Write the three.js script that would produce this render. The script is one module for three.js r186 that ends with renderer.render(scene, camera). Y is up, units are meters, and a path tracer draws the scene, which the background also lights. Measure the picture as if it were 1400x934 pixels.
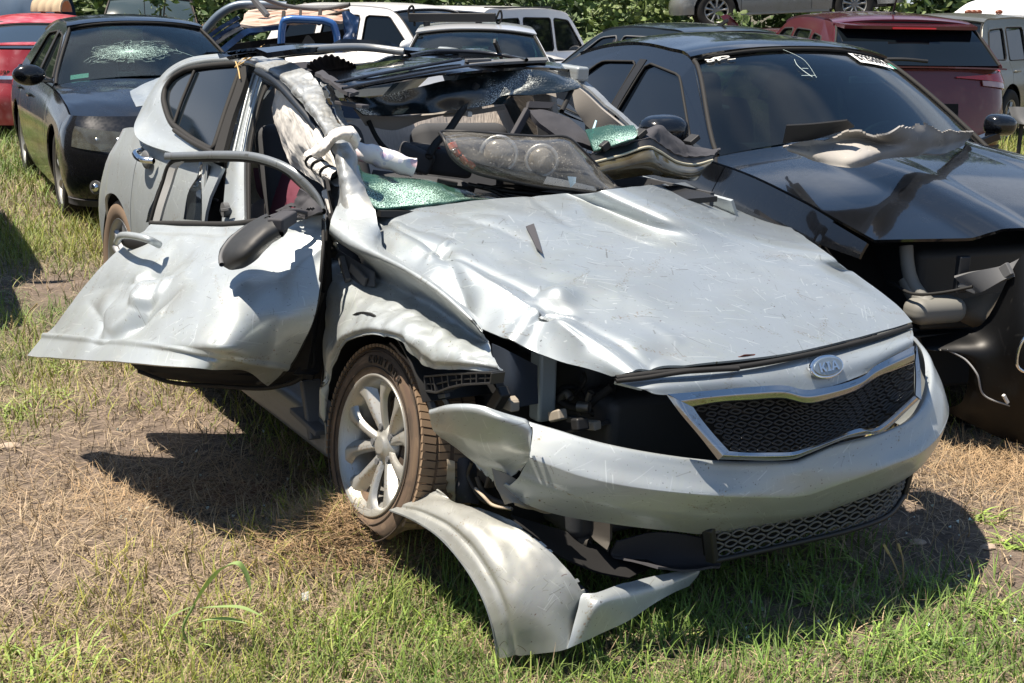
import * as THREE from 'three';
import { mergeGeometries, mergeVertices } from 'three/addons/utils/BufferGeometryUtils.js';
import { RoundedBoxGeometry } from 'three/addons/geometries/RoundedBoxGeometry.js';
import { TextGeometry } from 'three/addons/geometries/TextGeometry.js';
import { FontLoader } from 'three/addons/loaders/FontLoader.js';

// ---------- camera, sky, sun, exposure ----------
const F = 1808, PITCH = 0.253, ROLL = 0.0153, CAMH = 1.683;     // focal length in px of a 1400 px wide picture
const scene = new THREE.Scene();
const camera = new THREE.PerspectiveCamera(2 * Math.atan(467 / F) * 180 / Math.PI, 1400 / 934, 0.05, 2000);
camera.position.set(0, CAMH, 0);
camera.rotation.set(-PITCH, 0, ROLL, 'YXZ');
scene.add(camera); camera.name = 'camera';
const SUN = new THREE.Vector3(-0.36, 0.93, 0.07).normalize();
{ // clear midday sky with thin cloud, as an equirectangular float texture
  const W = 1024, H = 512, d = new Float32Array(W * H * 4);
  const hsh = (x, y, z) => { let n = Math.imul(x, 374761393) ^ Math.imul(y, 668265263) ^ Math.imul(z, 1440662683); n = Math.imul(n ^ (n >>> 13), 1274126177); return ((n ^ (n >>> 16)) >>> 0) / 4294967296; };
  const vn = (x, y, z) => { const a = Math.floor(x), b = Math.floor(y), c = Math.floor(z); let u = x - a, v = y - b, w = z - c; u = u * u * (3 - 2 * u); v = v * v * (3 - 2 * v); w = w * w * (3 - 2 * w); let r = 0; for (let k = 0; k < 8; k++) { const p = k & 1, q = (k >> 1) & 1, t = k >> 2; r += hsh(a + p, b + q, c + t) * (p ? u : 1 - u) * (q ? v : 1 - v) * (t ? w : 1 - w); } return r; };
  for (let j = 0; j < H; j++) for (let k = 0; k < W; k++) {
    const el = ((j + .5) / H - .5) * Math.PI, az = ((k + .5) / W - .5) * 2 * Math.PI, y = Math.sin(el), x = Math.cos(el) * Math.cos(az), z = Math.cos(el) * Math.sin(az), o = (j * W + k) * 4;
    let c; if (y < 0) c = [.16, .145, .11]; else {
      const f = Math.pow(1 - y, 4.6), g = Math.max(0, x * SUN.x + y * SUN.y + z * SUN.z), halo = .10 * Math.pow(g, 24);
      c = [.075 + .27 * f + halo, .135 + .25 * f + halo, .25 + .17 * f + halo * .95];
      const s = 1.6 / (y + .25), n = vn(x * s * 1.5 + 3, 2, z * s * 1.5) * .5 + vn(x * s * 3.3, 7, z * s * 3.1) * .28 + vn(x * s * 7, 9, z * s * 7) * .14 + vn(x * s * 15, 4, z * s * 15) * .08; const m = Math.min(1, Math.max(0, (n - .58) / .2)), cl = m * m * (3 - 2 * m) * .4;
      c = c.map((q, i) => q + ([.6, .61, .63][i] - q) * cl);
    }
    d[o] = c[0]; d[o + 1] = c[1]; d[o + 2] = c[2]; d[o + 3] = 1;
  }
  const t = new THREE.DataTexture(d, W, H, THREE.RGBAFormat, THREE.FloatType); t.mapping = THREE.EquirectangularReflectionMapping; t.magFilter = t.minFilter = THREE.LinearFilter; t.wrapS = THREE.RepeatWrapping; t.needsUpdate = true;
  scene.background = t; scene.environment = t;
}
const sun = new THREE.DirectionalLight(0xfff2e0, 5);
sun.name = 'sun'; sun.position.copy(SUN).multiplyScalar(40); sun.castShadow = true;
sun.shadow.mapSize.set(4096, 4096);
Object.assign(sun.shadow.camera, { left: -16, right: 16, top: 20, bottom: -20, near: 1, far: 90 });
sun.target.position.set(0, 0, -8); sun.position.add(sun.target.position);
scene.add(sun, sun.target); sun.target.name = 'sun_target';
const renderer = new THREE.WebGLRenderer({ antialias: true });
renderer.toneMapping = THREE.LinearToneMapping;
renderer.toneMappingExposure = 2.2;
renderer.shadowMap.enabled = true;

// ---------- helpers ----------
function rng(seed) { let a = seed >>> 0; return () => { a = (a + 0x6D2B79F5) | 0; let t = Math.imul(a ^ (a >>> 15), 1 | a); t = (t + Math.imul(t ^ (t >>> 7), 61 | t)) ^ t; return ((t ^ (t >>> 14)) >>> 0) / 4294967296; }; }
const V = (x, y, z) => new THREE.Vector3(x, y, z);
const clamp = (x, a, b) => Math.max(a, Math.min(b, x));
const lerp = (a, b, t) => a + (b - a) * t;
const sstep = (a, b, x) => { const t = clamp((x - a) / (b - a), 0, 1); return t * t * (3 - 2 * t); };
function h3(x, y, z) { let n = Math.imul(x, 374761393) ^ Math.imul(y, 668265263) ^ Math.imul(z, 2147483647 ^ 1274126177); n = Math.imul(n ^ (n >>> 13), 1274126177); return ((n ^ (n >>> 16)) >>> 0) / 4294967296; }
function noise(x, y, z = 0) {
  const xi = Math.floor(x), yi = Math.floor(y), zi = Math.floor(z); let fx = x - xi, fy = y - yi, fz = z - zi;
  fx = fx * fx * (3 - 2 * fx); fy = fy * fy * (3 - 2 * fy); fz = fz * fz * (3 - 2 * fz);
  const c = (i, j, k) => h3(xi + i, yi + j, zi + k);
  return lerp(lerp(lerp(c(0, 0, 0), c(1, 0, 0), fx), lerp(c(0, 1, 0), c(1, 1, 0), fx), fy), lerp(lerp(c(0, 0, 1), c(1, 0, 1), fx), lerp(c(0, 1, 1), c(1, 1, 1), fx), fy), fz) * 2 - 1;
}
const fbm = (x, y, z = 0, o = 4) => { let s = 0, a = .5; for (let i = 0; i < o; i++) { s += a * noise(x, y, z); x *= 2.03; y *= 2.03; z *= 2.03; a *= .5; } return s; };
// world ray through a picture position (photo pixels)
const RO = V(0, CAMH, 0);
function ray(u, v) {
  let x = (u - 700) / F, y = (467 - v) / F; const cr = Math.cos(ROLL), sr = Math.sin(ROLL);
  [x, y] = [x * cr - y * sr, x * sr + y * cr];
  const c = Math.cos(PITCH), s = Math.sin(PITCH);
  return V(x, y * c - s, -(c + y * s)).normalize();
}
class Frame {
  constructor(x, y, z, yaw, cp = 0, cr = 0) {
    this.o = new THREE.Object3D(); this.o.position.set(x, y, z); this.o.rotation.set(cr, yaw, cp, 'YXZ'); this.o.updateMatrixWorld(true);
    this.inv = this.o.matrixWorld.clone().invert();
    this.ro = RO.clone().applyMatrix4(this.inv);
  }
  dir(u, v) { return ray(u, v).transformDirection(this.inv); }
  at(u, v, ax, val) { const d = this.dir(u, v); return this.ro.clone().addScaledVector(d, (val - this.ro[ax]) / d[ax]); }
  on(u, v, fn) {           // first crossing of fn = 0 from + to -
    const d = this.dir(u, v), p = V(); let t0 = 1.5, f0 = null;
    for (let t = 1.5; t < 14; t += .04) {
      p.copy(this.ro).addScaledVector(d, t); const f = fn(p);
      if (f < 0) { let a = t0, b = t; for (let i = 0; i < 30; i++) { const m = (a + b) / 2; p.copy(this.ro).addScaledVector(d, m); if (fn(p) < 0) b = m; else a = m; } return p.clone(); }
      t0 = t;
    }
    return this.at(u, v, 'y', .5);
  }
  put(g) { g.position.copy(this.o.position); g.rotation.copy(this.o.rotation); return g; }
}
function gnd(u, v, y = 0) { const d = ray(u, v); return RO.clone().addScaledVector(d, (y - CAMH) / d.y); }
function atDepth(u, v, dep) { const d = ray(u, v); return RO.clone().addScaledVector(d, dep / -d.z); }
const used = {};
function numbered(n) { used[n] = (used[n] ?? -1) + 1; return used[n] ? n + '_' + String(used[n]).padStart(3, '0') : n; }
function thing(name, label, category, group) { const o = new THREE.Group(); o.name = numbered(name); o.userData = { label, category }; if (group) o.userData.group = group; scene.add(o); return o; }
function mesh(name, geo, mat, parent) {
  if (Array.isArray(geo)) geo = merge(geo);
  const m = new THREE.Mesh(geo, mat); m.name = parent ? name : numbered(name); m.castShadow = m.receiveShadow = true; (parent || scene).add(m); return m;
}
function loose(name, geo, mat, label, category, group) { const m = mesh(name, geo, mat); m.userData = { label, category }; if (group) m.userData.group = group; return m; }
function struct(name, geo, mat) { const m = mesh(name, geo, mat); m.userData.kind = 'structure'; return m; }
function merge(list) {
  return mergeGeometries(list.map(g => { g = g.index ? g.toNonIndexed() : g; const r = new THREE.BufferGeometry(); for (const k of ['position', 'normal', 'uv']) { let a = g.attributes[k]; if (!a) a = new THREE.BufferAttribute(new Float32Array(g.attributes.position.count * 2), 2); r.setAttribute(k, a); } return r; }));
}
// bicubic (Catmull-Rom) sheet through a grid of points: rows x cols
function cr1(p0, p1, p2, p3, t) { return .5 * (2 * p1 + (-p0 + p2) * t + (2 * p0 - 5 * p1 + 4 * p2 - p3) * t * t + (-p0 + 3 * p1 - 3 * p2 + p3) * t * t * t); }
function sampler(grid, lin) {
  const R = grid.length, C = grid[0].length;
  const G = (i, j) => {
    if (i < 0) { const a = G(0, j), b = G(Math.min(1, R - 1), j); return a.clone().multiplyScalar(2).sub(b); }
    if (i > R - 1) { const a = G(R - 1, j), b = G(Math.max(R - 2, 0), j); return a.clone().multiplyScalar(2).sub(b); }
    if (j < 0) { const a = grid[i][0], b = grid[i][Math.min(1, C - 1)]; return a.clone().multiplyScalar(2).sub(b); }
    if (j > C - 1) { const a = grid[i][C - 1], b = grid[i][Math.max(C - 2, 0)]; return a.clone().multiplyScalar(2).sub(b); }
    return grid[i][j];
  };
  return (s, t) => {      // s along rows 0..1, t along cols 0..1
    const fi = s * (R - 1), fj = t * (C - 1); const i = Math.min(R - 2, Math.floor(fi)), j = Math.min(C - 2, Math.floor(fj)); const a = fi - i, b = fj - j;
    if (lin === true) { const p = grid[i][j].clone().lerp(grid[i][j + 1], b), q = grid[i + 1][j].clone().lerp(grid[i + 1][j + 1], b); return p.lerp(q, a); }
    const rows = [];
    if (lin === 'rows') { // linear across rows, smooth along cols
      for (let k = 0; k < 2; k++) { const q = [-1, 0, 1, 2].map(m => G(i + k, j + m)); rows.push(V(cr1(q[0].x, q[1].x, q[2].x, q[3].x, b), cr1(q[0].y, q[1].y, q[2].y, q[3].y, b), cr1(q[0].z, q[1].z, q[2].z, q[3].z, b))); }
      return rows[0].lerp(rows[1], a);
    }
    for (let k = -1; k < 3; k++) { const q = [-1, 0, 1, 2].map(m => G(i + k, j + m)); rows.push(V(cr1(q[0].x, q[1].x, q[2].x, q[3].x, b), cr1(q[0].y, q[1].y, q[2].y, q[3].y, b), cr1(q[0].z, q[1].z, q[2].z, q[3].z, b))); }
    return V(cr1(rows[0].x, rows[1].x, rows[2].x, rows[3].x, a), cr1(rows[0].y, rows[1].y, rows[2].y, rows[3].y, a), cr1(rows[0].z, rows[1].z, rows[2].z, rows[3].z, a));
  };
}
// builds a thick sheet from a function p(s,t); o: nu, nv, thick, flip, mask(s,t,p), disp(p,n,s,t)
function sheetF(fn, o = {}) {
  const nu = o.nu || 24, nv = o.nv || 24, th = o.thick ?? .004; let P = [], N = [], UV = [];
  for (let i = 0; i <= nu; i++) for (let j = 0; j <= nv; j++) P.push(fn(i / nu, j / nv));
  const id = (i, j) => i * (nv + 1) + j;
  const norm = () => {
    const out = []; for (let i = 0; i <= nu; i++) for (let j = 0; j <= nv; j++) {
      const a = P[id(Math.min(nu, i + 1), j)].clone().sub(P[id(Math.max(0, i - 1), j)]), b = P[id(i, Math.min(nv, j + 1))].clone().sub(P[id(i, Math.max(0, j - 1))]);
      const n = a.cross(b); if (o.flip) n.negate(); const l = n.length(); out.push(l > 1e-12 ? n.divideScalar(l) : (out.length ? out[out.length - 1].clone() : V(0, 1, 0)));
    } return out;
  };
  N = norm();
  if (o.disp) { const Q = []; for (let i = 0; i <= nu; i++) for (let j = 0; j <= nv; j++) { const k = id(i, j); Q.push(P[k].clone().addScaledVector(N[k], o.disp(P[k], N[k], i / nu, j / nv))); } P = Q; N = norm(); }
  let lu = 0, lv = 0; const mi = nu >> 1, mj = nv >> 1; const us = [0], vs = [0];
  for (let i = 1; i <= nu; i++) us.push(lu += P[id(i, mj)].distanceTo(P[id(i - 1, mj)]));
  for (let j = 1; j <= nv; j++) vs.push(lv += P[id(mi, j)].distanceTo(P[id(mi, j - 1)]));
  const pos = [], nor = [], uv = [], idx = [];
  const keep = (i, j) => !o.mask || o.mask((i + .5) / nu, (j + .5) / nv, P[id(i, j)]);
  const base = o.uv0 || [0, 0];
  const push = (p, n, a, b) => { pos.push(p.x, p.y, p.z); nor.push(n.x, n.y, n.z); uv.push(b + base[0], a + base[1]); return pos.length / 3 - 1; };
  const K = o.uvN ? (a, b) => [us[a] / lu, vs[b] / lv] : (a, b) => [us[a], vs[b]];
  const fr = [], bk = [];
  for (let i = 0; i <= nu; i++) for (let j = 0; j <= nv; j++) { const k = id(i, j), q = K(i, j); fr.push(push(P[k], N[k], q[0], q[1])); }
  if (th) for (let i = 0; i <= nu; i++) for (let j = 0; j <= nv; j++) { const k = id(i, j), q = K(i, j); bk.push(push(P[k].clone().addScaledVector(N[k], -th), N[k].clone().negate(), q[0], q[1])); }
  const quad = (a, b, c, d, f) => { if (f) idx.push(a, c, b, b, c, d); else idx.push(a, b, c, b, d, c); };
  const edge = (i0, j0, i1, j1, out) => {
    const k0 = id(i0, j0), k1 = id(i1, j1); const p0 = P[k0], p1 = P[k1], q0 = p0.clone().addScaledVector(N[k0], -th), q1 = p1.clone().addScaledVector(N[k1], -th);
    const n = p1.clone().sub(p0).cross(q0.clone().sub(p0)).normalize(); const u0 = K(i0, j0), u1 = K(i1, j1);
    const a = push(p0, n, ...u0), b = push(p1, n, ...u1), c = push(q0, n, ...u0), d = push(q1, n, ...u1); idx.push(a, b, c, b, d, c);
  };
  for (let i = 0; i < nu; i++) for (let j = 0; j < nv; j++) {
    if (!keep(i, j)) continue;
    quad(fr[id(i, j)], fr[id(i + 1, j)], fr[id(i, j + 1)], fr[id(i + 1, j + 1)], !!o.flip);
    if (th) {
      quad(bk[id(i, j)], bk[id(i + 1, j)], bk[id(i, j + 1)], bk[id(i + 1, j + 1)], !o.flip);
      if (i === 0 || !keep(i - 1, j)) edge(i, j, i, j + 1); if (i === nu - 1 || !keep(i + 1, j)) edge(i + 1, j, i + 1, j + 1);
      if (j === 0 || !keep(i, j - 1)) edge(i, j, i + 1, j); if (j === nv - 1 || !keep(i, j + 1)) edge(i, j + 1, i + 1, j + 1);
    }
  }
  const g = new THREE.BufferGeometry();
  g.setAttribute('position', new THREE.Float32BufferAttribute(pos, 3)); g.setAttribute('normal', new THREE.Float32BufferAttribute(nor, 3)); g.setAttribute('uv', new THREE.Float32BufferAttribute(uv, 2)); g.setIndex(idx);
  return g;
}
const sheet = (grid, o = {}) => sheetF(sampler(grid, o.lin), o);
function tube(pts, r, seg = 24, rs = 8, closed = false) { return new THREE.TubeGeometry(new THREE.CatmullRomCurve3(pts, closed, 'centripetal'), seg, r, rs, closed); }
// strip: flat ribbon with rectangular section along points, width w sideways and height h, 'up' vector
function bar(a, b, w, h, up = V(0, 1, 0)) { const d = b.clone().sub(a), L = d.length(); const g = new RoundedBoxGeometry(w, h, L, 2, Math.min(w, h) * .2); const m = new THREE.Matrix4().lookAt(b, a, up).setPosition(a.clone().add(b).multiplyScalar(.5)); g.applyMatrix4(m); return g; }
function box(x0, x1, y0, y1, z0, z1, r = .01) { const g = new RoundedBoxGeometry(Math.abs(x1 - x0), Math.abs(y1 - y0), Math.abs(z1 - z0), 2, Math.min(r, Math.abs(x1 - x0) * .45, Math.abs(y1 - y0) * .45, Math.abs(z1 - z0) * .45)); g.translate((x0 + x1) / 2, (y0 + y1) / 2, (z0 + z1) / 2); return g; }
const cyl = (r0, r1, h, n = 20) => new THREE.CylinderGeometry(r0, r1, h, n);
const tr = (g, x, y, z, rx = 0, ry = 0, rz = 0) => { g.rotateX(rx); g.rotateY(ry); g.rotateZ(rz); g.translate(x, y, z); return g; };
// monotone-ish cubic through [x,y] pairs, sorted by x
function curve(pts) {
  pts = pts.slice().sort((a, b) => a[0] - b[0]); const n = pts.length, m = [];
  for (let i = 0; i < n; i++) { const d0 = i > 0 ? (pts[i][1] - pts[i - 1][1]) / (pts[i][0] - pts[i - 1][0]) : null, d1 = i < n - 1 ? (pts[i + 1][1] - pts[i][1]) / (pts[i + 1][0] - pts[i][0]) : null; m.push(d0 === null ? d1 : d1 === null ? d0 : d0 * d1 <= 0 ? 0 : 2 * d0 * d1 / (d0 + d1)); }
  return x => { if (x <= pts[0][0]) return pts[0][1]; if (x >= pts[n - 1][0]) return pts[n - 1][1]; let i = 0; while (x > pts[i + 1][0]) i++; const h = pts[i + 1][0] - pts[i][0], t = (x - pts[i][0]) / h; const t2 = t * t, t3 = t2 * t; return pts[i][1] * (2 * t3 - 3 * t2 + 1) + m[i] * h * (t3 - 2 * t2 + t) + pts[i + 1][1] * (-2 * t3 + 3 * t2) + m[i + 1] * h * (t3 - t2); };
}
// rounded polygon (Shape or Path)
function rpoly(pts, r, S = THREE.Shape) {
  const s = new S(), n = pts.length; const P = pts.map(p => new THREE.Vector2(p[0], p[1]));
  for (let i = 0; i < n; i++) { const a = P[(i + n - 1) % n], b = P[i], c = P[(i + 1) % n]; const ri = Math.min(pts[i][2] ?? r, a.distanceTo(b) * .45, b.distanceTo(c) * .45); const p = b.clone().add(a.clone().sub(b).setLength(ri)), q = b.clone().add(c.clone().sub(b).setLength(ri)); if (i) s.lineTo(p.x, p.y); else s.moveTo(p.x, p.y); s.quadraticCurveTo(b.x, b.y, q.x, q.y); }
  s.closePath(); return s;
}
// ---------- textures and materials ----------
function canvas(w, h) { const c = document.createElement('canvas'); c.width = w; c.height = h; return [c, c.getContext('2d')]; }
function ctex(c, o = {}) { const t = new THREE.CanvasTexture(c); if (o.srgb !== false) t.colorSpace = THREE.SRGBColorSpace; t.wrapS = t.wrapT = o.clamp ? THREE.ClampToEdgeWrapping : THREE.RepeatWrapping; if (o.rep) t.repeat.set(o.rep[0], o.rep[1]); t.anisotropy = 8; return t; }
const gray = v => `rgb(${v | 0},${v | 0},${v | 0})`;
function dtex(w, h, fn, srgb = true, rep) {        // fn(u,v) -> [r,g,b] 0..1, tiles if fn does
  const d = new Uint8Array(w * h * 4); for (let j = 0; j < h; j++) for (let i = 0; i < w; i++) { const c = fn(i / w, j / h), k = (j * w + i) * 4; d[k] = clamp(c[0], 0, 1) * 255; d[k + 1] = clamp(c[1], 0, 1) * 255; d[k + 2] = clamp(c[2], 0, 1) * 255; d[k + 3] = 255; }
  const t = new THREE.DataTexture(d, w, h); t.wrapS = t.wrapT = THREE.RepeatWrapping; t.magFilter = THREE.LinearFilter; t.minFilter = THREE.LinearMipmapLinearFilter; t.generateMipmaps = true; if (srgb) t.colorSpace = THREE.SRGBColorSpace; if (rep) t.repeat.set(rep[0], rep[1]); t.needsUpdate = true; return t;
}
// worn silver paint: fine scratches, dirt, specks
function paintTex(seed, base, o = {}) {
  const S = 1024, [c, x] = canvas(S, S), r = rng(seed); x.fillStyle = base; x.fillRect(0, 0, S, S);
  for (let i = 0; i < 260; i++) { const a = r() * S, b = r() * S, rad = 20 + r() * 90; const g = x.createRadialGradient(a, b, 0, a, b, rad); const k = (o.dirt ?? .05) * r(); g.addColorStop(0, `rgba(${o.dc || '150,135,110'},${k})`); g.addColorStop(1, `rgba(${o.dc || '150,135,110'},0)`); x.fillStyle = g; x.fillRect(a - rad, b - rad, rad * 2, rad * 2); }
  const dirs = [r() * 3, r() * 3, r() * 3];
  for (let i = 0; i < (o.scratch ?? 900); i++) { const a = r() * S, b = r() * S, L = 4 + r() * r() * 90, an = dirs[(r() * 3) | 0] + (r() - .5) * .7; x.strokeStyle = r() < .8 ? `rgba(255,253,247,${.15 + r() * .65})` : `rgba(90,80,65,${.1 + r() * .35})`; x.lineWidth = (.5 + r() * 1.3) * (o.sw || 1); x.beginPath(); x.moveTo(a, b); x.quadraticCurveTo(a + Math.cos(an) * L * .5 + (r() - .5) * 6, b + Math.sin(an) * L * .5 + (r() - .5) * 6, a + Math.cos(an) * L, b + Math.sin(an) * L); x.stroke(); }
  for (let i = 0; i < (o.specks ?? 350); i++) { x.fillStyle = `rgba(${60 + r() * 60},${50 + r() * 50},${35 + r() * 35},${.25 + r() * .55})`; const a = r() * S, b = r() * S, q = .4 + r() * r() * r() * 1.8; x.beginPath(); x.ellipse(a, b, q * (1 + r() * 1.5), q, r() * 3, 0, 7); x.fill(); }
  for (let i = 0; i < (o.scuff ?? 0); i++) { const a = r() * S, b = r() * S, L = 3 + r() * r() * 40, an = r() * 3.1; x.strokeStyle = `rgba(${50 + r() * 60},${42 + r() * 45},${34 + r() * 30},${.2 + r() * .5})`; x.lineWidth = .8 + r() * r() * 4; x.beginPath(); x.moveTo(a, b); x.quadraticCurveTo(a + Math.cos(an + .4) * L * .6, b + Math.sin(an + .4) * L * .6, a + Math.cos(an) * L, b + Math.sin(an) * L); x.stroke(); }
  for (let i = 0; i < (o.stain ?? 10); i++) { let a = r() * S, b = r() * S; const n = 40 + r() * 60, an = r() * 6; for (let k = 0; k < n; k++) { x.fillStyle = `rgba(${120 + r() * 40},${100 + r() * 30},${70 + r() * 20},${.15 + r() * .35})`; x.fillRect(a + Math.cos(an) * k * 2 + (r() - .5) * 22, b + Math.sin(an) * k * 2 + (r() - .5) * 14, 1 + r() * 5, 1 + r() * 3); } }
  return c;
}
const M = {};
const std = (c, o = {}) => new THREE.MeshStandardMaterial({ color: c, roughness: .7, metalness: 0, side: THREE.DoubleSide, ...o });
const phys = (c, o = {}) => new THREE.MeshPhysicalMaterial({ color: c, roughness: .5, metalness: 0, side: THREE.DoubleSide, ...o });
const silverMap = ctex(paintTex(11, '#c9cbcc', { scratch: 800, specks: 2000, stain: 18, dirt: .07, sw: 1.9 }), { rep: [1 / 1.1, 1 / 1.1] });
const silverMap2 = ctex(paintTex(12, '#d2d3d2', { scratch: 800, specks: 2600, stain: 14, dirt: .07, sw: 1.5 }), { rep: [1 / 1.2, 1 / 1.2] });
const silverRough = dtex(256, 256, (u, v) => { const t = .46 + .1 * fbm(u * 9, v * 9, 3) + .1 * noise(u * 90, v * 60, 1); return [t, t, t]; }, false, [1.1, 1.1]);
const lin = (r, g, b) => new THREE.Color().setRGB(r, g, b);
M.silver = phys(0xb6bfc6, { map: silverMap, roughness: .44, metalness: .46, clearcoat: .5, clearcoatRoughness: .1 });
M.silver2 = phys(0xc2cad0, { map: silverMap2, roughness: .47, metalness: .42, clearcoat: .45, clearcoatRoughness: .12 });
M.silverScuffed = phys(0xbfc2c3, { map: ctex(paintTex(14, '#d0d0cc', { scratch: 900, specks: 900, stain: 14, dirt: .08, scuff: 260 }), { rep: [1.3, 1.3] }), roughness: .46, metalness: .45, clearcoat: .3, clearcoatRoughness: .25 });
M.silverDull = phys(0x8f9499, { map: silverMap2, roughness: .5, metalness: .5, clearcoat: .2, clearcoatRoughness: .3 });
M.bareMetal = std(0x9a9c9e, { metalness: .7, roughness: .42, map: silverMap });
M.crumpledPaint = phys(0xb0b4b8, { map: ctex(paintTex(15, '#e0e2e2', { scratch: 700, specks: 900, stain: 16, dirt: .16 }), { rep: [3, 3] }), roughness: .45, metalness: .4, clearcoat: .3 });
const dustMap = (seed, base) => { const S = 512, [c, x] = canvas(S, S), r = rng(seed); x.fillStyle = base; x.fillRect(0, 0, S, S); for (let i = 0; i < 1500; i++) { x.fillStyle = `rgba(190,180,160,${r() * .12})`; const q = r() * r() * 2.6; x.beginPath(); x.arc(r() * S, r() * S, q, 0, 7); x.fill(); } for (let i = 0; i < 60; i++) { x.strokeStyle = `rgba(210,205,195,${r() * .25})`; x.lineWidth = .6; const a = r() * S, b = r() * S; x.beginPath(); x.moveTo(a, b); x.lineTo(a + (r() - .5) * 80, b + (r() - .5) * 80); x.stroke(); } return ctex(c, { rep: [1, 1] }); };
const dustRough = dtex(256, 256, (u, v) => { const t = .16 + .14 * (fbm(u * 6, v * 6, 5) + .5) + .06 * noise(u * 80, v * 80, 2); return [t, t, t]; }, false, [.8, .8]);
const carPaint = (hex, o = {}) => phys(hex, { roughness: .42, metalness: .25, clearcoat: 1, clearcoatRoughness: .06, ...o });
M.blackScuffed = phys(0xffffff, { map: dustMap(34, '#0b0c0e'), roughness: .42, specularIntensity: .5 });
M.black = phys(0xffffff, { specularIntensity: .25, map: dustMap(31, '#0e1014'), roughness: 1, roughnessMap: dustRough, metalness: .2, clearcoat: 1, clearcoatRoughness: .05 });
M.blackB = phys(0xffffff, { specularIntensity: .25, map: dustMap(32, '#191a1d'), roughness: 1, roughnessMap: dustRough, metalness: .2, clearcoat: .9, clearcoatRoughness: .08 });
M.plastic = std(0x17181a, { roughness: .55 });
M.plasticDusty = std(0xffffff, { roughness: .8, map: dustMap(33, '#35353a') });
M.plasticGrey = std(0x55575a, { roughness: .7 });
M.rubber = std(0x141414, { roughness: .8 });
M.tyre = std(0x1c1b1a, { roughness: .9 });
M.tyreDusty = std(0x6e5d4d, { roughness: .95 });
M.alloy = phys(0xc4c4c2, { roughness: .38, metalness: .55, clearcoat: .3, map: silverMap2 });
M.alloyDull = std(0x9b9da0, { roughness: .4, metalness: .7 });
M.chrome = std(0xd8dadd, { roughness: .1, metalness: 1 });
M.chromeWorn = std(0xc9ccd2, { roughness: .17, metalness: 1, map: silverMap2 });
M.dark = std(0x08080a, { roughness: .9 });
M.engine = std(0x2a2d31, { roughness: .6 });
M.interior = std(0x3a3c40, { roughness: .85 });
M.interiorGrey = std(0x8f8b86, { roughness: .9 });
M.beige = std(0xd2c8be, { roughness: .95, bumpMap: dtex(256, 256, (u, v) => { const t = .5 + .3 * noise(u * 120, v * 20, 2) + .3 * fbm(u * 8, v * 8); return [t, t, t]; }, false, [2, 2]), bumpScale: .003 });
M.airbag = phys(0xcfcdc9, { roughness: .95, sheen: .3, bumpMap: dtex(256, 256, (u, v) => { const t = .5 + .5 * fbm(u * 7, v * 7, 9); return [t, t, t]; }, false, [2, 2]), bumpScale: .012 });
M.cloth = phys(0xe0dcd9, { roughness: .95 });
M.glassDark = phys(0x0a1016, { roughness: .03, metalness: 0, ior: 1.52, specularIntensity: 1, transparent: false });
M.glass = phys(0x7f9a96, { roughness: .02, transmission: 1, thickness: 0, ior: 1.5 });
M.glassTint = phys(0x3b4a52, { roughness: .02, transmission: 1, thickness: 0, ior: 1.5 });
M.lens = phys(0xdde2e2, { roughness: .12, transmission: 1, thickness: 0, ior: 1.5 });
M.lensHazy = phys(0xf0f0ec, { roughness: .04, transmission: 1, thickness: 0, ior: 1.5 });
M.lensMap = ctex(paintTex(21, '#e8e8e2', { scratch: 900, specks: 300, stain: 20, dirt: .3 }), { rep: [2.2, 2.2] });
M.lensDust = std(0x9a9892, { roughness: 1, transparent: true, alphaMap: dtex(256, 256, (u, v) => { const t = .08 + .2 * clamp(fbm(u * 7, v * 7, 4) + .3, 0, 1) + (noise(u * 150, v * 40, 2) > .72 ? .35 : 0); return [t, t, t]; }, false, [2.5, 2.5]) });
M.redLens = phys(0xb01418, { roughness: .12, clearcoat: 1 });
M.amber = phys(0xc04a14, { roughness: .2, clearcoat: 1 });
M.reflector = std(0xcfd2d4, { roughness: .15, metalness: 1 });
M.white = phys(0xd9dadb, { roughness: .4, clearcoat: .8, clearcoatRoughness: .1 });
M.whiteMatte = std(0xd8d8d4, { roughness: .7 });
M.rust = std(0x6b4a38, { roughness: .9 });
// cell-edge pattern of shattered safety glass
function shatter(S, n, seed, wid, lo, hi) {
  const r = rng(seed), G = n, px = [], py = []; for (let i = 0; i < G * G; i++) { px.push(r()); py.push(r()); }
  return dtex(S, S, (u, v) => {
    const wx = u * G + .35 * noise(u * 20, v * 20, seed), wy = v * G + .35 * noise(u * 20 + 9, v * 20, seed); const ci = Math.floor(wx), cj = Math.floor(wy); let a = 9, b = 9;
    for (let j = -1; j <= 1; j++) for (let i = -1; i <= 1; i++) { const gi = ((ci + i) % G + G) % G, gj = ((cj + j) % G + G) % G, k = gj * G + gi; const dx = ci + i + px[k] - wx, dy = cj + j + py[k] - wy, d = Math.sqrt(dx * dx + dy * dy); if (d < a) { b = a; a = d; } else if (d < b) b = d; }
    const w = clamp(.45 + 1.9 * fbm(u * 3.5, v * 3.5, seed + 2, 3), 0, 1), e = 1 - sstep(wid * .3, wid * (.6 + 1.2 * w), b - a), sp = noise(u * 260, v * 260, 3) > .62 - .5 * w ? .7 * w : 0; const c = clamp(e * lerp(lo, hi, w) + sp, 0, 1); return [c, c, c];
  }, false);
}
const crackMask = shatter(1024, 64, 5, .10, .05, 1); crackMask.repeat.set(1.25, 1.25);
const crackMaskDense = shatter(1024, 60, 8, .13, .03, 1); crackMaskDense.repeat.set(1.6, 1.6);
M.cracks = std(0xd3d8d4, { roughness: .4, alphaMap: crackMask, transparent: true, alphaTest: 0 });
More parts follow.
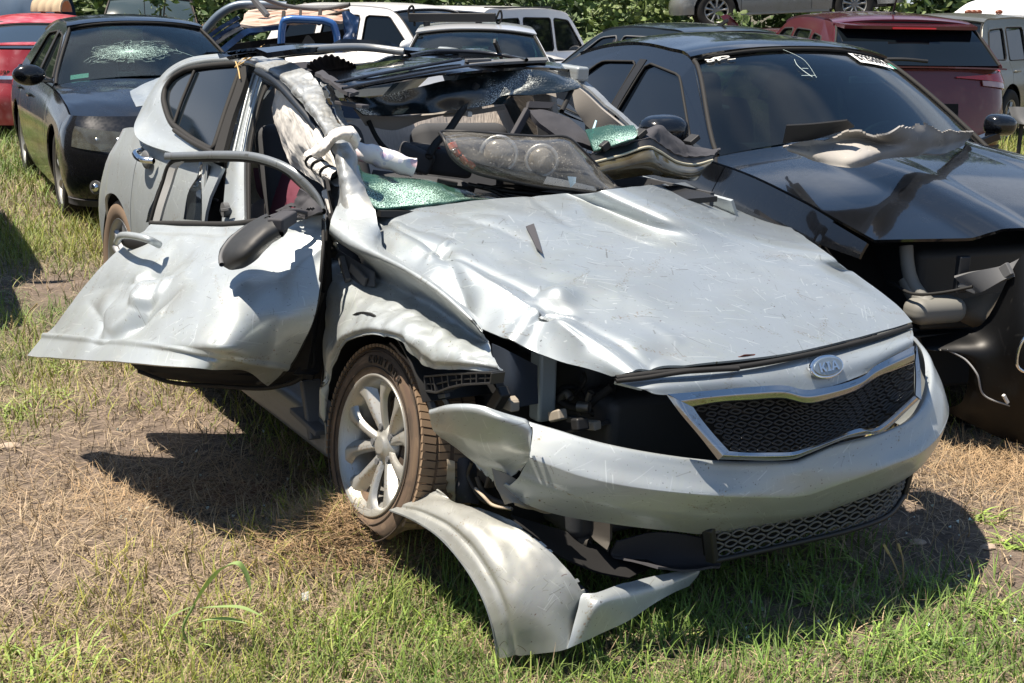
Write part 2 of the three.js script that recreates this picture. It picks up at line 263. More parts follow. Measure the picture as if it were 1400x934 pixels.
M.cracksDense = std(0xb9ddd0, { roughness: .4, alphaMap: crackMaskDense, transparent: true });
M.glassGreen = phys(0x55897c, { roughness: .15, transmission: .75, thickness: 0, ior: 1.5 });
const font = await new FontLoader().loadAsync('fonts/droid/droid_sans_bold.typeface.json');
function text(s, size, depth) { const g = new TextGeometry(s, { font, size, depth, curveSegments: 4, bevelEnabled: false }); g.computeBoundingBox(); const b = g.boundingBox; g.translate(-(b.min.x + b.max.x) / 2, -(b.min.y + b.max.y) / 2, 0); return g; }
// ---------- vehicles: one builder, each vehicle with its own profile ----------
const UP = V(0, 1, 0);
function tyreGeo(R, w, rr, flat = 0, n = 64) {   // axis = z, outer face +z
  const h = w / 2, pr = [[rr, -h * .8], [rr + .01, -h * .93], [lerp(rr, R, .5), -h * 1.04], [R - .022, -h * .95], [R - .008, -h * .82], [R, -h * .6], [R, h * .6], [R - .008, h * .82], [R - .022, h * .95], [lerp(rr, R, .5), h * 1.04], [rr + .01, h * .93], [rr, h * .8]];
  const g = new THREE.LatheGeometry(pr.map(p => new THREE.Vector2(p[0], p[1])), n); g.rotateX(Math.PI / 2);
  return g;
}
function rimParts(rr, w, spokes, style) {         // returns geometries; axis z, outer face +z at w/2
  const h = w / 2, out = [];
  const barrel = new THREE.LatheGeometry([[rr - .004, -h * .9], [rr - .02, -h * .8], [rr - .03, 0], [rr - .02, h * .55], [rr - .012, h * .78], [rr, h * .9], [rr + .004, h * .93], [rr + .006, h * .9], [rr + .003, h * .8]].map(p => new THREE.Vector2(p[0], p[1])), 48); barrel.rotateX(Math.PI / 2); out.push(barrel);
  const hub = new THREE.LatheGeometry([[0, h * .74], [.028, h * .74], [.034, h * .7], [.062, h * .62], [.066, h * .3]].map(p => new THREE.Vector2(p[0], p[1])), 28); hub.rotateX(Math.PI / 2); out.push(hub);
  for (let i = 0; i < spokes; i++) {
    const a = i / spokes * Math.PI * 2 + .1;
    const mk = (off, wi, wo) => {
      const g = sheetF((s, t) => { const r = lerp(.05, rr - .012, s), ww = lerp(wi, wo, s) * (1 - .35 * Math.sin(Math.PI * s)); const z = h * (.66 + .1 * Math.sin(Math.PI * s * .9) + .12 * s) - .022 * (2 * t - 1) ** 2; const tt = (2 * t - 1) * ww + off * (style === 2 ? (s - .0) * 1 : 1); return V(r, tt, z); }, { nu: 8, nv: 4, thick: .03, flip: false });
      g.rotateZ(a); return g;
    };
    if (style === 2) { out.push(mk(.05, .016, .022), mk(-.05, .016, .022)); } else out.push(mk(0, .028, .034));
  }
  return out;
}
const wheelCache = {};
function makeWheel(parent, R, w, rr, spokes, style, x, y, z, side, o = {}) {
  const key = [R, w, rr, spokes, style].join(); wheelCache[key] = wheelCache[key] || { t: tyreGeo(R, w, rr), r: merge(rimParts(rr, w, spokes, style)), d: merge([tr(cyl(rr * .62, rr * .62, .02, 28), 0, 0, -.02, Math.PI / 2), tr(cyl(.06, .06, w * .8, 16), 0, 0, 0, Math.PI / 2)]) };
  const c = wheelCache[key], g = new THREE.Group(); g.name = 'wheel'; g.position.set(x, y, z); g.rotation.set(0, (side > 0 ? 0 : Math.PI) + (o.steer || 0), 0, 'YXZ'); parent.add(g);
  mesh('tyre', c.t, o.tyre || M.tyre, g); mesh('rim', c.r, o.rim || M.alloyDull, g); mesh('brake_disc', c.d, M.plasticGrey, g);
  return g;
}
// local geometry of a car body; X forward from the front axle, Y up, Z to the car's own right
function carShape(s) {
  s = { xN: .93, xR: -3.85, wb: 2.75, W: .91, wheelR: .33, archR: .375, clear: .2, n: 2.7, rxb: null, prof: [[0, .94], [.3, .99], [.55, 1], [.8, .975], [1, .9]], ...s };
  const sh = curve(s.shoulder), top = curve(s.top), prof = curve(s.prof), insF = curve(s.insF || [[.15, .08], [.3, .02], [.5, 0], [.62, .03], [.8, .16], [1, .3]]), insR = curve(s.insR || [[.2, .1], [.35, .01], [.55, 0], [.7, .03], [1.0, .09], [1.2, .14]]);
  const xbF = s.xbF ?? s.archR + .02, xbR = s.xbR ?? -s.wb - s.archR - .02;
  const arch = x => { let y = s.clear; for (const ax of [0, -s.wb]) { const d = x - ax; if (Math.abs(d) < s.archR) y = Math.max(y, s.wheelR + Math.sqrt(s.archR ** 2 - d * d) - .005); } return y; };
  const sideZ = (x, y) => s.W * prof(clamp((y - s.clear) / (sh(x) - s.clear), 0, 1)) * (s.narrow ? s.narrow(x) : 1);
  const front = (th, y, off = 0) => { const i = insF(y), a = s.xN - i - xbF, c = Math.cos(th), q = Math.sin(th); const wz = sideZ(xbF, Math.min(y, sh(xbF))); return V(xbF + (a + off) * Math.abs(c) ** (2 / s.n), y, (wz + off) * Math.sign(q) * Math.abs(q) ** (2 / s.n)); };
  const rear = (th, y, off = 0) => { const i = insR(y), a = xbR - (s.xR + i), c = Math.cos(th), q = Math.sin(th); const wz = sideZ(xbR, Math.min(y, sh(xbR))); return V(xbR - (a + off) * Math.abs(c) ** (2 / s.n), y, (wz + off) * Math.sign(q) * Math.abs(q) ** (2 / s.n)); };
  return { ...s, sh, topf: top, arch, sideZ, front, rear, xbF, xbR };
}
function sidePanel(S, x0, x1, side, o = {}) {
  const st = new Set([x0, x1]); const n = Math.max(4, Math.ceil(Math.abs(x1 - x0) / .07)); for (let i = 0; i <= n; i++) st.add(lerp(x0, x1, i / n));
  for (const ax of [0, -S.wb]) for (let k = -14; k <= 14; k++) { const x = ax + S.archR * Math.sin(k / 14 * Math.PI / 2); if (x > Math.min(x0, x1) && x < Math.max(x0, x1)) st.add(x); }
  let xs = [...st].sort((a, b) => b - a); xs = xs.filter((x, i) => i === 0 || xs[i - 1] - x > .003); xs[xs.length - 1] = Math.min(x0, x1);
  const g = sheetF((u, v) => { const x = xs[Math.round(u * (xs.length - 1))]; const lo = S.arch(x), hi = S.sh(x) - (o.top ?? 0), y = lerp(lo, hi, v); return V(x, y, side * S.sideZ(x, y)); }, { nu: xs.length - 1, nv: o.nv || 14, thick: .012, flip: side < 0, disp: o.disp });
  return g;
}
function greenhouse(S, gh) {
  const wAt = (y, x) => lerp(gh.wB, gh.wR, clamp((y - gh.A0[1]) / (gh.A1[1] - gh.A0[1]), -.2, 1.3) ** 1.25 || 0);
  return (y, x) => { const t = (y - gh.A0[1]) / (gh.A1[1] - gh.A0[1]); return lerp(gh.wB, gh.wR, t <= 0 ? t * .6 : Math.pow(Math.min(t, 1.25), 1.2)); };
}
function buildCar(g, spec) {
  const S = carShape(spec), P = spec.paint, gl = spec.glass || M.glassDark, gh = spec.gh;
  const skip = new Set(spec.skip || []);
  const part = (n, geo, m, par = g) => skip.has(n) ? null : mesh(n, geo, m, par);
  const zAt = greenhouse(S, gh);
  const gap = .004;
  // --- sides
  const cuts = spec.doors || [-.45, -1.5, -2.45];
  for (const sd of [1, -1]) {
    if (spec.oneSide && sd !== spec.oneSide) continue;
    part('fender', sidePanel(S, S.xbF, cuts[0] + gap, sd, {}), P);
    for (let i = 0; i < cuts.length - 1; i++) {
      const d = part('door', sidePanel(S, cuts[i] - gap, cuts[i + 1] + gap, sd, {}), P); if (!d) continue;
      const hx = cuts[i + 1] + .16, hy = S.sh(hx) - .13, hz = S.sideZ(hx, hy);
      if (!spec.noHandles) mesh('handle', [bar(V(hx - .09, hy, sd * (hz + .028)), V(hx + .09, hy, sd * (hz + .028)), .03, .022), bar(V(hx + .08, hy, sd * hz), V(hx + .08, hy, sd * (hz + .03)), .02, .02), bar(V(hx - .08, hy, sd * hz), V(hx - .08, hy, sd * (hz + .03)), .02, .02)], spec.handleMat || P, d);
    }
    part('quarter_panel', sidePanel(S, cuts[cuts.length - 1] - gap, S.xbR, sd, {}), P);
    part('sill', [box(-S.archR - .03, -S.wb + S.archR + .03, S.clear - .06, S.clear + .03, sd * (S.W * .86), sd * (S.W * .93), .02)], spec.sillMat || P);
  }
  // --- nose and tail wraps
  const yF = spec.noseTop ?? S.sh(S.xbF) - .0, yR = spec.tailTop ?? S.sh(S.xbR);
  const wrap = (fn, y0, y1, t0, t1, off, o = {}) => sheetF((u, v) => fn(lerp(t0, t1, v) , typeof y0 === 'function' ? lerp(y0(lerp(t0, t1, v)), y1(lerp(t0, t1, v)), u) : lerp(y0, y1, u), off), { nu: o.nu || 12, nv: o.nv || 40, thick: o.thick ?? .012, flip: o.flip, uvN: o.uvN });
  const H = Math.PI / 2;
  part('bumper', wrap(S.front, S.clear, spec.bumperTop ?? yF, -H, H, 0, { nu: 14, flip: true }), spec.bumperMat || P);
  part('bumper', wrap(S.rear, S.clear + .05, yR, -H, H, 0, { nu: 14 }), P);
  for (const [nm, fr, y0, y1, t0, t1, m, off] of spec.patches || []) for (const sd of t0 < 0 ? [1] : [1, -1]) part(nm, wrap(fr === 'f' ? S.front : S.rear, y0, y1, sd * t0, sd * t1, off ?? .006, { nu: 6, nv: 16, thick: .01, flip: (fr === 'f') === (sd > 0) }), m);
  // --- hood
  const noseX = (z) => { const y = yF; const w = S.sideZ(S.xbF, y), q = clamp(Math.abs(z) / w, 0, .999); const th = Math.asin(Math.pow(q, S.n / 2)); return S.front(th, y).x; };
  const bow = gh.bow ?? .16;
  const cowlX = t => gh.A0[0] + .04 + bow * (1 - t * t);
  const tw = (x) => S.sideZ(clamp(x, S.xR, S.xbF), S.sh(clamp(x, S.xR, S.xbF))) - gap;
  const deck = (x, t) => { const a = Math.abs(t), sy = S.sh(x), ty = S.topf(x); return sy + (ty - sy) * (1 - a ** (spec.crown || 2.6)); };
  if (!skip.has('hood')) part('hood', sheetF((u, v) => { const t = lerp(-1, 1, v); let x = lerp(cowlX(t), 0, u); const wF = tw(S.xbF); const xe = noseX(t * wF); x = lerp(cowlX(t), xe - .004, u); return V(x, deck(x, t), t * tw(x)); }, { nu: 26, nv: 30, thick: .014, disp: spec.hoodDisp, flip: false }), spec.hoodMat || P);
  // --- tail deck
  if (spec.deck !== false) {
    const backX = t => { const w = S.sideZ(S.xbR, yR), q = clamp(Math.abs(t), 0, .999); const th = Math.asin(Math.pow(q, S.n / 2)); return S.rear(th, yR).x; };
    part(spec.hatch ? 'cargo_cover' : 'trunk_lid', sheetF((u, v) => { const t = lerp(-1, 1, v); const xs = gh.C0[0] - .02 - (gh.bowR ?? .1) * (1 - t * t), x = lerp(xs, backX(t) + .004, u); return V(x, deck(x, t), t * tw(x)); }, { nu: 14, nv: 26, thick: .014, flip: true }), P);
  }
  // --- greenhouse: side frames cut out round the windows
  const out = [[...gh.A0], [...gh.A1], ...gh.roof, [...gh.C1], [...gh.C0]];
  const crv = new THREE.CatmullRomCurve3(out.map(p => V(p[0], p[1], 0)), false, 'centripetal').getPoints(48).map(p => [p.x, p.y]);
  const A1i = crv.reduce((b, p, i) => Math.hypot(p[0] - gh.A1[0], p[1] - gh.A1[1]) < Math.hypot(crv[b][0] - gh.A1[0], crv[b][1] - gh.A1[1]) ? i : b, 0);
  const C1i = crv.reduce((b, p, i) => Math.hypot(p[0] - gh.C1[0], p[1] - gh.C1[1]) < Math.hypot(crv[b][0] - gh.C1[0], crv[b][1] - gh.C1[1]) ? i : b, 0);
  const belt = []; for (let i = 0; i <= 12; i++) { const x = lerp(gh.C0[0], gh.A0[0], i / 12); belt.push([x, S.sh(x) - .012]); }
  const bend = (geo, sd, e0) => { const p = geo.attributes.position; for (let i = 0; i < p.count; i++) { const x = p.getX(i), y = p.getY(i), e = p.getZ(i); p.setXYZ(i, x, y, sd * (zAt(y, x) + e0 - e)); } if (sd > 0 && geo.index === null) { } geo.computeVertexNormals(); return geo; };
  for (const sd of [1, -1]) {
    const shp = new THREE.Shape(); crv.forEach((p, i) => i ? shp.lineTo(p[0], p[1]) : shp.moveTo(p[0], p[1])); belt.forEach(p => shp.lineTo(p[0], p[1])); shp.closePath();
    for (const w of spec.windows) shp.holes.push(rpoly(w, spec.winR || .05, THREE.Path));
    part('window_surround', bend(new THREE.ExtrudeGeometry(shp, { depth: .03, bevelEnabled: false, curveSegments: 4 }), sd, .0), spec.frameMat || P);
    for (const w of spec.windows) {
      if (!spec.noPanes) part('window', bend(new THREE.ExtrudeGeometry(rpoly(w, spec.winR || .05), { depth: .004, bevelEnabled: false, curveSegments: 4 }), sd, -.012), spec.sideGlass || gl);
      const pp = rpoly(w, spec.winR || .05).getPoints(4).map(p => V(p.x, p.y, sd * (zAt(p.y) + .001)));
      part('window_trim', new THREE.TubeGeometry(new THREE.CatmullRomCurve3(pp, true, 'catmullrom', .2), pp.length * 2, spec.trimR || .009, 5, true), spec.trimMat || M.rubber);
    }
    if (spec.bpillar) for (const [xa, xb] of spec.bpillar) { part('pillar_trim', sheetF((u, v) => { const x = lerp(xa[0], xb[0], u) + (v - .5) * .09, y = lerp(xa[1], xb[1], u); return V(x, y, sd * (zAt(y) + .004)); }, { nu: 6, nv: 2, thick: .006, flip: sd > 0 }), M.plastic); }
  }
  // --- roof, windshield, rear glass
  const rw = (i) => zAt(crv[i][1]);
  const rc = gh.crown ?? .05;
  const roofPts = crv.slice(A1i, C1i + 1);
  part('roof', sheetF((u, v) => { const f = u * (roofPts.length - 1), i = Math.min(roofPts.length - 2, Math.floor(f)), k = f - i; const x = lerp(roofPts[i][0], roofPts[i + 1][0], k), y = lerp(roofPts[i][1], roofPts[i + 1][1], k), t = lerp(-1, 1, v), a = Math.abs(t); const bx = (u < .5 ? 1 - u * 2 : 0) * bow * .55 * (1 - t * t) - (u > .5 ? u * 2 - 1 : 0) * .06 * (1 - t * t); return V(x + bx, y + rc * (1 - a ** 2.4), t * zAt(y)); }, { nu: 22, nv: 24, thick: .02, flip: true }), spec.roofMat || P);
  const wsF = (u, v, off = 0) => { const t = lerp(-1, 1, v); const i = u * A1i, k = Math.min(A1i - 1, Math.floor(i)), f = i - k; const x = lerp(crv[k][0], crv[k + 1][0], f), y = lerp(crv[k][1], crv[k + 1][1], f); return V(x + bow * (1 - t * t) * lerp(1, .55, u) + off * .6, y + rc * u * (1 - Math.abs(t) ** 2.4) + off * .8 + (S.topf(gh.A0[0]) - S.sh(gh.A0[0])) * (1 - u) * (1 - t * t), t * (zAt(y) - .02)); };
  part('windshield', sheetF((u, v) => wsF(u, v, -.006), { nu: 14, nv: 20, thick: .004, flip: false }), spec.wsGlass || gl);
  const rgF = (u, v, off = 0) => { const t = lerp(-1, 1, v), n = crv.length - 1, i = lerp(C1i, n, u), k = Math.min(n - 1, Math.floor(i)), f = i - k; const x = lerp(crv[k][0], crv[k + 1][0], f), y = lerp(crv[k][1], crv[k + 1][1], f); return V(x - (gh.bowR ?? .1) * (1 - t * t) * lerp(.6, 1, u) - off * .6, y + rc * (1 - u) * (1 - Math.abs(t) ** 2.4) + off * .8, t * (zAt(y) - .02)); };
  if (!gh.openRear) part('back_glass', sheetF((u, v) => rgF(u, v, -.006), { nu: 10, nv: 20, thick: .004, flip: true }), spec.bgGlass || gl);
  // gasket lines along both screens
  const edge = (fn, o) => { const a = []; for (let i = 0; i <= 10; i++) a.push(fn(i / 10, 0, o)); for (let i = 1; i <= 12; i++) a.push(fn(1, i / 12, o)); for (let i = 1; i <= 10; i++) a.push(fn(1 - i / 10, 1, o)); return a; };
  part('windshield_trim', tube(edge(wsF, .002), .012, 90, 6), spec.trimMat || M.rubber);
  if (!gh.openRear) part('back_glass_trim', tube(edge((u, v, o) => rgF(1 - u, v, o), .002), .012, 90, 6), spec.trimMat || M.rubber);
  // --- cabin
  const cy = gh.A0[1] - .42, hw = gh.wB - .06;
  const cab = [box(gh.C0[0] + .3, gh.A0[0] + .1, S.clear, cy, -hw, hw, .02), box(gh.A0[0] - .25, gh.A0[0] + .12, cy, gh.A0[1] - .04, -hw, hw, .08), box(gh.C0[0] + .14, gh.C0[0] + .45, cy, gh.C0[1] - .07, -hw * .8, hw * .8, .03)];
  part('dashboard', cab, M.interior);
  if (!spec.noSeats) for (const [xs, zs] of [[cuts[0] - .75, .38], [cuts[0] - .75, -.38], [Math.max(cuts[1] - .75, gh.C0[0] + 1.15), .38], [Math.max(cuts[1] - .75, gh.C0[0] + 1.15), -.38]]) {
    const bk = box(-.06, .06, 0, .62, -.24, .24, .06); bk.rotateZ(.24); bk.translate(xs - .22, cy + .1, zs); const hr = box(-.05, .05, 0, .19, -.13, .13, .05); hr.rotateZ(.2); hr.translate(xs - .38, cy + .66, zs);
    part('seat', [box(xs - .25, xs + .25, cy, cy + .16, zs - .24, zs + .24, .06), bk, hr], spec.seatMat || M.interior);
  }
  if (spec.wheelZ) part('steering_wheel', tr(new THREE.TorusGeometry(.18, .016, 8, 24), gh.A0[0] - .38, cy + .36, spec.wheelZ, 0, Math.PI / 2, -.4), M.plastic);
  // --- underbody and wheel wells
  part('underbody', [box(S.xR + .25, S.xN - .3, S.clear - .02, S.clear + .16, -S.W * .7, S.W * .7, .02), box(-S.wb + S.archR, -S.archR, S.clear - .02, cy, -S.W * .86, S.W * .86, .02), ...[1, -1].flatMap(sd => [0, -S.wb].map(ax => tr(new THREE.CylinderGeometry(S.archR + .006, S.archR + .006, .28, 24, 1, true, 0, Math.PI), ax, S.wheelR, sd * (S.W - .2), Math.PI / 2, 0, Math.PI / 2)))], M.dark);
  part('engine_bay', box(-.2, S.xN - .35, S.clear + .1, S.sh(0) - .16, -S.W * .6, S.W * .6, .04), M.engine);
  // --- mirrors
  if (!spec.noMirrors) for (const sd of [1, -1]) {
    if (spec.mirrorSide && sd !== spec.mirrorSide) continue;
    const mx = gh.A0[0] - .12, my = S.sh(mx) + .09, mz = gh.wB + .17;
    const h = new THREE.SphereGeometry(1, 20, 14); h.scale(.075, .085, .13); const p = h.attributes.position; for (let i = 0; i < p.count; i++) { if (p.getX(i) < -.03) p.setX(i, -.03); } h.computeVertexNormals(); h.translate(mx, my, sd * mz);
    const mi = part('mirror', [h, bar(V(mx, my - .05, sd * (gh.wB - .03)), V(mx, my - .04, sd * mz), .05, .03)], spec.mirrorMat || P);
    if (mi) { const q = new THREE.CircleGeometry(1, 20); q.scale(.115, .072, 1); q.rotateY(-Math.PI / 2); q.translate(mx - .034, my, sd * mz); mesh('mirror_glass', q, M.reflector, mi); }
  }
  // --- wheels
  const wl = spec.wheel || {};
  for (const sd of [1, -1]) for (const ax of [0, -S.wb]) if (!skip.has('wheel')) makeWheel(g, S.wheelR, wl.w || .21, wl.rr || S.wheelR * .69, wl.spokes || 7, wl.style || 1, ax, S.wheelR, sd * (S.W - (wl.inset ?? .13)), sd, { rim: wl.rim, tyre: wl.tyre, steer: ax === 0 ? wl.steer : 0 });
  return { S, zAt, wsF, rgF, deck, crv };
}
const SEDAN = {
  shoulder: [[.93, .68], [.6, .75], [.2, .86], [-.4, .93], [-1.2, .95], [-2.4, .97], [-3.2, .99], [-3.85, .97]], top: [[.93, .72], [.6, .82], [.2, .91], [-.4, .985], [-.8, 1.02], [-3.1, 1.03], [-3.5, 1.03], [-3.85, .99]],
  gh: { A0: [-.72, .965], A1: [-1.4, 1.385], roof: [[-1.75, 1.43], [-2.3, 1.42]], C1: [-2.72, 1.33], C0: [-3.3, 1.0], wB: .80, wR: .58, bow: .16 },
  windows: [[[-.82, .99], [-1.42, 1.33], [-1.72, 1.355], [-1.72, .99]], [[-1.82, .99], [-1.82, 1.36], [-2.35, 1.33], [-2.62, 1.02, .03]]],
  doors: [-.5, -1.77, -2.6], bpillar: [[[-1.77, .98], [-1.77, 1.37]]],
};
// ---------- ground ----------
const hillY = (x, z) => { const d = -z; return d > 13 ? -(d - 13) * .022 * sstep(13, 18, d) : 0; };
const rutC = -1.9;
const gY = (x, z) => hillY(x, z) + .03 * fbm(x * .9, z * .9, 4, 3) + .012 * fbm(x * 5, z * 5, 8, 3) - .035 * Math.exp(0 - (((x + 1.35 + .25 * (z + 5)) / .35) ** 2)) * sstep(-9, -5.5, z) * sstep(-3.8, -4.9, z) - .02 + .17 * Math.exp(0 - ((x + .43) / .34) ** 2 - ((z + 3.9) / .2) ** 2);
// how grassy (0 bare soil .. 1 grass) and how dry
const lushF = (x, z) => { let g = .6 + .95 * fbm(x * .55 + 3, z * .55, 2, 3) + .25 * fbm(x * 2.3, z * 2.3, 6, 2);
  g -= 1.0 * Math.exp(0 - ((x + 1.5) / .55) ** 2 - ((z + 4.9) / .9) ** 2);         // wheel track left of the wreck
  g -= .9 * Math.exp(0 - ((x - 1.75) / .5) ** 2 - ((z + 4.3) / .55) ** 2);         // bare soil right of the bumper
  g -= .7 * Math.exp(0 - ((x + 2.9) / .7) ** 2 - ((z + 7.6) / .8) ** 2);
  g += .5 * Math.exp(0 - ((x - .3) / .8) ** 2 - ((z + 3.5) / .5) ** 2) + .5 * Math.exp(0 - ((x + 3.3) / 1.2) ** 2 - ((z + 8.8) / 1.6) ** 2);
  return clamp(g, 0, 1); };
const dryF = (x, z) => clamp(.36 + .7 * fbm(x * .8, z * .8, 12, 3) + .55 * Math.exp(0 - ((x + 1.35) / .75) ** 2 - ((z + 4.0) / .7) ** 2) + .7 * Math.exp(0 - ((x - 1.75) / .5) ** 2 - ((z + 4.6) / .5) ** 2) - .35 * Math.exp(0 - ((x - 1.0) / .8) ** 2 - ((z + 3.4) / .5) ** 2) - .3 * Math.exp(0 - ((x + 2.6) / .5) ** 2 - ((z + 5.6) / 1.1) ** 2), 0, 1);
{
  const xs = [], zs = []; const ax = (a, b, n, list) => { for (let i = 0; i < n; i++) list.push(lerp(a, b, i / n)); };
  ax(-700, -60, 8, xs); ax(-60, -6, 24, xs); ax(-6, 6, 220, xs); ax(6, 60, 24, xs); ax(60, 700, 8, xs); xs.push(700);
  ax(600, 20, 6, zs); ax(20, -1, 20, zs); ax(-1, -12, 220, zs); ax(-12, -60, 60, zs); ax(-60, -900, 10, zs); zs.push(-900);
  const g = new THREE.BufferGeometry(), pos = [], col = [], uv = [], idx = [];
  for (let j = 0; j < zs.length; j++) for (let i = 0; i < xs.length; i++) {
    const x = xs[i], z = zs[j]; pos.push(x, gY(x, z), z); uv.push(x, z);
    const L = lushF(x, z), D = dryF(x, z), n = .5 + .5 * fbm(x * 7, z * 7, 1, 3); const soil = [.14, .11, .09], dry = [.24, .19, .145], gr = [.11, .125, .05];
    const w1 = clamp(D * .75 + (n - .5) * .5, 0, 1) , w2 = clamp(L * .8 - D * .4, 0, 1); for (let k = 0; k < 3; k++) { let c = lerp(soil[k], dry[k], w1 * clamp(L * 1.3 + .25, 0, 1)); c = lerp(c, gr[k], w2 * .7); col.push(c * (.8 + .4 * n)); }
  }
  const nx = xs.length; for (let j = 0; j < zs.length - 1; j++) for (let i = 0; i < nx - 1; i++) { const a = j * nx + i; idx.push(a, a + 1, a + nx, a + 1, a + nx + 1, a + nx); }
  g.setAttribute('position', new THREE.Float32BufferAttribute(pos, 3)); g.setAttribute('color', new THREE.Float32BufferAttribute(col, 3)); g.setAttribute('uv', new THREE.Float32BufferAttribute(uv, 2)); g.setIndex(idx); g.computeVertexNormals();
  const c2 = dtex(512, 512, (u, v) => { const t = .72 + .3 * fbm(u * 14, v * 14, 3, 5) + .18 * noise(u * 190, v * 190, 7); return [t, t * .985, t * .96]; }, false, [.8, .8]);
  const b2 = dtex(512, 512, (u, v) => { const t = .5 + .5 * fbm(u * 22, v * 22, 3, 5); return [t, t, t]; }, false, [.8, .8]);
  struct('ground', g, new THREE.MeshStandardMaterial({ vertexColors: true, map: c2, roughness: 1, bumpMap: b2, bumpScale: .03 }));
}
// ---------- the wrecked silver sedan ----------
const FK = new Frame(.33, .0101, -4.246, -1.031, -.0135, -.0264);
const wreck = thing('wrecked_sedan', 'wrecked silver sedan with a crushed roof, open front door and torn bumper in the foreground', 'car'); FK.put(wreck);
const k = (u, v, ax, val) => FK.at(u, v, ax, val);
const KS = carShape({ wb: 2.795, W: .915, wheelR: .33, archR: .375, xN: .95, xR: -3.86, clear: .2, n: 2.7,
  shoulder: [[.95, .70], [.7, .76], [.3, .87], [-.4, .95], [-1.2, .97], [-2.0, 1.0], [-2.7, 1.01], [-3.05, .965], [-3.3, .90], [-3.9, .8]], top: [[.95, .74], [.7, .8], [.3, .91], [-.4, 1.02], [-.8, 1.05], [-3.3, 1.1], [-3.86, 1.06]],
  narrow: x => 1 - .07 * sstep(-2.9, -3.25, x), insR: [[.2, .14], [.35, .03], [.5, .02], [.65, .16], [.8, .36], [.93, .6]] });
const hoodC = curve([[-.6, 1.035], [-.2, 1.0], [.1, .955], [.4, .89], [.7, .805], [.95, .705]]);
const hoodY = p => hoodC(p.x) - .075 * (Math.abs(p.z) / .75) ** 2.6;
const oh = (u, v, d = 0) => FK.on(u, v, p => p.y - (hoodY(p) + d));
// nose surface (bumper, grille, nose panel)
const noseX = curve([[.1, .78], [.2, .83], [.28, .875], [.36, .92], [.45, .955], [.52, .955], [.6, .93], [.68, .90], [.76, .86], [.85, .78]]);
const frontX = p => noseX(p.y) - .45 * (Math.abs(p.z) / .9) ** 4;
const of = (u, v, d = 0) => FK.on(u, v, p => p.x - (frontX(p) + d));
const dent = (p, x, z, r, d) => d * Math.exp(0 - ((p.x - x) ** 2 + (p.z - z) ** 2) / (r * r));
const ridge = (p, x0, z0, x1, z1, w, d) => { const dx = x1 - x0, dz = z1 - z0, L2 = dx * dx + dz * dz, t = ((p.x - x0) * dx + (p.z - z0) * dz) / L2; if (t < -.15 || t > 1.15) return 0; const q = Math.abs((p.x - x0) * dz - (p.z - z0) * dx) / Math.sqrt(L2); return d * Math.exp(0 - (q / w) ** 2) * sstep(-.15, .1, t) * sstep(1.15, .9, t); };
const foldC = (p, a, b, w, d) => { const ab = b.clone().sub(a), L = ab.length(), t = p.clone().sub(a).dot(ab) / (L * L); if (t < -.25 || t > 1.25) return 0; const q = p.distanceTo(a.clone().addScaledVector(ab, t)); return d * Math.exp(0 - q / w) * sstep(-.25, .15, t) * sstep(1.25, .85, t); };
const crumple = (p, a, f, seed = 0) => a * (1 - 2 * Math.abs(fbm(p.x * f + seed, p.y * f, p.z * f, 3))) - a * .5;
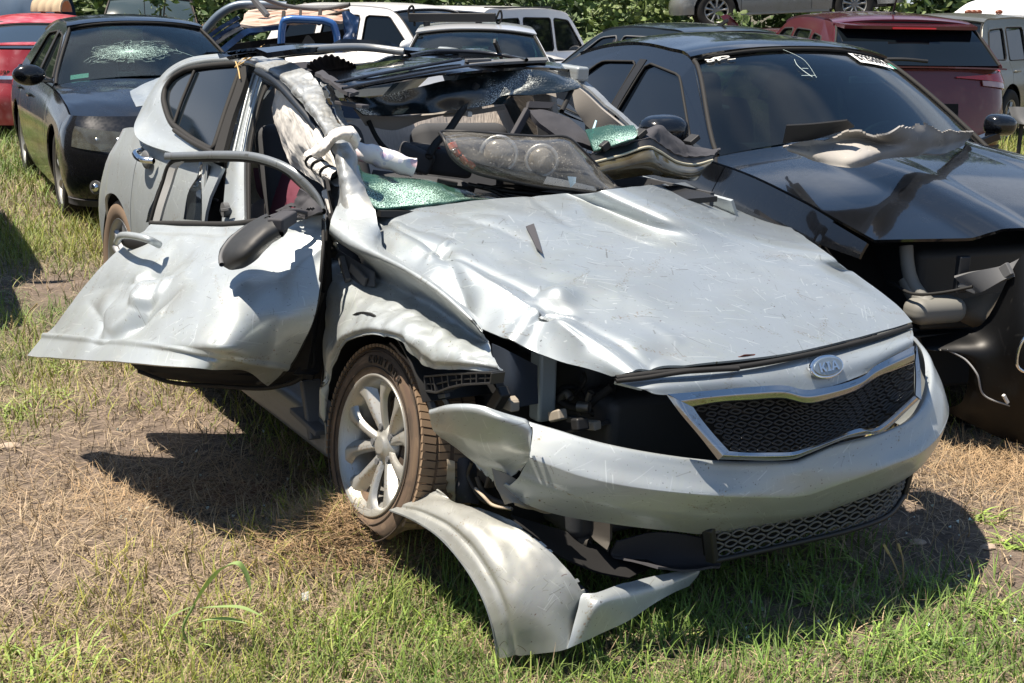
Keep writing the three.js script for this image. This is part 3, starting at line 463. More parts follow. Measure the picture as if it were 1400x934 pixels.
// hood
{
  const rows = [
    [oh(515, 289, -.01), oh(521, 336, -.03), oh(574, 390, -.06), oh(653, 446, -.07), oh(748, 487, -.055), oh(838, 514, -.03)],
    [oh(528, 288), oh(552, 318), oh(622, 362), oh(697, 408), oh(775, 452), oh(862, 510)],
    [oh(560, 285), oh(607, 330), oh(680, 376), oh(752, 424), oh(822, 464), oh(888, 504)],
    [oh(650, 277), oh(725, 322), oh(805, 370), oh(882, 418), oh(953, 460), oh(1012, 495)],
    [oh(765, 268, .01), oh(852, 308), oh(934, 352), oh(1010, 400), oh(1077, 443), oh(1122, 476)],
    [oh(885, 256, .02), oh(962, 292), oh(1037, 334), oh(1112, 378), oh(1172, 420), oh(1203, 456)],
    [oh(975, 247, .03), oh(1036, 284, .01), oh(1106, 331), oh(1171, 378), oh(1222, 418), oh(1246, 443)]];
  const A = oh(740, 424), B = oh(762, 408), C = oh(838, 400), D = oh(560, 372), E = oh(600, 340), G = oh(700, 300), I = oh(850, 470);
  const FL = [[oh(520, 300), oh(598, 341), .010, .016], [oh(556, 368), oh(612, 330), .012, -.014], [oh(690, 452), oh(745, 428), .012, .016], [oh(745, 426), oh(790, 436), .010, -.014], [oh(640, 300), oh(720, 330), .02, .007], [oh(720, 270), oh(778, 312), .012, .008], [oh(700, 470), oh(752, 452), .012, .012], [oh(800, 470), oh(760, 440), .016, -.010], [oh(925, 470), oh(880, 440), .03, -.006]];
  const R1 = [oh(640, 400), oh(700, 440), oh(598, 341), oh(885, 503)];
  mesh('hood', sheet(rows, { nu: 150, nv: 150, thick: .007, flip: false, disp: p =>
    dent(p, A.x, A.z, .06, .02) + dent(p, B.x, B.z, .05, -.028) + dent(p, C.x, C.z, .11, -.012) + dent(p, I.x, I.z, .09, -.008) + dent(p, D.x, D.z, .07, -.025) + dent(p, E.x, E.z, .06, .018) + dent(p, G.x, G.z, .16, -.01)
    + ridge(p, E.x, E.z, R1[0].x, R1[0].z, .022, .014) + ridge(p, R1[1].x, R1[1].z, A.x, A.z, .03, -.018) + ridge(p, R1[2].x, R1[2].z, R1[3].x, R1[3].z, .018, .008)
    
    + FL.reduce((q, f) => q + foldC(p, f[0], f[1], f[2], f[3]), 0) + .005 * fbm(p.x * 5, p.z * 5, 3, 3) + .009 * (1 - 2 * Math.abs(fbm(p.x * 7, p.z * 7, 7, 2))) * sstep(.2, .5, p.z) }), M.silver, wreck);
  // black rubber seal under the hood's front edge
  mesh('hood_seal', [tube([oh(842, 517, .004), oh(900, 510, .008), oh(1000, 503, .004), oh(1100, 486, .002), oh(1200, 461, .002), oh(1245, 446, .002)], .008, 50, 6), tube([oh(842, 521, .0), oh(880, 517, .004), oh(940, 508, .012), oh(1010, 504, .004)], .007, 30, 6)], M.rubber, wreck);
}
// nose panel with the badge, between hood and grille
const nose = mesh('nose_panel', sheet([
  [oh(840, 522, -.015), oh(900, 513, -.012), oh(1000, 506, -.012), oh(1100, 489, -.01), oh(1200, 464, -.01), oh(1247, 448, -.01)],
  [of(875, 531), of(915, 526), of(1010, 519), of(1104, 511), of(1198, 484), of(1249, 461)],
  [of(880, 533), of(914, 540), of(1028, 533), of(1103, 537), of(1190, 508), of(1248, 476)]], { nu: 30, nv: 70, thick: .008, flip: false, lin: false }), M.silver, wreck);
{
  const c = of(1129, 502, .012), n = of(1129, 496).sub(of(1129, 508)), rt = of(1145, 499).sub(of(1113, 505)); const z = rt.clone().cross(n).normalize().negate(); if (z.x < 0) z.negate(); const x = rt.clone().normalize(), y = z.clone().cross(x).normalize();
  const m = new THREE.Matrix4().makeBasis(x, y, z).setPosition(c); const ell = (a, b, h, bev) => { const s = new THREE.Shape(); s.absellipse(0, 0, a, b, 0, Math.PI * 2); const g = new THREE.ExtrudeGeometry(s, { depth: h, bevelEnabled: true, bevelSize: bev, bevelThickness: bev, bevelSegments: 3, curveSegments: 28 }); return g; };
  const rim = ell(.058, .029, .004, .004).applyMatrix4(m), fld = ell(.050, .023, .004, .003).translate(0, 0, .005).applyMatrix4(m);
  mesh('badge', [rim], M.chrome, nose); mesh('badge_field', [fld], phys(0x7f8b94, { roughness: .25, metalness: .6, clearcoat: 1 }), nose);
  const t = text('KIA', .026, .003); t.scale(1.25, 1, 1); t.translate(0, 0, .0125); mesh('badge_letters', [t.applyMatrix4(m)], M.chrome, nose);
}
// grille: chrome surround, black mesh of flattened hexagons
{
  const outT = [[913, 539], [970, 534], [1028, 529], [1072, 527], [1103, 533], [1143, 527], [1179, 515], [1196, 501], [1222, 487], [1250, 473]], inT = [[948, 557], [985, 551], [1028, 548], [1071, 546], [1105, 553], [1143, 545], [1174, 534], [1200, 517], [1225, 506], [1250, 496]];
  const inB = [[997, 617], [1020, 619], [1050, 619], [1084, 618], [1108, 611], [1131, 603], [1152, 594], [1174, 586], [1202, 583], [1250, 541]], outB = [[982, 628], [1015, 629], [1050, 630], [1084, 628], [1104, 621], [1140, 606], [1160, 599], [1187, 594], [1210, 589], [1257, 546]];
  const st = (a, b, o) => sheet([a.map(p => of(p[0], p[1], .012)), a.map((p, i) => of(lerp(p[0], b[i][0], .5), lerp(p[1], b[i][1], .5), .022)), b.map(p => of(p[0], p[1], .006)), b.map(p => of(p[0], p[1], -.03))], { nu: 14, nv: 60, thick: .006, lin: 'rows', ...o });
  const gr = mesh('grille', [st(outT, inT), st(inB.map(a => a), outB).clone(),
    sheet([[of(911, 539, .012), of(930, 565, .014), of(956, 596, .014), of(982, 629, .012)], [of(930, 548, .02), of(943, 570, .02), of(967, 597, .02), of(990, 622, .02)], [of(948, 557, .006), of(958, 572, .006), of(976, 594, .006), of(997, 617, .006)]], { nu: 8, nv: 20, thick: .006, flip: true }),
    sheet([[of(1250, 496, .006), of(1251, 516, .006), of(1250, 541, .006)], [of(1252, 473, .012), of(1257, 510, .012), of(1258, 547, .012)]], { nu: 5, nv: 10, thick: .006 })], M.chromeWorn, wreck);
  // inner black frame and backing
  const fin = (a, b) => sheet([a.map(p => of(p[0], p[1], -.028)), b.map(p => of(p[0], p[1], -.028))], { nu: 10, nv: 60, thick: .004 });
  mesh('grille_back', [sheet([inT.map(p => of(p[0], p[1] + 0, -.06)), inB.map(p => of(p[0], p[1], -.06))], { nu: 6, nv: 30, thick: .01 })], M.dark, gr);
  const S = sampler([inT.map(p => of(p[0], p[1], -.02)), inB.map(p => of(p[0], p[1], -.02))], 'rows'), list = [];
  const NR = 8, NC = 20; 
  for (let i = 0; i < NR; i++) for (let j = 0; j < NC; j++) {
    const cs = (i + .5) / NR, ct = (j + .5 + (i % 2) * .5) / NC; if (ct > .985) continue; const hs = .46 / NR, ht = .43 / NC;
    const ring = [[0, -1], [-.62, -.42], [-.8, 0], [-.62, .42], [0, 1], [.62, .42], [.8, 0], [.62, -.42]].map(q => S(clamp(cs + q[0] * hs, 0, 1), clamp(ct + q[1] * ht, 0, 1)));
    list.push(new THREE.TubeGeometry(new THREE.CatmullRomCurve3(ring, true, 'catmullrom', .3), 16, .0028, 5, true));
  }
  mesh('grille_mesh', list, std(0x1c1d1f, { roughness: .35 }), gr);
}
// bumper: long upper shell, torn at its right end
{
  const T = [[721, 576], [760, 588], [800, 600], [860, 614], [920, 624], [983, 631], [1050, 632], [1084, 631], [1104, 624], [1140, 609], [1187, 597], [1215, 588], [1240, 566], [1257, 548], [1270, 508]];
  const T2 = [[723, 588], [760, 600], [800, 613], [860, 627], [920, 637], [983, 644], [1050, 646], [1084, 645], [1104, 639], [1140, 625], [1187, 611], [1215, 600], [1244, 580], [1264, 560], [1281, 530]];
  const Mi = [[719, 624], [756, 637], [796, 651], [858, 664], [920, 672], [983, 678], [1050, 680], [1084, 679], [1110, 675], [1145, 663], [1190, 648], [1220, 636], [1248, 618], [1270, 598], [1286, 562]];
  const L1 = [[702, 652], [740, 668], [785, 684], [850, 698], [918, 707], [980, 712], [1050, 709], [1086, 706], [1115, 700], [1150, 690], [1196, 674], [1225, 661], [1254, 644], [1274, 622], [1287, 592]];
  const L = [[682, 668], [722, 690], [775, 706], [845, 718], [915, 726], [975, 731], [1050, 719], [1088, 711], [1118, 704], [1153, 691], [1200, 673], [1230, 660], [1256, 648], [1272, 632], [1284, 608]];
  const mix = (A, B, f) => A.map((p, i) => [lerp(p[0], B[i][0], f), lerp(p[1], B[i][1], f)]);
  const R = [T.map(p => of(p[0], p[1], -.075)), T.map(p => of(p[0], p[1], -.045)), T2.map(p => of(p[0], p[1], -.030)), mix(T2, Mi, .5).map(p => of(p[0], p[1], -.012)), mix(T2, Mi, .93).map(p => of(p[0], p[1], .008)), mix(Mi, L1, .12).map(p => of(p[0], p[1], .010)), mix(Mi, L1, .6).map(p => of(p[0], p[1], .004)), L1.map(p => of(p[0], p[1], -.002)), L.map((p, i) => of(p[0], p[1] , -.03))];
  const yE = [.64, .63, .60, .56, .515, .50, .43, .365, .315], oE = [-.075, -.045, -.03, -.012, .008, .010, .004, -.002, -.03];
  R.forEach((row, i) => { row.length = 12; const a = row[11]; for (const f of [.22, .42, .6, .76, .9, 1]) { const zz = lerp(a.z, -.885, f), yy = lerp(a.y, yE[i], sstep(0, .9, f)), p = V(0, yy, zz); p.x = frontX(p) + oE[i]; row.push(p); } row.push(V(.30, yE[i], -.895)); });
  const bp = mesh('bumper', sheet(R, { nu: 60, nv: 120, thick: .004, disp: p => .004 * fbm(p.x * 4, p.y * 6, p.z * 4, 3), mask: (s, t) => t > .012 * (fbm(s * 9, 1, 4) + .5) * (s > .2 ? 1 : 0) }), M.silver2, wreck);
  const z = (u, v, zz) => k(u, v, 'z', zz);
  mesh('bumper_corner', sheet([
    [z(588, 561, .925), z(616, 554, .925), z(652, 554, .90), z(680, 564, .87), z(714, 573, .81), z(722, 578, .79)],
    [z(588, 567, .93), z(618, 562, .93), z(652, 565, .905), z(684, 575, .875), z(718, 586, .815), z(726, 592, .80)],
    [z(594, 588, .90), z(620, 592, .90), z(652, 600, .875), z(684, 606, .845), z(712, 612, .81), z(725, 616, .80)],
    [z(614, 604, .85), z(636, 618, .835), z(660, 632, .815), z(686, 636, .795), z(708, 634, .78), z(722, 630, .775)],
    [z(640, 622, .825), z(653, 638, .815), z(665, 651, .805), z(680, 663, .79), z(695, 656, .78), z(712, 646, .775)]], { nu: 50, nv: 70, thick: .004, flip: true, disp: p => .004 * fbm(p.x * 6, p.y * 6, p.z * 6), mask: (s, t) => s < .965 - .07 * (fbm(t * 17, 2, 6, 4) + .2) }), M.silver2, wreck);
  mesh('bumper_tear', [bar(z(716, 573, .77), z(717, 596, .78), .012, .01), bar(z(718, 596, .79), z(722, 606, .80), .006, .01)], M.plastic, wreck);
}
// lower grille
{
  const zs = [0, 1, 2, 3, 4, 5].map(i => lerp(.265, -.68, i / 5)), lgp = (z, y, d) => V(.86 - .45 * (Math.abs(z) / .9) ** 4 + d, y, z), T = zs, B = zs, TT = d => zs.map(z => lgp(z, .285, d)), BB = d => zs.map(z => lgp(z - (z > 0 ? .04 * z / .265 : 0), .172, d - .02));
  const lg = mesh('bumper_grille', [sheet([TT(-.045), BB(-.045)], { nu: 6, nv: 30, thick: .004 })], M.dark, wreck);
  mesh('grille_frame', [tube(BB(-.005), .009, 40, 6), bar(TT(-.01)[0], BB(-.01)[0], .03, .03), bar(TT(-.01)[5], BB(-.01)[5], .02, .02)], M.plastic, lg);
  const S = sampler([TT(-.015), BB(-.015)], 'rows'), list = []; const NR = 4, NC = 17;
  for (let i = 0; i < NR; i++) for (let j = 0; j < NC; j++) { const cs = (i + .5) / NR, ct = (j + .5 + (i % 2) * .5) / NC; if (ct > .985) continue; const ring = [[0, -1], [-.7, -.4], [-.8, 0], [-.7, .4], [0, 1], [.7, .4], [.8, 0], [.7, -.4]].map(q => S(clamp(cs + q[0] * .48 / NR, 0, 1), clamp(ct + q[1] * .46 / NC, 0, 1))); list.push(new THREE.TubeGeometry(new THREE.CatmullRomCurve3(ring, true, 'catmullrom', .3), 16, .0034, 5, true)); }
  mesh('grille_mesh', list, std(0x5a5a58, { roughness: .7 }), lg);
  mesh('splash_shield', sheet([[k(842, 740, 'z', .45), k(900, 728, 'z', .3), k(970, 737, 'z', .17)], [k(838, 762, 'z', .45), k(900, 772, 'z', .3), k(985, 772, 'z', .14)], [k(900, 775, 'z', .4), k(930, 778, 'z', .3), k(975, 776, 'z', .2)]], { nu: 12, nv: 20, thick: .006, disp: p => .012 * fbm(p.x * 7, p.y * 7, p.z * 7) }), M.plasticDusty, wreck);
}
// right front fender, crumpled; open slot at its rear
{
  const z = (u, v, zz) => k(u, v, 'z', zz);
  const cols = [
    [[470, 268, .76], [452, 312, 0.882], [454, 332, 0.785], [447, 400, 0.865], [444, 500, .91], [441, 598, .905]],
    [[513, 305, .765], [478, 332, 0.872], [482, 350, 0.765], [464, 412, 0.865], [450, 475, .91], [445, 517, .915]],
    [[522, 340, .77], [520, 352, 0.862], [514, 375, 0.745], [492, 415, 0.855], [476, 450, .905], [469, 468, .915]],
    [[549, 359, .77], [556, 370, 0.862], [546, 393, 0.745], [524, 420, 0.850], [508, 443, .90], [500, 456, .915]],
    [[597, 390, .78], [600, 399, 0.857], [588, 414, 0.745], [570, 432, 0.845], [555, 452, .90], [543, 465, .91]],
    [[641, 427, .78], [640, 434, 0.852], [630, 444, 0.745], [612, 465, 0.840], [596, 484, .89], [580, 501, .895]],
    [[652, 440, .78], [652, 446, 0.842], [652, 460, 0.745], [648, 476, 0.830], [640, 490, .87], [636, 506, .875]],
    [[657, 448, .78], [659, 454, 0.837], [666, 466, 0.765], [673, 483, 0.820], [679, 497, .84], [686, 510, .84]]];
  const rows = [0, 1, 2, 3, 4, 5].map(i => cols.map(c => z(...c[i])));
  mesh('fender', sheet(rows, { nu: 90, nv: 110, thick: .005, flip: true, disp: (p, n, s, t) => sstep(.25, .45, s) * (crumple(p, .020, 7, 3) * sstep(.3, .55, t) + crumple(p, .010, 6, 8)) + .004 * fbm(p.x * 20, p.y * 20, p.z * 9) + .012 * sstep(.86, .95, s),
    mask: (s, t) => !(s > .33 && s < .46 && t > .03 + .3 * (s - .33) && t < .2 - .4 * Math.abs(s - .40)) }), M.silver2, wreck);
  mesh('fender_slot', [sheet([[z(456, 338, .80), z(512, 372, .77)], [z(452, 385, .82), z(512, 392, .79)]], { nu: 4, nv: 4, thick: .004 }), bar(z(466, 352, .81), z(476, 384, .82), .02, .02), bar(z(480, 365, .81), z(500, 386, .80), .01, .03)], M.plasticGrey, wreck);
  mesh('wheel_liner', [sheetF((u, v) => { const a = lerp(.62, 3.0, u), r = .405 - .0 * v; return V(Math.cos(a) * r, .335 + Math.sin(a) * r, lerp(.52, .885, v)); }, { nu: 30, nv: 6, thick: .006, disp: p => .012 * fbm(p.x * 8, p.y * 8, p.z * 8) })], M.plastic, wreck);
  mesh('liner_edge', sheet([[z(532, 470, .86), z(556, 495, .86), z(578, 535, .85), z(596, 562, .83)], [z(545, 476, .82), z(568, 503, .82), z(586, 535, .81), z(598, 556, .80)]], { nu: 4, nv: 16, thick: .006, disp: p => .01 * fbm(p.x * 12, p.y * 12, 3) }), M.tyreDusty, wreck);
  // black plastic lattice bracket where the lamp and bumper were fixed
  const lat = []; const q = (u, v) => z(u, v, .85);
  const gA = [[588, 514], [600, 513], [620, 511], [640, 510], [660, 509], [681, 509]], gB = [[590, 534], [604, 536], [622, 529], [640, 525], [660, 524], [679, 523]];
  for (let i = 0; i < 5; i++) { lat.push(bar(q(...gA[i]), q(...gA[i + 1]), .04, .006), bar(q(...gB[i]), q(...gB[i + 1]), .04, .006), bar(q((gA[i][0] + gB[i][0]) / 2, (gA[i][1] + gB[i][1]) / 2), q((gA[i + 1][0] + gB[i + 1][0]) / 2, (gA[i + 1][1] + gB[i + 1][1]) / 2), .03, .005)); }
  for (let i = 0; i < 6; i++) lat.push(bar(q(...gA[i]), q(...gB[i]), .04, .006)); for (let i = 0; i < 5; i++) lat.push(bar(q(lerp(gA[i][0], gA[i + 1][0], .5), gA[i][1]), q(lerp(gB[i][0], gB[i + 1][0], .5), gB[i][1]), .03, .005));
  mesh('lamp_bracket', lat, std(0x202123, { roughness: .5 }), wreck);
  mesh('bracket_arm', [bar(z(585, 545, .84), z(612, 540, .82), .02, .012), bar(z(604, 541, .82), z(614, 556, .8), .02, .012), bar(z(588, 548, .84), z(592, 560, .84), .015, .02)], M.plasticGrey, wreck);
}
// right front wheel: flat tyre, ten-spoke alloy sunk to the ground
{
  const w = new THREE.Group(); w.name = 'wheel'; wreck.add(w); w.position.set(.0, .325, .79); w.rotation.set(-.15, .03, -.12, 'YXZ');
  const n = 96, R = .302, rr = .204, h = .105, gy = -.219;
  const tg = tyreGeo(R, .206, rr, 0, n), p = tg.attributes.position; 
  for (let i = 0; i < p.count; i++) { const y = p.getY(i); const gyz = p.getZ(i) > .065 ? gy : -.155; if (y < gyz) { const f = (gyz - y); p.setY(i, gyz - .12 * f); p.setZ(i, p.getZ(i) * (1 + f * 1.0)); } else { const a = Math.atan2(y, p.getX(i)), r = Math.hypot(p.getX(i), y); if (a > 1.6 && a < 3.0 && r > .29) { const d = .012 * fbm(a * 6, 3, 1); p.setX(i, p.getX(i) * (1 + d)); p.setY(i, y * (1 + d)); } } } tg.computeVertexNormals();
  const S = 1024, [c, x] = canvas(S, 256), r = rng(3); x.fillStyle = '#58493c'; x.fillRect(0, 0, S, 256);
  for (let i = 0; i < 900; i++) { x.fillStyle = `rgba(${r() < .5 ? '40,34,30' : '140,118,95'},${r() * .3})`; x.beginPath(); x.ellipse(r() * S, r() * 256, 4 + r() * 40, 2 + r() * 8, 0, 0, 7); x.fill(); }
  // rubber is clean black near the bead and between tread blocks
  const dustTex = ctex(c);
  const tm = std(0xffffff, { roughness: .95, map: dustTex });
  const ty = mesh('tyre', tg, tm, w);
  const blocks = []; for (let i = 0; i < 84; i++) { const a = i / 84 * Math.PI * 2; if (Math.sin(a) * R < -.15) continue; for (const [z0, z1, sk] of [[-.095, -.055, .02], [-.045, -.008, -.01], [.008, .045, .01], [.055, .1, -.02]]) { const g = new THREE.BoxGeometry(.009, (i % 7 === 0 ? .016 : .019), z1 - z0); g.rotateX(sk * 6); g.translate(R + .001, 0, (z0 + z1) / 2); g.rotateZ(a + (z0 > 0 ? .02 : 0)); blocks.push(g); } }
  const tb = mesh('tread', blocks, std(0x7a6753, { roughness: 1 }), w); 
  // raised sidewall lettering
  const let_ = []; const word = 'CONTOUR'; for (let i = 0; i < word.length; i++) { const a = 1.98 - i * .125; const g = text(word[i], .024, .003); g.rotateZ(a - Math.PI / 2); g.translate(Math.cos(a) * .261, Math.sin(a) * .261, .1075); let_.push(g); }
  mesh('sidewall_letters', let_, std(0x241f1b, { roughness: .8 }), w);
  for (const q of [.238, .288]) mesh('sidewall_rib', [new THREE.TorusGeometry(q, .0022, 5, 90).translate(0, 0, q < .27 ? .106 : .100)], std(0x3a312a, { roughness: .9 }), w);
  // rim
  const bar_ = new THREE.LatheGeometry([[rr - .012, -h * .9], [rr - .03, -h * .5], [rr - .04, 0], [rr - .03, h * .5], [rr - .012, h * .82], [rr, h * .93], [rr + .008, h * .99], [rr + .013, h * .97], [rr + .013, h * .85]].map(a => new THREE.Vector2(...a)), 72); bar_.rotateX(Math.PI / 2);
  const rim = mesh('rim', bar_, M.alloy, w);
  for (let i = 0; i < 5; i++) { const a0 = i / 5 * 6.2832 + 1.47; const one = sd => { const g = sheetF((s, t) => { const rad = lerp(.045, rr + .002, s), wd = lerp(.024, .036, s) - .006 * Math.sin(3.14 * s) + .022 * sstep(.6, 1, s), off = sd * lerp(.026, .072, s ** .9); const q = 2 * t - 1; const zz = h * (.58 + .28 * s + .06 * Math.sin(3.14 * s)) - (sd * q > .1 ? (sd * q - .1) * .030 : 0) - (sd * q < -.7 ? (-.7 - sd * q) * .05 : 0); return V(rad, off + q * wd, zz); }, { nu: 14, nv: 10, thick: .02 }); g.rotateZ(a0); return g; }; mesh('spoke', one(1), M.alloy, rim); mesh('spoke', one(-1), M.alloy, rim); }
  mesh('hub_cap', (() => { const g = new THREE.LatheGeometry([[0, h * .72], [.024, h * .72], [.029, h * .68], [.04, h * .6], [.066, h * .5], [.07, .01]].map(a => new THREE.Vector2(...a)), 32); g.rotateX(Math.PI / 2); return g; })(), M.alloy, rim);
  for (let i = 0; i < 5; i++) { const a = i / 5 * 6.2832 + 1.47 + .63; const g = cyl(.011, .011, .03, 6); g.rotateX(Math.PI / 2); g.translate(Math.cos(a) * .057, Math.sin(a) * .057, h * .5); mesh('wheel_nut', g, M.plasticGrey, rim); }
  mesh('brake_disc', [tr(cyl(.15, .15, .02, 40), 0, 0, -.01, Math.PI / 2), tr(cyl(.075, .075, .06, 24), 0, 0, .01, Math.PI / 2), box(.08, .17, -.06, .06, -.03, .05, .02)], std(0x4a4038, { roughness: .8, metalness: .3 }), w);
}
// right rear wheel and the three that are out of sight
makeWheel(wreck, .33, .22, .232, 5, 2, -2.795, .345, .80, 1, { tyre: M.tyreDusty, rim: M.alloyDull });
makeWheel(wreck, .33, .22, .232, 5, 2, -2.795, .345, -.80, -1); makeWheel(wreck, .33, .22, .232, 5, 2, 0, .345, -.80, -1);
// rear half of the body
{
  const rearDent = (p) => .006 * fbm(p.x * 3, p.y * 3, p.z * 3, 2);
  const rd = mesh('door', sidePanel(KS, -1.5, -2.5, 1, { disp: rearDent }), M.silver2, wreck); rd.userData.label = 'dusty rear door';
  const hp = k(194, 213, 'z', .93); mesh('handle', [tube([V(hp.x + .09, hp.y - .012, .905), V(hp.x + .05, hp.y - .01, .945), V(hp.x - .05, hp.y + .006, .945), V(hp.x - .09, hp.y + .012, .905)], .014, 20, 8)], M.chrome, rd);
  mesh('handle_cup', (() => { const g = new THREE.SphereGeometry(1, 20, 12); g.scale(.06, .04, .012); g.translate(hp.x - .02, hp.y - .02, .908); return g; })(), M.plasticGrey, rd);
  mesh('quarter_panel', sidePanel(KS, -2.507, KS.xbR, 1, { disp: rearDent }), M.silver2, wreck);
  mesh('quarter_panel', sidePanel(KS, -2.507, KS.xbR, -1), M.silver2, wreck);
  for (const [a, b] of [[-.45, -1.5], [-1.507, -2.5]]) mesh('door', sidePanel(KS, a, b, -1), M.silver2, wreck);
  mesh('fender', sidePanel({ ...KS, narrow: () => .93 , sideZ: (x, y) => KS.sideZ(x, y) * .93 }, .25, -.443, -1, { top: .14 }), M.silver2, wreck);
  mesh('bumper', sheetF((u, v) => KS.rear(lerp(-1.5708, 1.5708, v), lerp(.25, .925, u)), { nu: 14, nv: 40, thick: .012 }), M.silver2, wreck);
  mesh('side_marker', sheetF((u, v) => KS.rear(lerp(1.2, 1.38, v), lerp(.47, .5, u), .006), { nu: 2, nv: 6, thick: .004 }), M.redLens, wreck);
  mesh('trunk_lid', sheetF((u, v) => { const t = lerp(-1, 1, v), x = lerp(-2.95, -3.42 + .1 * t * t, u); return V(x, lerp(.97, .9, u) + .06 * (1 - Math.abs(t) ** 2.4), t * .74 ); }, { nu: 8, nv: 20, thick: .012, flip: true }), M.silver2, wreck);
  // bent-up flap of sheet metal standing at the tail
  mesh('torn_quarter_flap', sheet([[k(177, 124, 'x', -3.2), k(200, 113, 'x', -3.2), k(222, 106, 'x', -3.12), k(240, 104, 'x', -3.05)], [k(180, 134, 'x', -3.05), k(202, 128, 'x', -3.05), k(218, 120, 'x', -3.0), k(236, 112, 'x', -2.95)], [k(186, 146, 'x', -2.9), k(205, 142, 'x', -2.88), k(214, 132, 'x', -2.86), k(230, 122, 'x', -2.84)]], { nu: 14, nv: 20, thick: .004, disp: p => .012 * fbm(p.x * 9, p.y * 12, p.z * 9) }), M.silver, wreck);
  mesh('tail_structure', [bar(k(204, 150, 'x', -2.98), k(232, 128, 'x', -2.9), .05, .04), bar(k(198, 160, 'x', -3.0), k(215, 140, 'x', -2.95), .03, .04)], M.plasticGrey, wreck);
  mesh('sill', [box(-2.38, -.40, .15, .29, .74, .86, .03)], M.silverDull, wreck);
  mesh('underbody', [box(-3.5, .45, .19, .3, -.66, .66, .02), box(-2.4, -.4, .19, .42, -.78, .72, .02), tr(new THREE.CylinderGeometry(.385, .385, .3, 24, 1, true, 0, Math.PI), -2.795, .335, .74, Math.PI / 2, 0, Math.PI / 2)], M.dark, wreck);
  mesh('rocker_bracket', [bar(k(405, 560, 'z', .88), k(440, 592, 'z', .88), .05, .02), bar(k(424, 520, 'z', .86), k(436, 600, 'z', .86), .07, .03)], M.plasticGrey, wreck);
}
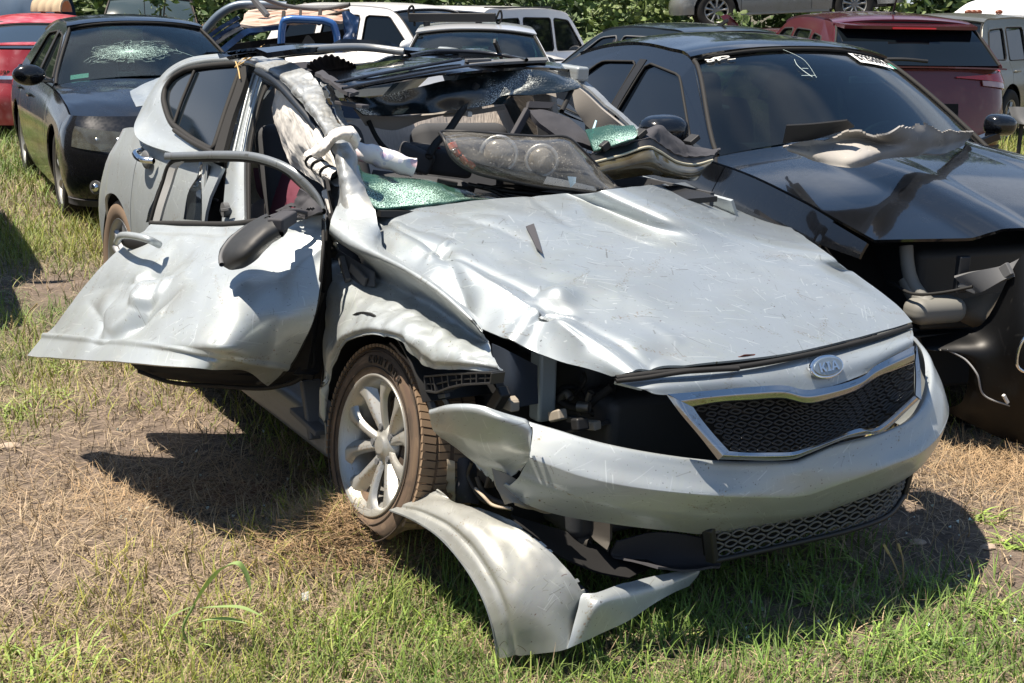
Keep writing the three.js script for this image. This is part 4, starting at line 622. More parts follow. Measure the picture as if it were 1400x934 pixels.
// greenhouse of the wreck: rear right window, pillars, crushed rail, roof frame
{
  const z = (u, v, zz) => k(u, v, 'z', zz);
  // tumblehome plane of the right side: z from height
  const side = p => p.z - lerp(.80, .585, clamp((p.y - 1.0) / .4, -.4, 1.2));
  const sd = (u, v, d = 0) => FK.on(u, v, p => p.z - (lerp(.83, .60, clamp((p.y - 1.0) / .4, -.4, 1.2)) + d) > 0 ? (1) : -1);
  const P = (u, v, d = 0) => { // intersect with the plane z = .83-.575(y-1)+d
    const o = FK.ro, q = FK.dir(u, v); const t = (.83 + d + .575 - o.z - .575 * o.y) / (q.z + .575 * q.y); return o.clone().addScaledVector(q, t); };
  const win = [[224, 138], [226, 122], [237, 106], [256, 95], [285, 90], [322, 87], [331, 90], [322, 115], [308, 155], [294, 198], [288, 204], [262, 190], [238, 172], [230, 160]];
  const glassPts = win.map(p => P(p[0], p[1], -.004)); const ctr = glassPts.reduce((a, b) => a.add(b), V(0, 0, 0)).divideScalar(glassPts.length);
  // fan sheet from centre to rim
  const fan = (pts, c, off) => { const cl = new THREE.CatmullRomCurve3(pts, true, 'catmullrom', .3).getPoints(60); return sheetF((u, v) => c.clone().lerp(cl[Math.round(v * 60)], u).add(V(0, 0, off)), { nu: 3, nv: 60, thick: .004, flip: true }); };
  const glm = phys(0x10171d, { roughness: .05, map: ctex(paintTex(51, '#ffffff', { scratch: 300, specks: 60, stain: 0, dirt: 0 }), { rep: [1, 1] }) });
  mesh('window', (() => { const cl = new THREE.CatmullRomCurve3(glassPts, true, 'catmullrom', .3).getPoints(60), s = new THREE.Shape(cl.map(p => new THREE.Vector2(p.x, p.y))), g = new THREE.ExtrudeGeometry(s, { depth: .004, bevelEnabled: false }), q = g.attributes.position; for (let i = 0; i < q.count; i++) q.setZ(i, .826 - .575 * (q.getY(i) - 1) - q.getZ(i)); g.computeVertexNormals(); return g; })(), glm, wreck);
  mesh('window_seal', [new THREE.TubeGeometry(new THREE.CatmullRomCurve3(win.map(p => P(p[0], p[1], .004)), true, 'catmullrom', .3), 90, .013, 6, true)], M.rubber, wreck);
  mesh('window_divider', [tube([P(237, 172, .006), P(248, 140, .006), P(266, 97, .006)], .008, 12, 6)], M.rubber, wreck);
  // C pillar and shoulder: strips round the window down to the door skin
  const inner = [[290, 207], [262, 193], [236, 176], [226, 158], [221, 138], [224, 120], [236, 103], [256, 92], [285, 86], [326, 84]], outer = [[300, 222], [242, 212], [196, 196], [184, 178], [192, 155], [208, 125], [228, 98], [255, 82], [288, 76], [330, 74]];
  const body = [[300, 222, .915], [240, 208, .925], [188, 190, .90], [182, 176, .84]];
  mesh('c_pillar', sheet([inner.map(p => P(p[0], p[1], .01)), inner.map((p, i) => P(lerp(p[0], outer[i][0], .5), lerp(p[1], outer[i][1], .5), .02)), outer.map((p, i) => P(p[0], p[1], i < 4 ? .055 : .005))], { nu: 10, nv: 60, thick: .006, flip: false }), M.silver2, wreck);
  mesh('window_chrome', [tube(outer.slice(4).map((p, i) => P(lerp(p[0], inner[i + 4][0], .45), lerp(p[1], inner[i + 4][1], .45), .02)), .006, 40, 6)], M.chrome, wreck);
  // black rear edge of the rear door frame
  mesh('door_frame', [sheet([[P(332, 84, .015), P(322, 118, .02), P(308, 158, .025), P(292, 208, .03)], [P(341, 86, .01), P(333, 118, .012), P(318, 160, .018), P(304, 212, .02)]], { nu: 3, nv: 20, thick: .02, flip: true })], M.rubber, wreck);
  mesh('belt_strip', [tube([P(238, 178, .03), P(262, 194, .035), P(291, 209, .04)], .01, 16, 6)], M.rubber, wreck);
  // B pillar: silver post with ribs
  const bp = (a, b, o, m, n) => mesh(n, sheet([a.map(p => P(p[0], p[1], o)), a.map((p, i) => P(lerp(p[0], b[i][0], .5), lerp(p[1], b[i][1], .5), o + .012)), b.map(p => P(p[0], p[1], o))], { nu: 8, nv: 30, thick: .012, flip: true }), m, wreck);
  bp([[342, 96], [335, 125], [325, 165], [312, 215], [303, 305]], [[361, 103], [352, 130], [342, 168], [334, 215], [334, 305]], -.03, M.silver2, 'b_pillar');
  bp([[362, 103], [353, 130], [343, 168], [336, 215], [336, 305]], [[372, 110], [360, 135], [350, 172], [343, 218], [343, 305]], -.05, M.rubber, 'door_seal');
  for (const g of [tube([P(347, 100, -.012), P(338, 130, -.012), P(328, 170, -.012), P(318, 215, -.012)], .004, 16, 5), tube([P(355, 102, -.012), P(346, 130, -.012), P(336, 170, -.012), P(328, 215, -.012)], .004, 16, 5)]) mesh('pillar_rib', g, M.silver2, wreck);
  // lower B pillar with latch and hinges seen through the open door window
  mesh('pillar_latch', [(() => { const g = cyl(.028, .028, .02, 20); g.rotateX(Math.PI / 2); const q = P(308, 287, .0); g.translate(q.x, q.y, q.z); return g; })(), bar(P(302, 288, .02), P(314, 286, .02), .012, .012)], M.plasticGrey, wreck);
  const hng = (u, v) => { const q = k(u, v, 'z', .79), g = new THREE.TorusGeometry(.018, .006, 8, 16); g.translate(q.x, q.y, q.z); return g; };
  mesh('door_edge', sheet([[k(276, 226, 'z', .84), k(272, 265, 'z', .86), k(270, 306, 'z', .88)], [k(283, 225, 'z', .86), k(280, 265, 'z', .88), k(279, 306, 'z', .9)], [k(287, 226, 'z', .84), k(283, 265, 'z', .86), k(282, 306, 'z', .88)]], { nu: 6, nv: 14, thick: .01, flip: true }), M.silver2, wreck);
  mesh('door_hinge', [hng(282, 246), hng(281, 276), bar(k(282, 254, 'z', .79), k(298, 247, 'z', .79), .01, .01), bar(k(282, 270, 'z', .79), k(298, 274, 'z', .79), .01, .01)], M.plasticGrey, wreck);
  mesh('door_jamb', sheet([[k(284, 222, 'z', .76), k(306, 222, 'z', .76)], [k(280, 312, 'z', .78), k(306, 312, 'z', .78)]], { nu: 2, nv: 2, thick: .01 }), M.plastic, wreck);
  // crushed roof rail / A pillar: pale crumpled band sweeping down to the stub
  const up = [[300, 78], [330, 73], [365, 77], [402, 88], [432, 110], [446, 138], [462, 168], [482, 200]], lo = [[300, 84], [326, 86], [352, 93], [386, 112], [414, 142], [436, 172], [450, 196], [462, 214]];
  const zu = [.57, .57, .575, .58, .60, .64, .68, .70], zl = [.63, .63, .64, .65, .67, .70, .73, .75];
  mesh('roof_rail', sheet([up.map((p, i) => k(p[0], p[1], 'z', zu[i] - .03)), up.map((p, i) => k(lerp(p[0], lo[i][0], .3), lerp(p[1], lo[i][1], .3), 'z', zu[i] + .01)), up.map((p, i) => k(lerp(p[0], lo[i][0], .75), lerp(p[1], lo[i][1], .75), 'z', lerp(zu[i], zl[i], .8) + .01)), lo.map((p, i) => k(p[0], p[1], 'z', zl[i]))], { nu: 34, nv: 120, thick: .005, flip: true, disp: (p, n, s, t) => crumple(p, .011, 14, 4) * sstep(.25, .6, t) + .005 * fbm(p.x * 30, p.y * 30, p.z * 30) }), M.crumpledPaint, wreck);
  mesh('rail_seal', [tube([[352, 97], [376, 111], [402, 138], [425, 166], [444, 192]].map(p => k(p[0], p[1], 'z', .66)), .016, 40, 6), tube([[360, 108], [392, 128], [414, 154], [436, 186], [448, 206]].map(p => k(p[0], p[1], 'z', .64)), .009, 40, 6)], std(0x20262e, { roughness: .4 }), wreck);
  // torn end of the A pillar
  mesh('pillar_tear', [sheet([[k(438, 112, 'z', .58), k(450, 132, 'z', .6), k(462, 160, 'z', .64), k(478, 190, 'z', .66)], [k(452, 118, 'z', .53), k(462, 136, 'z', .55), k(470, 158, 'z', .6), k(484, 186, 'z', .64)]], { nu: 12, nv: 30, thick: .004, disp: p => crumple(p, .014, 22, 2) })], M.crumpledPaint, wreck);
  mesh('pillar_stub', sheet([
    [k(456, 198, 'z', .75), k(462, 196, 'z', .76), k(474, 195, 'z', .73), k(484, 199, 'z', .70)],
    [k(462, 228, 'z', .765), k(468, 228, 'z', .775), k(480, 228, 'z', .745), k(490, 232, 'z', .71)],
    [k(466, 258, 'z', .775), k(472, 260, 'z', .785), k(486, 258, 'z', .755), k(500, 262, 'z', .72)],
    [k(462, 286, 'z', .80), k(474, 290, 'z', .80), k(492, 284, 'z', .765), k(512, 288, 'z', .735)]], { nu: 50, nv: 20, thick: .005, flip: true, disp: (p, n, s) => (crumple(p, .010, 13, 9) + .004 * fbm(p.x * 40, p.y * 40, p.z * 40)) * (1.25 - s) }), M.crumpledPaint, wreck);
  mesh('pillar_base', sheet([[k(462, 284, 'z', .80), k(474, 288, 'z', .805), k(494, 282, 'z', .77), k(513, 288, 'z', .74)], [k(454, 300, 'z', .85), k(474, 304, 'z', .83), k(496, 302, 'z', .79), k(516, 306, 'z', .752)], [k(452, 314, 'z', .872), k(478, 333, 'z', .862), k(503, 328, 'z', .81), k(519, 330, 'z', .768)]], { nu: 24, nv: 24, thick: .005, flip: true, disp: p => .005 * fbm(p.x * 14, p.y * 14, p.z * 9) }), M.silver2, wreck);
  mesh('hinge_post', [sheet([[k(447, 305, 'z', .82), k(456, 320, 'z', .8)], [k(446, 400, 'z', .82), k(446, 420, 'z', .8)], [k(425, 520, 'z', .82), k(443, 540, 'z', .82)]], { nu: 8, nv: 3, thick: .02 }), bar(k(440, 330, 'z', .85), k(452, 350, 'z', .84), .05, .03), bar(k(436, 440, 'z', .86), k(446, 470, 'z', .84), .05, .03)], M.dark, wreck);
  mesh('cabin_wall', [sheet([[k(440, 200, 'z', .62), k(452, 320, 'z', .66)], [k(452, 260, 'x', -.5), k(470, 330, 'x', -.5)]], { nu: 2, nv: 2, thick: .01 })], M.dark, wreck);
  // far (left) rail and A pillar
  const Lp = (u, v, zz) => k(u, v, 'z', zz);
  mesh('a_pillar', [sheet([[Lp(700, 82, -.52), Lp(780, 108, -.56), Lp(830, 148, -.62), Lp(868, 180, -.69)], [Lp(704, 80, -.56), Lp(784, 104, -.60), Lp(836, 146, -.66), Lp(876, 181, -.73)]], { nu: 5, nv: 40, thick: .01, disp: p => .006 * fbm(p.x * 20, p.y * 20, 2) })], M.crumpledPaint, wreck);
  mesh('pillar_trim', [sheet([[Lp(690, 92, -.5), Lp(776, 112, -.54), Lp(826, 152, -.6), Lp(866, 184, -.67)], [Lp(700, 116, -.5), Lp(772, 138, -.53), Lp(802, 172, -.58), Lp(832, 196, -.63)]], { nu: 8, nv: 30, thick: .012 })], M.interiorGrey, wreck);
  mesh('roof_rail', [bar(V(-1.15, 1.38, -.58), V(-2.4, 1.4, -.58), .06, .06), bar(V(-2.4, 1.4, -.58), V(-3.2, 1.08, -.68), .08, .05)], M.silver2, wreck);
  mesh('b_pillar', [sheet([[Lp(800, 142, -.6), Lp(815, 150, -.6)], [Lp(800, 180, -.66), Lp(822, 205, -.68)]], { nu: 4, nv: 3, thick: .03 }), bar(V(-1.5, 1.35, -.6), V(-1.55, .9, -.72), .1, .05)], M.interiorGrey, wreck);
  mesh('window', [sheetF((u, v) => V(lerp(-1.6, -2.5, u), lerp(.98, 1.34, v), -lerp(.78, .62, v)), { nu: 2, nv: 2, thick: .004 })], M.glassTint, wreck);
  mesh('back_glass', sheetF((u, v) => { const t = lerp(-1, 1, v); return V(lerp(-2.55, -3.25, u) - .1 * (1 - t * t), lerp(1.37, 1.07, u), t * lerp(.55, .68, u)); }, { nu: 6, nv: 12, thick: .004, flip: true }), M.glassTint, wreck);
}
// roof: what is left of the glass roof, its frame and blind, sagging to the right
{
  const Y = (u, v, y) => k(u, v, 'y', y);
  // rear roof skin
  mesh('roof', sheet([[Y(300, 80, 1.40), Y(340, 70, 1.42), Y(390, 66, 1.44)], [Y(330, 75, 1.40), Y(372, 70, 1.425), Y(420, 66, 1.44)]], { nu: 6, nv: 10, thick: .02 }), M.black, wreck);
  mesh('roof_frame', [tube([Y(366, 74, 1.42), Y(420, 68, 1.44), Y(500, 65, 1.45), Y(552, 71, 1.44)], .016, 30, 8)], M.alloy, wreck);
  mesh('roof_edge', [sheet([[Y(350, 66, 1.44), Y(420, 60, 1.46), Y(500, 61, 1.46), Y(590, 66, 1.45), Y(660, 66, 1.46)], [Y(365, 72, 1.43), Y(425, 65, 1.45), Y(500, 63.5, 1.45), Y(590, 71, 1.44), Y(680, 72, 1.45)]], { nu: 3, nv: 40, thick: .02 })], M.black, wreck);
  mesh('roof_blind', [sheet([[Y(390, 78, 1.39), Y(440, 74, 1.40), Y(500, 70, 1.40), Y(540, 74, 1.40)], [Y(392, 86, 1.37), Y(430, 84, 1.38), Y(475, 86, 1.38), Y(510, 84, 1.39)]], { nu: 6, nv: 20, thick: .006, disp: p => .006 * fbm(p.x * 9, p.z * 9, 2) })], M.airbag, wreck);
  // black rolled blind: folded fabric fan
  mesh('blind_fold', [sheet([[Y(418, 92, 1.38), Y(430, 82, 1.41), Y(452, 76, 1.43), Y(474, 84, 1.41), Y(486, 90, 1.39)], [Y(430, 98, 1.36), Y(440, 96, 1.37), Y(456, 95, 1.37), Y(472, 94, 1.37), Y(488, 93, 1.37)]], { nu: 6, nv: 60, thick: .003, disp: (p, n, s, t) => .004 * Math.sin(t * 70) * (1 - s) }), sheet([[Y(392, 88, 1.37), Y(418, 84, 1.38)], [Y(410, 98, 1.35), Y(432, 96, 1.36)]], { nu: 3, nv: 3, thick: .02 })], std(0x1b1a22, { roughness: .9 }), wreck);
  // two long black glass panels and their trim rails
  const panel = (a, b, c, d, m, n, o = {}) => mesh(n, sheet([a, b.length ? b : null, c, d].filter(Boolean), { nu: 14, nv: 40, thick: .012, ...o }), m, wreck);
  mesh('roof_glass', sheet([[Y(442, 98, 1.37), Y(520, 84, 1.40), Y(600, 76, 1.43), Y(690, 73, 1.44)], [Y(448, 105, 1.36), Y(520, 92, 1.395), Y(610, 78, 1.425), Y(700, 76, 1.435)], [Y(466, 114, 1.355), Y(540, 99, 1.385), Y(624, 82, 1.42), Y(710, 80, 1.43)]], { nu: 16, nv: 50, thick: .006, disp: p => .004 * fbm(p.x * 6, p.z * 6, 2) }), M.black, wreck);
  mesh('roof_panel', sheet([[Y(462, 116, 1.36), Y(540, 98, 1.39), Y(630, 82, 1.43), Y(720, 82, 1.43), Y(782, 88, 1.41)], [Y(466, 124, 1.34), Y(545, 108, 1.375), Y(640, 92, 1.41), Y(725, 88, 1.42), Y(784, 92, 1.40)], [Y(474, 126, 1.33), Y(550, 112, 1.36), Y(645, 97, 1.40), Y(730, 92, 1.41), Y(785, 95, 1.395)]], { nu: 16, nv: 50, thick: .01 }), M.black, wreck);
  mesh('trim_rail', [tube([Y(458, 113, 1.365), Y(540, 97, 1.395), Y(630, 81, 1.435)], .006, 30, 6), tube([Y(468, 121, 1.355), Y(545, 106, 1.39), Y(640, 90, 1.425), Y(700, 85, 1.43)], .005, 30, 6), tube([Y(560, 76, 1.44), Y(600, 70, 1.45), Y(660, 72, 1.45), Y(700, 78, 1.44), Y(720, 82, 1.44)], .008, 30, 6)], std(0x3b3d42, { roughness: .25, metalness: .6 }), wreck);
  mesh('sunroof_deflector', [sheet([[Y(640, 84, 1.425), Y(700, 80, 1.44), Y(748, 78, 1.44)], [Y(642, 88, 1.42), Y(700, 84, 1.435), Y(748, 82, 1.435)]], { nu: 4, nv: 20, thick: .01 }), bar(Y(637, 83, 1.43), Y(670, 82, 1.435), .03, .012)], M.plasticGrey, wreck);
  mesh('wiper_stub', [bar(Y(676, 56, 1.50), Y(686, 79, 1.43), .012, .02)], M.plastic, wreck);
  mesh('drip_rail', [sheet([[Y(430, 104, 1.37), Y(456, 120, 1.35), Y(478, 132, 1.33)], [Y(440, 100, 1.37), Y(468, 118, 1.35), Y(490, 130, 1.33)]], { nu: 4, nv: 14, thick: .012, disp: p => .008 * fbm(p.x * 14, p.z * 14, 2) }), bar(Y(462, 140, 1.3), Y(500, 146, 1.3), .03, .012)], M.plasticDusty, wreck);
}
// windshield: crazed laminated sheet hanging from the header, remnant along the cowl
{
  const X = (u, v, x) => k(u, v, 'x', x);
  const top = [[470, 130], [510, 133], [560, 122], [620, 108], [680, 98], [740, 97], [788, 112]], mid = [[478, 142], [520, 146], [565, 141], [620, 128], [675, 122], [735, 112], [790, 122]], bot = [[496, 158], [530, 158], [575, 156], [625, 150], [668, 144], [690, 132], [735, 130]];
  const grid = [top.map((p, i) => X(p[0], p[1], -1.02 + .03 * Math.sin(i))), mid.map((p, i) => X(p[0], p[1], -.97 + .03 * Math.cos(i * 2))), bot.map((p, i) => X(p[0], p[1], -.95))];
  const dsp = p => crumple(p, .014, 6, 11);
  mesh('windshield', sheet(grid, { nu: 40, nv: 80, thick: .005, disp: dsp }), phys(0x10181c, { roughness: .25, clearcoat: .6, clearcoatRoughness: .2 }), wreck);
  mesh('windshield_cracks', sheet(grid.map(r => r.map(p => p.clone().add(V(.006, .003, 0)))), { nu: 40, nv: 80, thick: 0, disp: dsp }), M.cracks, wreck);
  mesh('header_panel', [sheet([[X(484, 150, -1.04), X(540, 160, -1.04), X(600, 156, -1.04), X(660, 150, -1.04)], [X(500, 172, -1.06), X(540, 178, -1.06), X(575, 166, -1.06), X(600, 158, -1.06)]], { nu: 6, nv: 24, thick: .01, disp: p => .006 * fbm(p.x * 12, p.y * 12, p.z * 12) }), sheet([[X(606, 152, -1.06), X(640, 152, -1.06), X(690, 144, -1.06)], [X(608, 160, -1.06), X(640, 158, -1.06), X(690, 150, -1.06)]], { nu: 3, nv: 10, thick: .01 })], M.interiorGrey, wreck);
  const rem = [[[489, 226], [500, 238], [545, 243], [600, 250], [640, 262], [690, 270]], [[492, 252], [508, 262], [550, 262], [600, 264], [640, 270], [690, 274]], [[505, 276], [520, 284], [556, 283], [604, 279], [645, 274], [692, 277]]];
  const g2 = rem.map((r, i) => r.map((p, j) => k(p[0], p[1], 'x', j === 0 ? -.62 + .1 * i : -.60 + .11 * i)));
  mesh('windshield_shard', sheet(g2, { nu: 26, nv: 60, thick: .004, disp: p => crumple(p, .008, 9, 6) }), M.glassGreen, wreck);
  mesh('shard_cracks', sheet(g2.map(r => r.map(p => p.clone().add(V(.003, .004, .002)))), { nu: 26, nv: 60, thick: 0, disp: p => crumple(p, .008, 9, 6) }), M.cracksDense, wreck);
  const g3 = [[[800, 178], [830, 172], [866, 172]], [[806, 192], [840, 186], [872, 182]], [[812, 206], [838, 200], [866, 190]]].map((r, i) => r.map(p => k(p[0], p[1], 'x', -.66 + .06 * i)));
  mesh('windshield_shard', sheet(g3, { nu: 10, nv: 16, thick: .004, disp: p => crumple(p, .006, 9, 1) }), M.glassGreen, wreck); mesh('shard_cracks', sheet(g3.map(r => r.map(p => p.clone().add(V(.004, .004, 0)))), { nu: 10, nv: 16, thick: 0, disp: p => crumple(p, .006, 9, 1) }), M.cracksDense, wreck);
  mesh('glass_splinter', [sheet([[X(806, 187, -.7), X(814, 164, -.7)], [X(809, 190, -.69), X(816, 165, -.69)]], { nu: 2, nv: 6, thick: .003 })], std(0xb9dbe6, { roughness: .2 }), wreck);
}
// cabin
{
  const X = (u, v, x) => k(u, v, 'x', x);
  mesh('dashboard', [box(-.95, -.52, .55, .93, -.70, .70, .06), sheet([[X(510, 232, -.72), X(580, 240, -.72), X(630, 246, -.72)], [X(512, 246, -.66), X(580, 250, -.66), X(650, 256, -.66)]], { nu: 4, nv: 10, thick: .02 })], M.interior, wreck);
  mesh('cowl_panel', [sheetF((u, v) => { const t = lerp(-.68, .70, v); return V(lerp(-.62, -.36, u) , lerp(.975, .965, u), t); }, { nu: 6, nv: 20, thick: .02, disp: p => .01 * fbm(p.x * 9, p.z * 9, 3) })], M.plastic, wreck);
  mesh('wiper', [tube([X(652, 254, -.58), X(700, 262, -.52), X(760, 268, -.46)], .010, 16, 6), tube([X(640, 252, -.6), X(672, 260, -.55), X(690, 268, -.5), X(720, 274, -.46)], .008, 16, 6), bar(X(598, 247, -.62), X(625, 252, -.6), .02, .015), tube([X(660, 258, -.5), X(690, 254, -.5), X(720, 258, -.5), X(740, 264, -.48)], .006, 16, 6)], M.plastic, wreck);
  // rear bench, sun-bleached
  mesh('bench_seat', [sheet([[X(462, 170, -1.95), X(550, 150, -1.95), X(650, 144, -1.95), X(756, 140, -1.95)], [X(470, 210, -1.9), X(560, 215, -1.88), X(660, 205, -1.88), X(752, 190, -1.9)], [X(480, 238, -1.8), X(560, 242, -1.8), X(660, 240, -1.8), X(750, 232, -1.8)]], { nu: 14, nv: 30, thick: .08, disp: p => .012 * fbm(p.y * 5, p.z * 5, 3) }), box(-2.25, -1.75, .42, .66, -.62, .62, .08)], M.beige, wreck);
  const seat = (x0, zc) => { const bk = box(-.07, .07, 0, .56, -.24, .24, .07); bk.rotateZ(.5); bk.translate(x0 - .2, .62, zc); return [bk, box(x0 - .25, x0 + .27, .42, .6, zc - .25, zc + .25, .07)]; };
  mesh('seat', merge(seat(-1.35, .36)), M.interior, wreck); mesh('seat', merge(seat(-1.35, -.36)), M.interior, wreck);
  mesh('steering_wheel', tr(new THREE.TorusGeometry(.18, .016, 8, 28), -.98, .88, -.36, 0, Math.PI / 2, -.5), M.plastic, wreck);
  for (const g of [tube([X(504, 166, -1.05), X(516, 190, -1.0), X(530, 206, -.95), X(550, 218, -.9)], .010, 20, 6), tube([X(652, 116, -.98), X(632, 150, -.95), X(612, 180, -.9), X(596, 196, -.85), X(586, 214, -.8)], .014, 24, 6), tube([X(784, 118, -.98), X(776, 135, -.95), X(768, 152, -.9)], .010, 12, 6)]) mesh('cable', g, M.rubber, wreck);
  mesh('mirror_mount', [box(-1.0, -.98, 0, .02, 0, .02, .003).translate(...X(641, 156, -.98).add(V(.99, -.01, -.01)).toArray())], M.whiteMatte, wreck);
  mesh('debris', [bar(X(545, 206, -.9), X(590, 226, -.85), .1, .08), bar(X(560, 214, -.95), X(640, 224, -.9), .16, .1)], M.interior, wreck);
  mesh('red_strap', [bar(X(594, 203, -.88), X(601, 212, -.88), .04, .03)], std(0x5d0f22, { roughness: .9 }), wreck);
  mesh('door_card', sheetF((u, v) => V(lerp(-.5, -2.4, u), lerp(.35, .98, v), -.78), { nu: 2, nv: 2, thick: .02 }), M.interior, wreck);
  mesh('instrument_panel', [sheet([[X(722, 150, -.8), X(752, 152, -.8), X(778, 160, -.78)], [X(738, 168, -.74), X(768, 168, -.74), X(800, 180, -.72)], [X(770, 192, -.68), X(795, 196, -.66), X(818, 206, -.64)]], { nu: 14, nv: 12, thick: .02, disp: p => .012 * fbm(p.x * 12, p.y * 12, p.z * 12) }), bar(X(722, 150, -.8), X(702, 186, -.78), .02, .03), sheet([[X(724, 138, -.85), X(760, 140, -.85)], [X(722, 147, -.84), X(752, 148, -.84)]], { nu: 2, nv: 4, thick: .02 })], M.plasticDusty, wreck);
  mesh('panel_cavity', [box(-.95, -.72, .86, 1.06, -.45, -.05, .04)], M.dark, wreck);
  // side curtain airbag hanging in the door opening
  const Z = (u, v, zz) => k(u, v, 'z', zz);
  mesh('curtain_airbag', sheet([
    [Z(378, 122, .60), Z(394, 126, .62), Z(414, 148, .64), Z(438, 178, .66)],
    [Z(374, 150, .60), Z(400, 160, .66), Z(424, 178, .67), Z(448, 200, .68)],
    [Z(382, 180, .60), Z(404, 194, .66), Z(430, 206, .68), Z(458, 222, .69)],
    [Z(392, 206, .60), Z(412, 220, .66), Z(438, 228, .68), Z(462, 244, .69)],
    [Z(400, 226, .60), Z(424, 246, .66), Z(442, 256, .67), Z(462, 268, .68)]], { nu: 44, nv: 40, thick: .01, disp: p => crumple(p, .020, 5, 5) }), M.airbag, wreck);
  mesh('airbag_fold', [sheet([[Z(424, 206, .72), Z(440, 190, .75), Z(458, 174, .76), Z(480, 172, .74), Z(492, 190, .72)], [Z(420, 214, .73), Z(440, 204, .77), Z(458, 188, .79), Z(478, 182, .77), Z(490, 198, .73)], [Z(428, 218, .72), Z(444, 212, .75), Z(458, 196, .77), Z(474, 192, .75), Z(486, 204, .72)]], { nu: 16, nv: 34, thick: .012, disp: p => crumple(p, .016, 11, 7) + .004 * fbm(p.x * 40, p.y * 40, p.z * 40) }), tube([Z(424, 214, .74), Z(436, 228, .74), Z(448, 236, .74), Z(462, 244, .74)], .028, 20, 10), sheet([[Z(440, 262, .72), Z(466, 250, .72)], [Z(452, 292, .73), Z(462, 282, .73)]], { nu: 10, nv: 8, thick: .01, disp: p => crumple(p, .012, 12, 1) })], M.airbag, wreck);
  [[430, 222], [438, 229], [450, 237]].forEach(([u, v]) => { const p = Z(u, v, .74), g = new THREE.TorusGeometry(.029, .006, 6, 18); g.rotateY(1.2); g.rotateZ(-.6); g.translate(p.x, p.y, p.z); mesh('strap_band', g, M.dark, wreck); });
  mesh('cloth_roll', [tube([X(488, 206, -.72), X(505, 210, -.68), X(524, 216, -.66), X(548, 224, -.64), X(565, 230, -.63)], .034, 24, 12)].map(g => { const p = g.attributes.position; for (let i = 0; i < p.count; i++) { const s = 1 + .25 * fbm(p.getX(i) * 30, p.getY(i) * 30, p.getZ(i) * 30); p.setY(i, p.getY(i) + (s - 1) * .04); } g.computeVertexNormals(); return g; }), std(0xffffff, { roughness: 1, map: ctex((() => { const S = 256, [c, x] = canvas(S, S), r = rng(9); x.fillStyle = '#dedcda'; x.fillRect(0, 0, S, S); for (let i = 0; i < 70; i++) { x.fillStyle = `rgba(${r() < .5 ? '215,120,150' : '140,150,190'},${r() * .45})`; x.beginPath(); x.arc(r() * S, r() * S, 3 + r() * 18, 0, 7); x.fill(); } return c; })()) }), wreck);
  mesh('door_card', [sheet([[Z(350, 150, .2), Z(380, 110, .2)], [Z(340, 215, .25), Z(402, 230, .25)]], { nu: 3, nv: 3, thick: .02 })], std(0x6b6866, { roughness: .95 }), wreck);
  mesh('seat_cover', [sheet([[Z(347, 230, .5), Z(380, 232, .52), Z(416, 252, .56)], [Z(352, 262, .55), Z(384, 266, .58), Z(412, 276, .6)], [Z(372, 296, .6), Z(388, 300, .62), Z(402, 300, .62)]], { nu: 12, nv: 12, thick: .02, disp: p => crumple(p, .01, 5, 2) })], std(0x5c2638, { roughness: .8 }), wreck);
  mesh('seat_base', [sheet([[Z(344, 280, .56), Z(360, 272, .58), Z(376, 300, .6)], [Z(338, 306, .6), Z(356, 308, .6), Z(376, 310, .6)]], { nu: 6, nv: 6, thick: .02 })], std(0xa39a98, { roughness: .9 }), wreck);
}
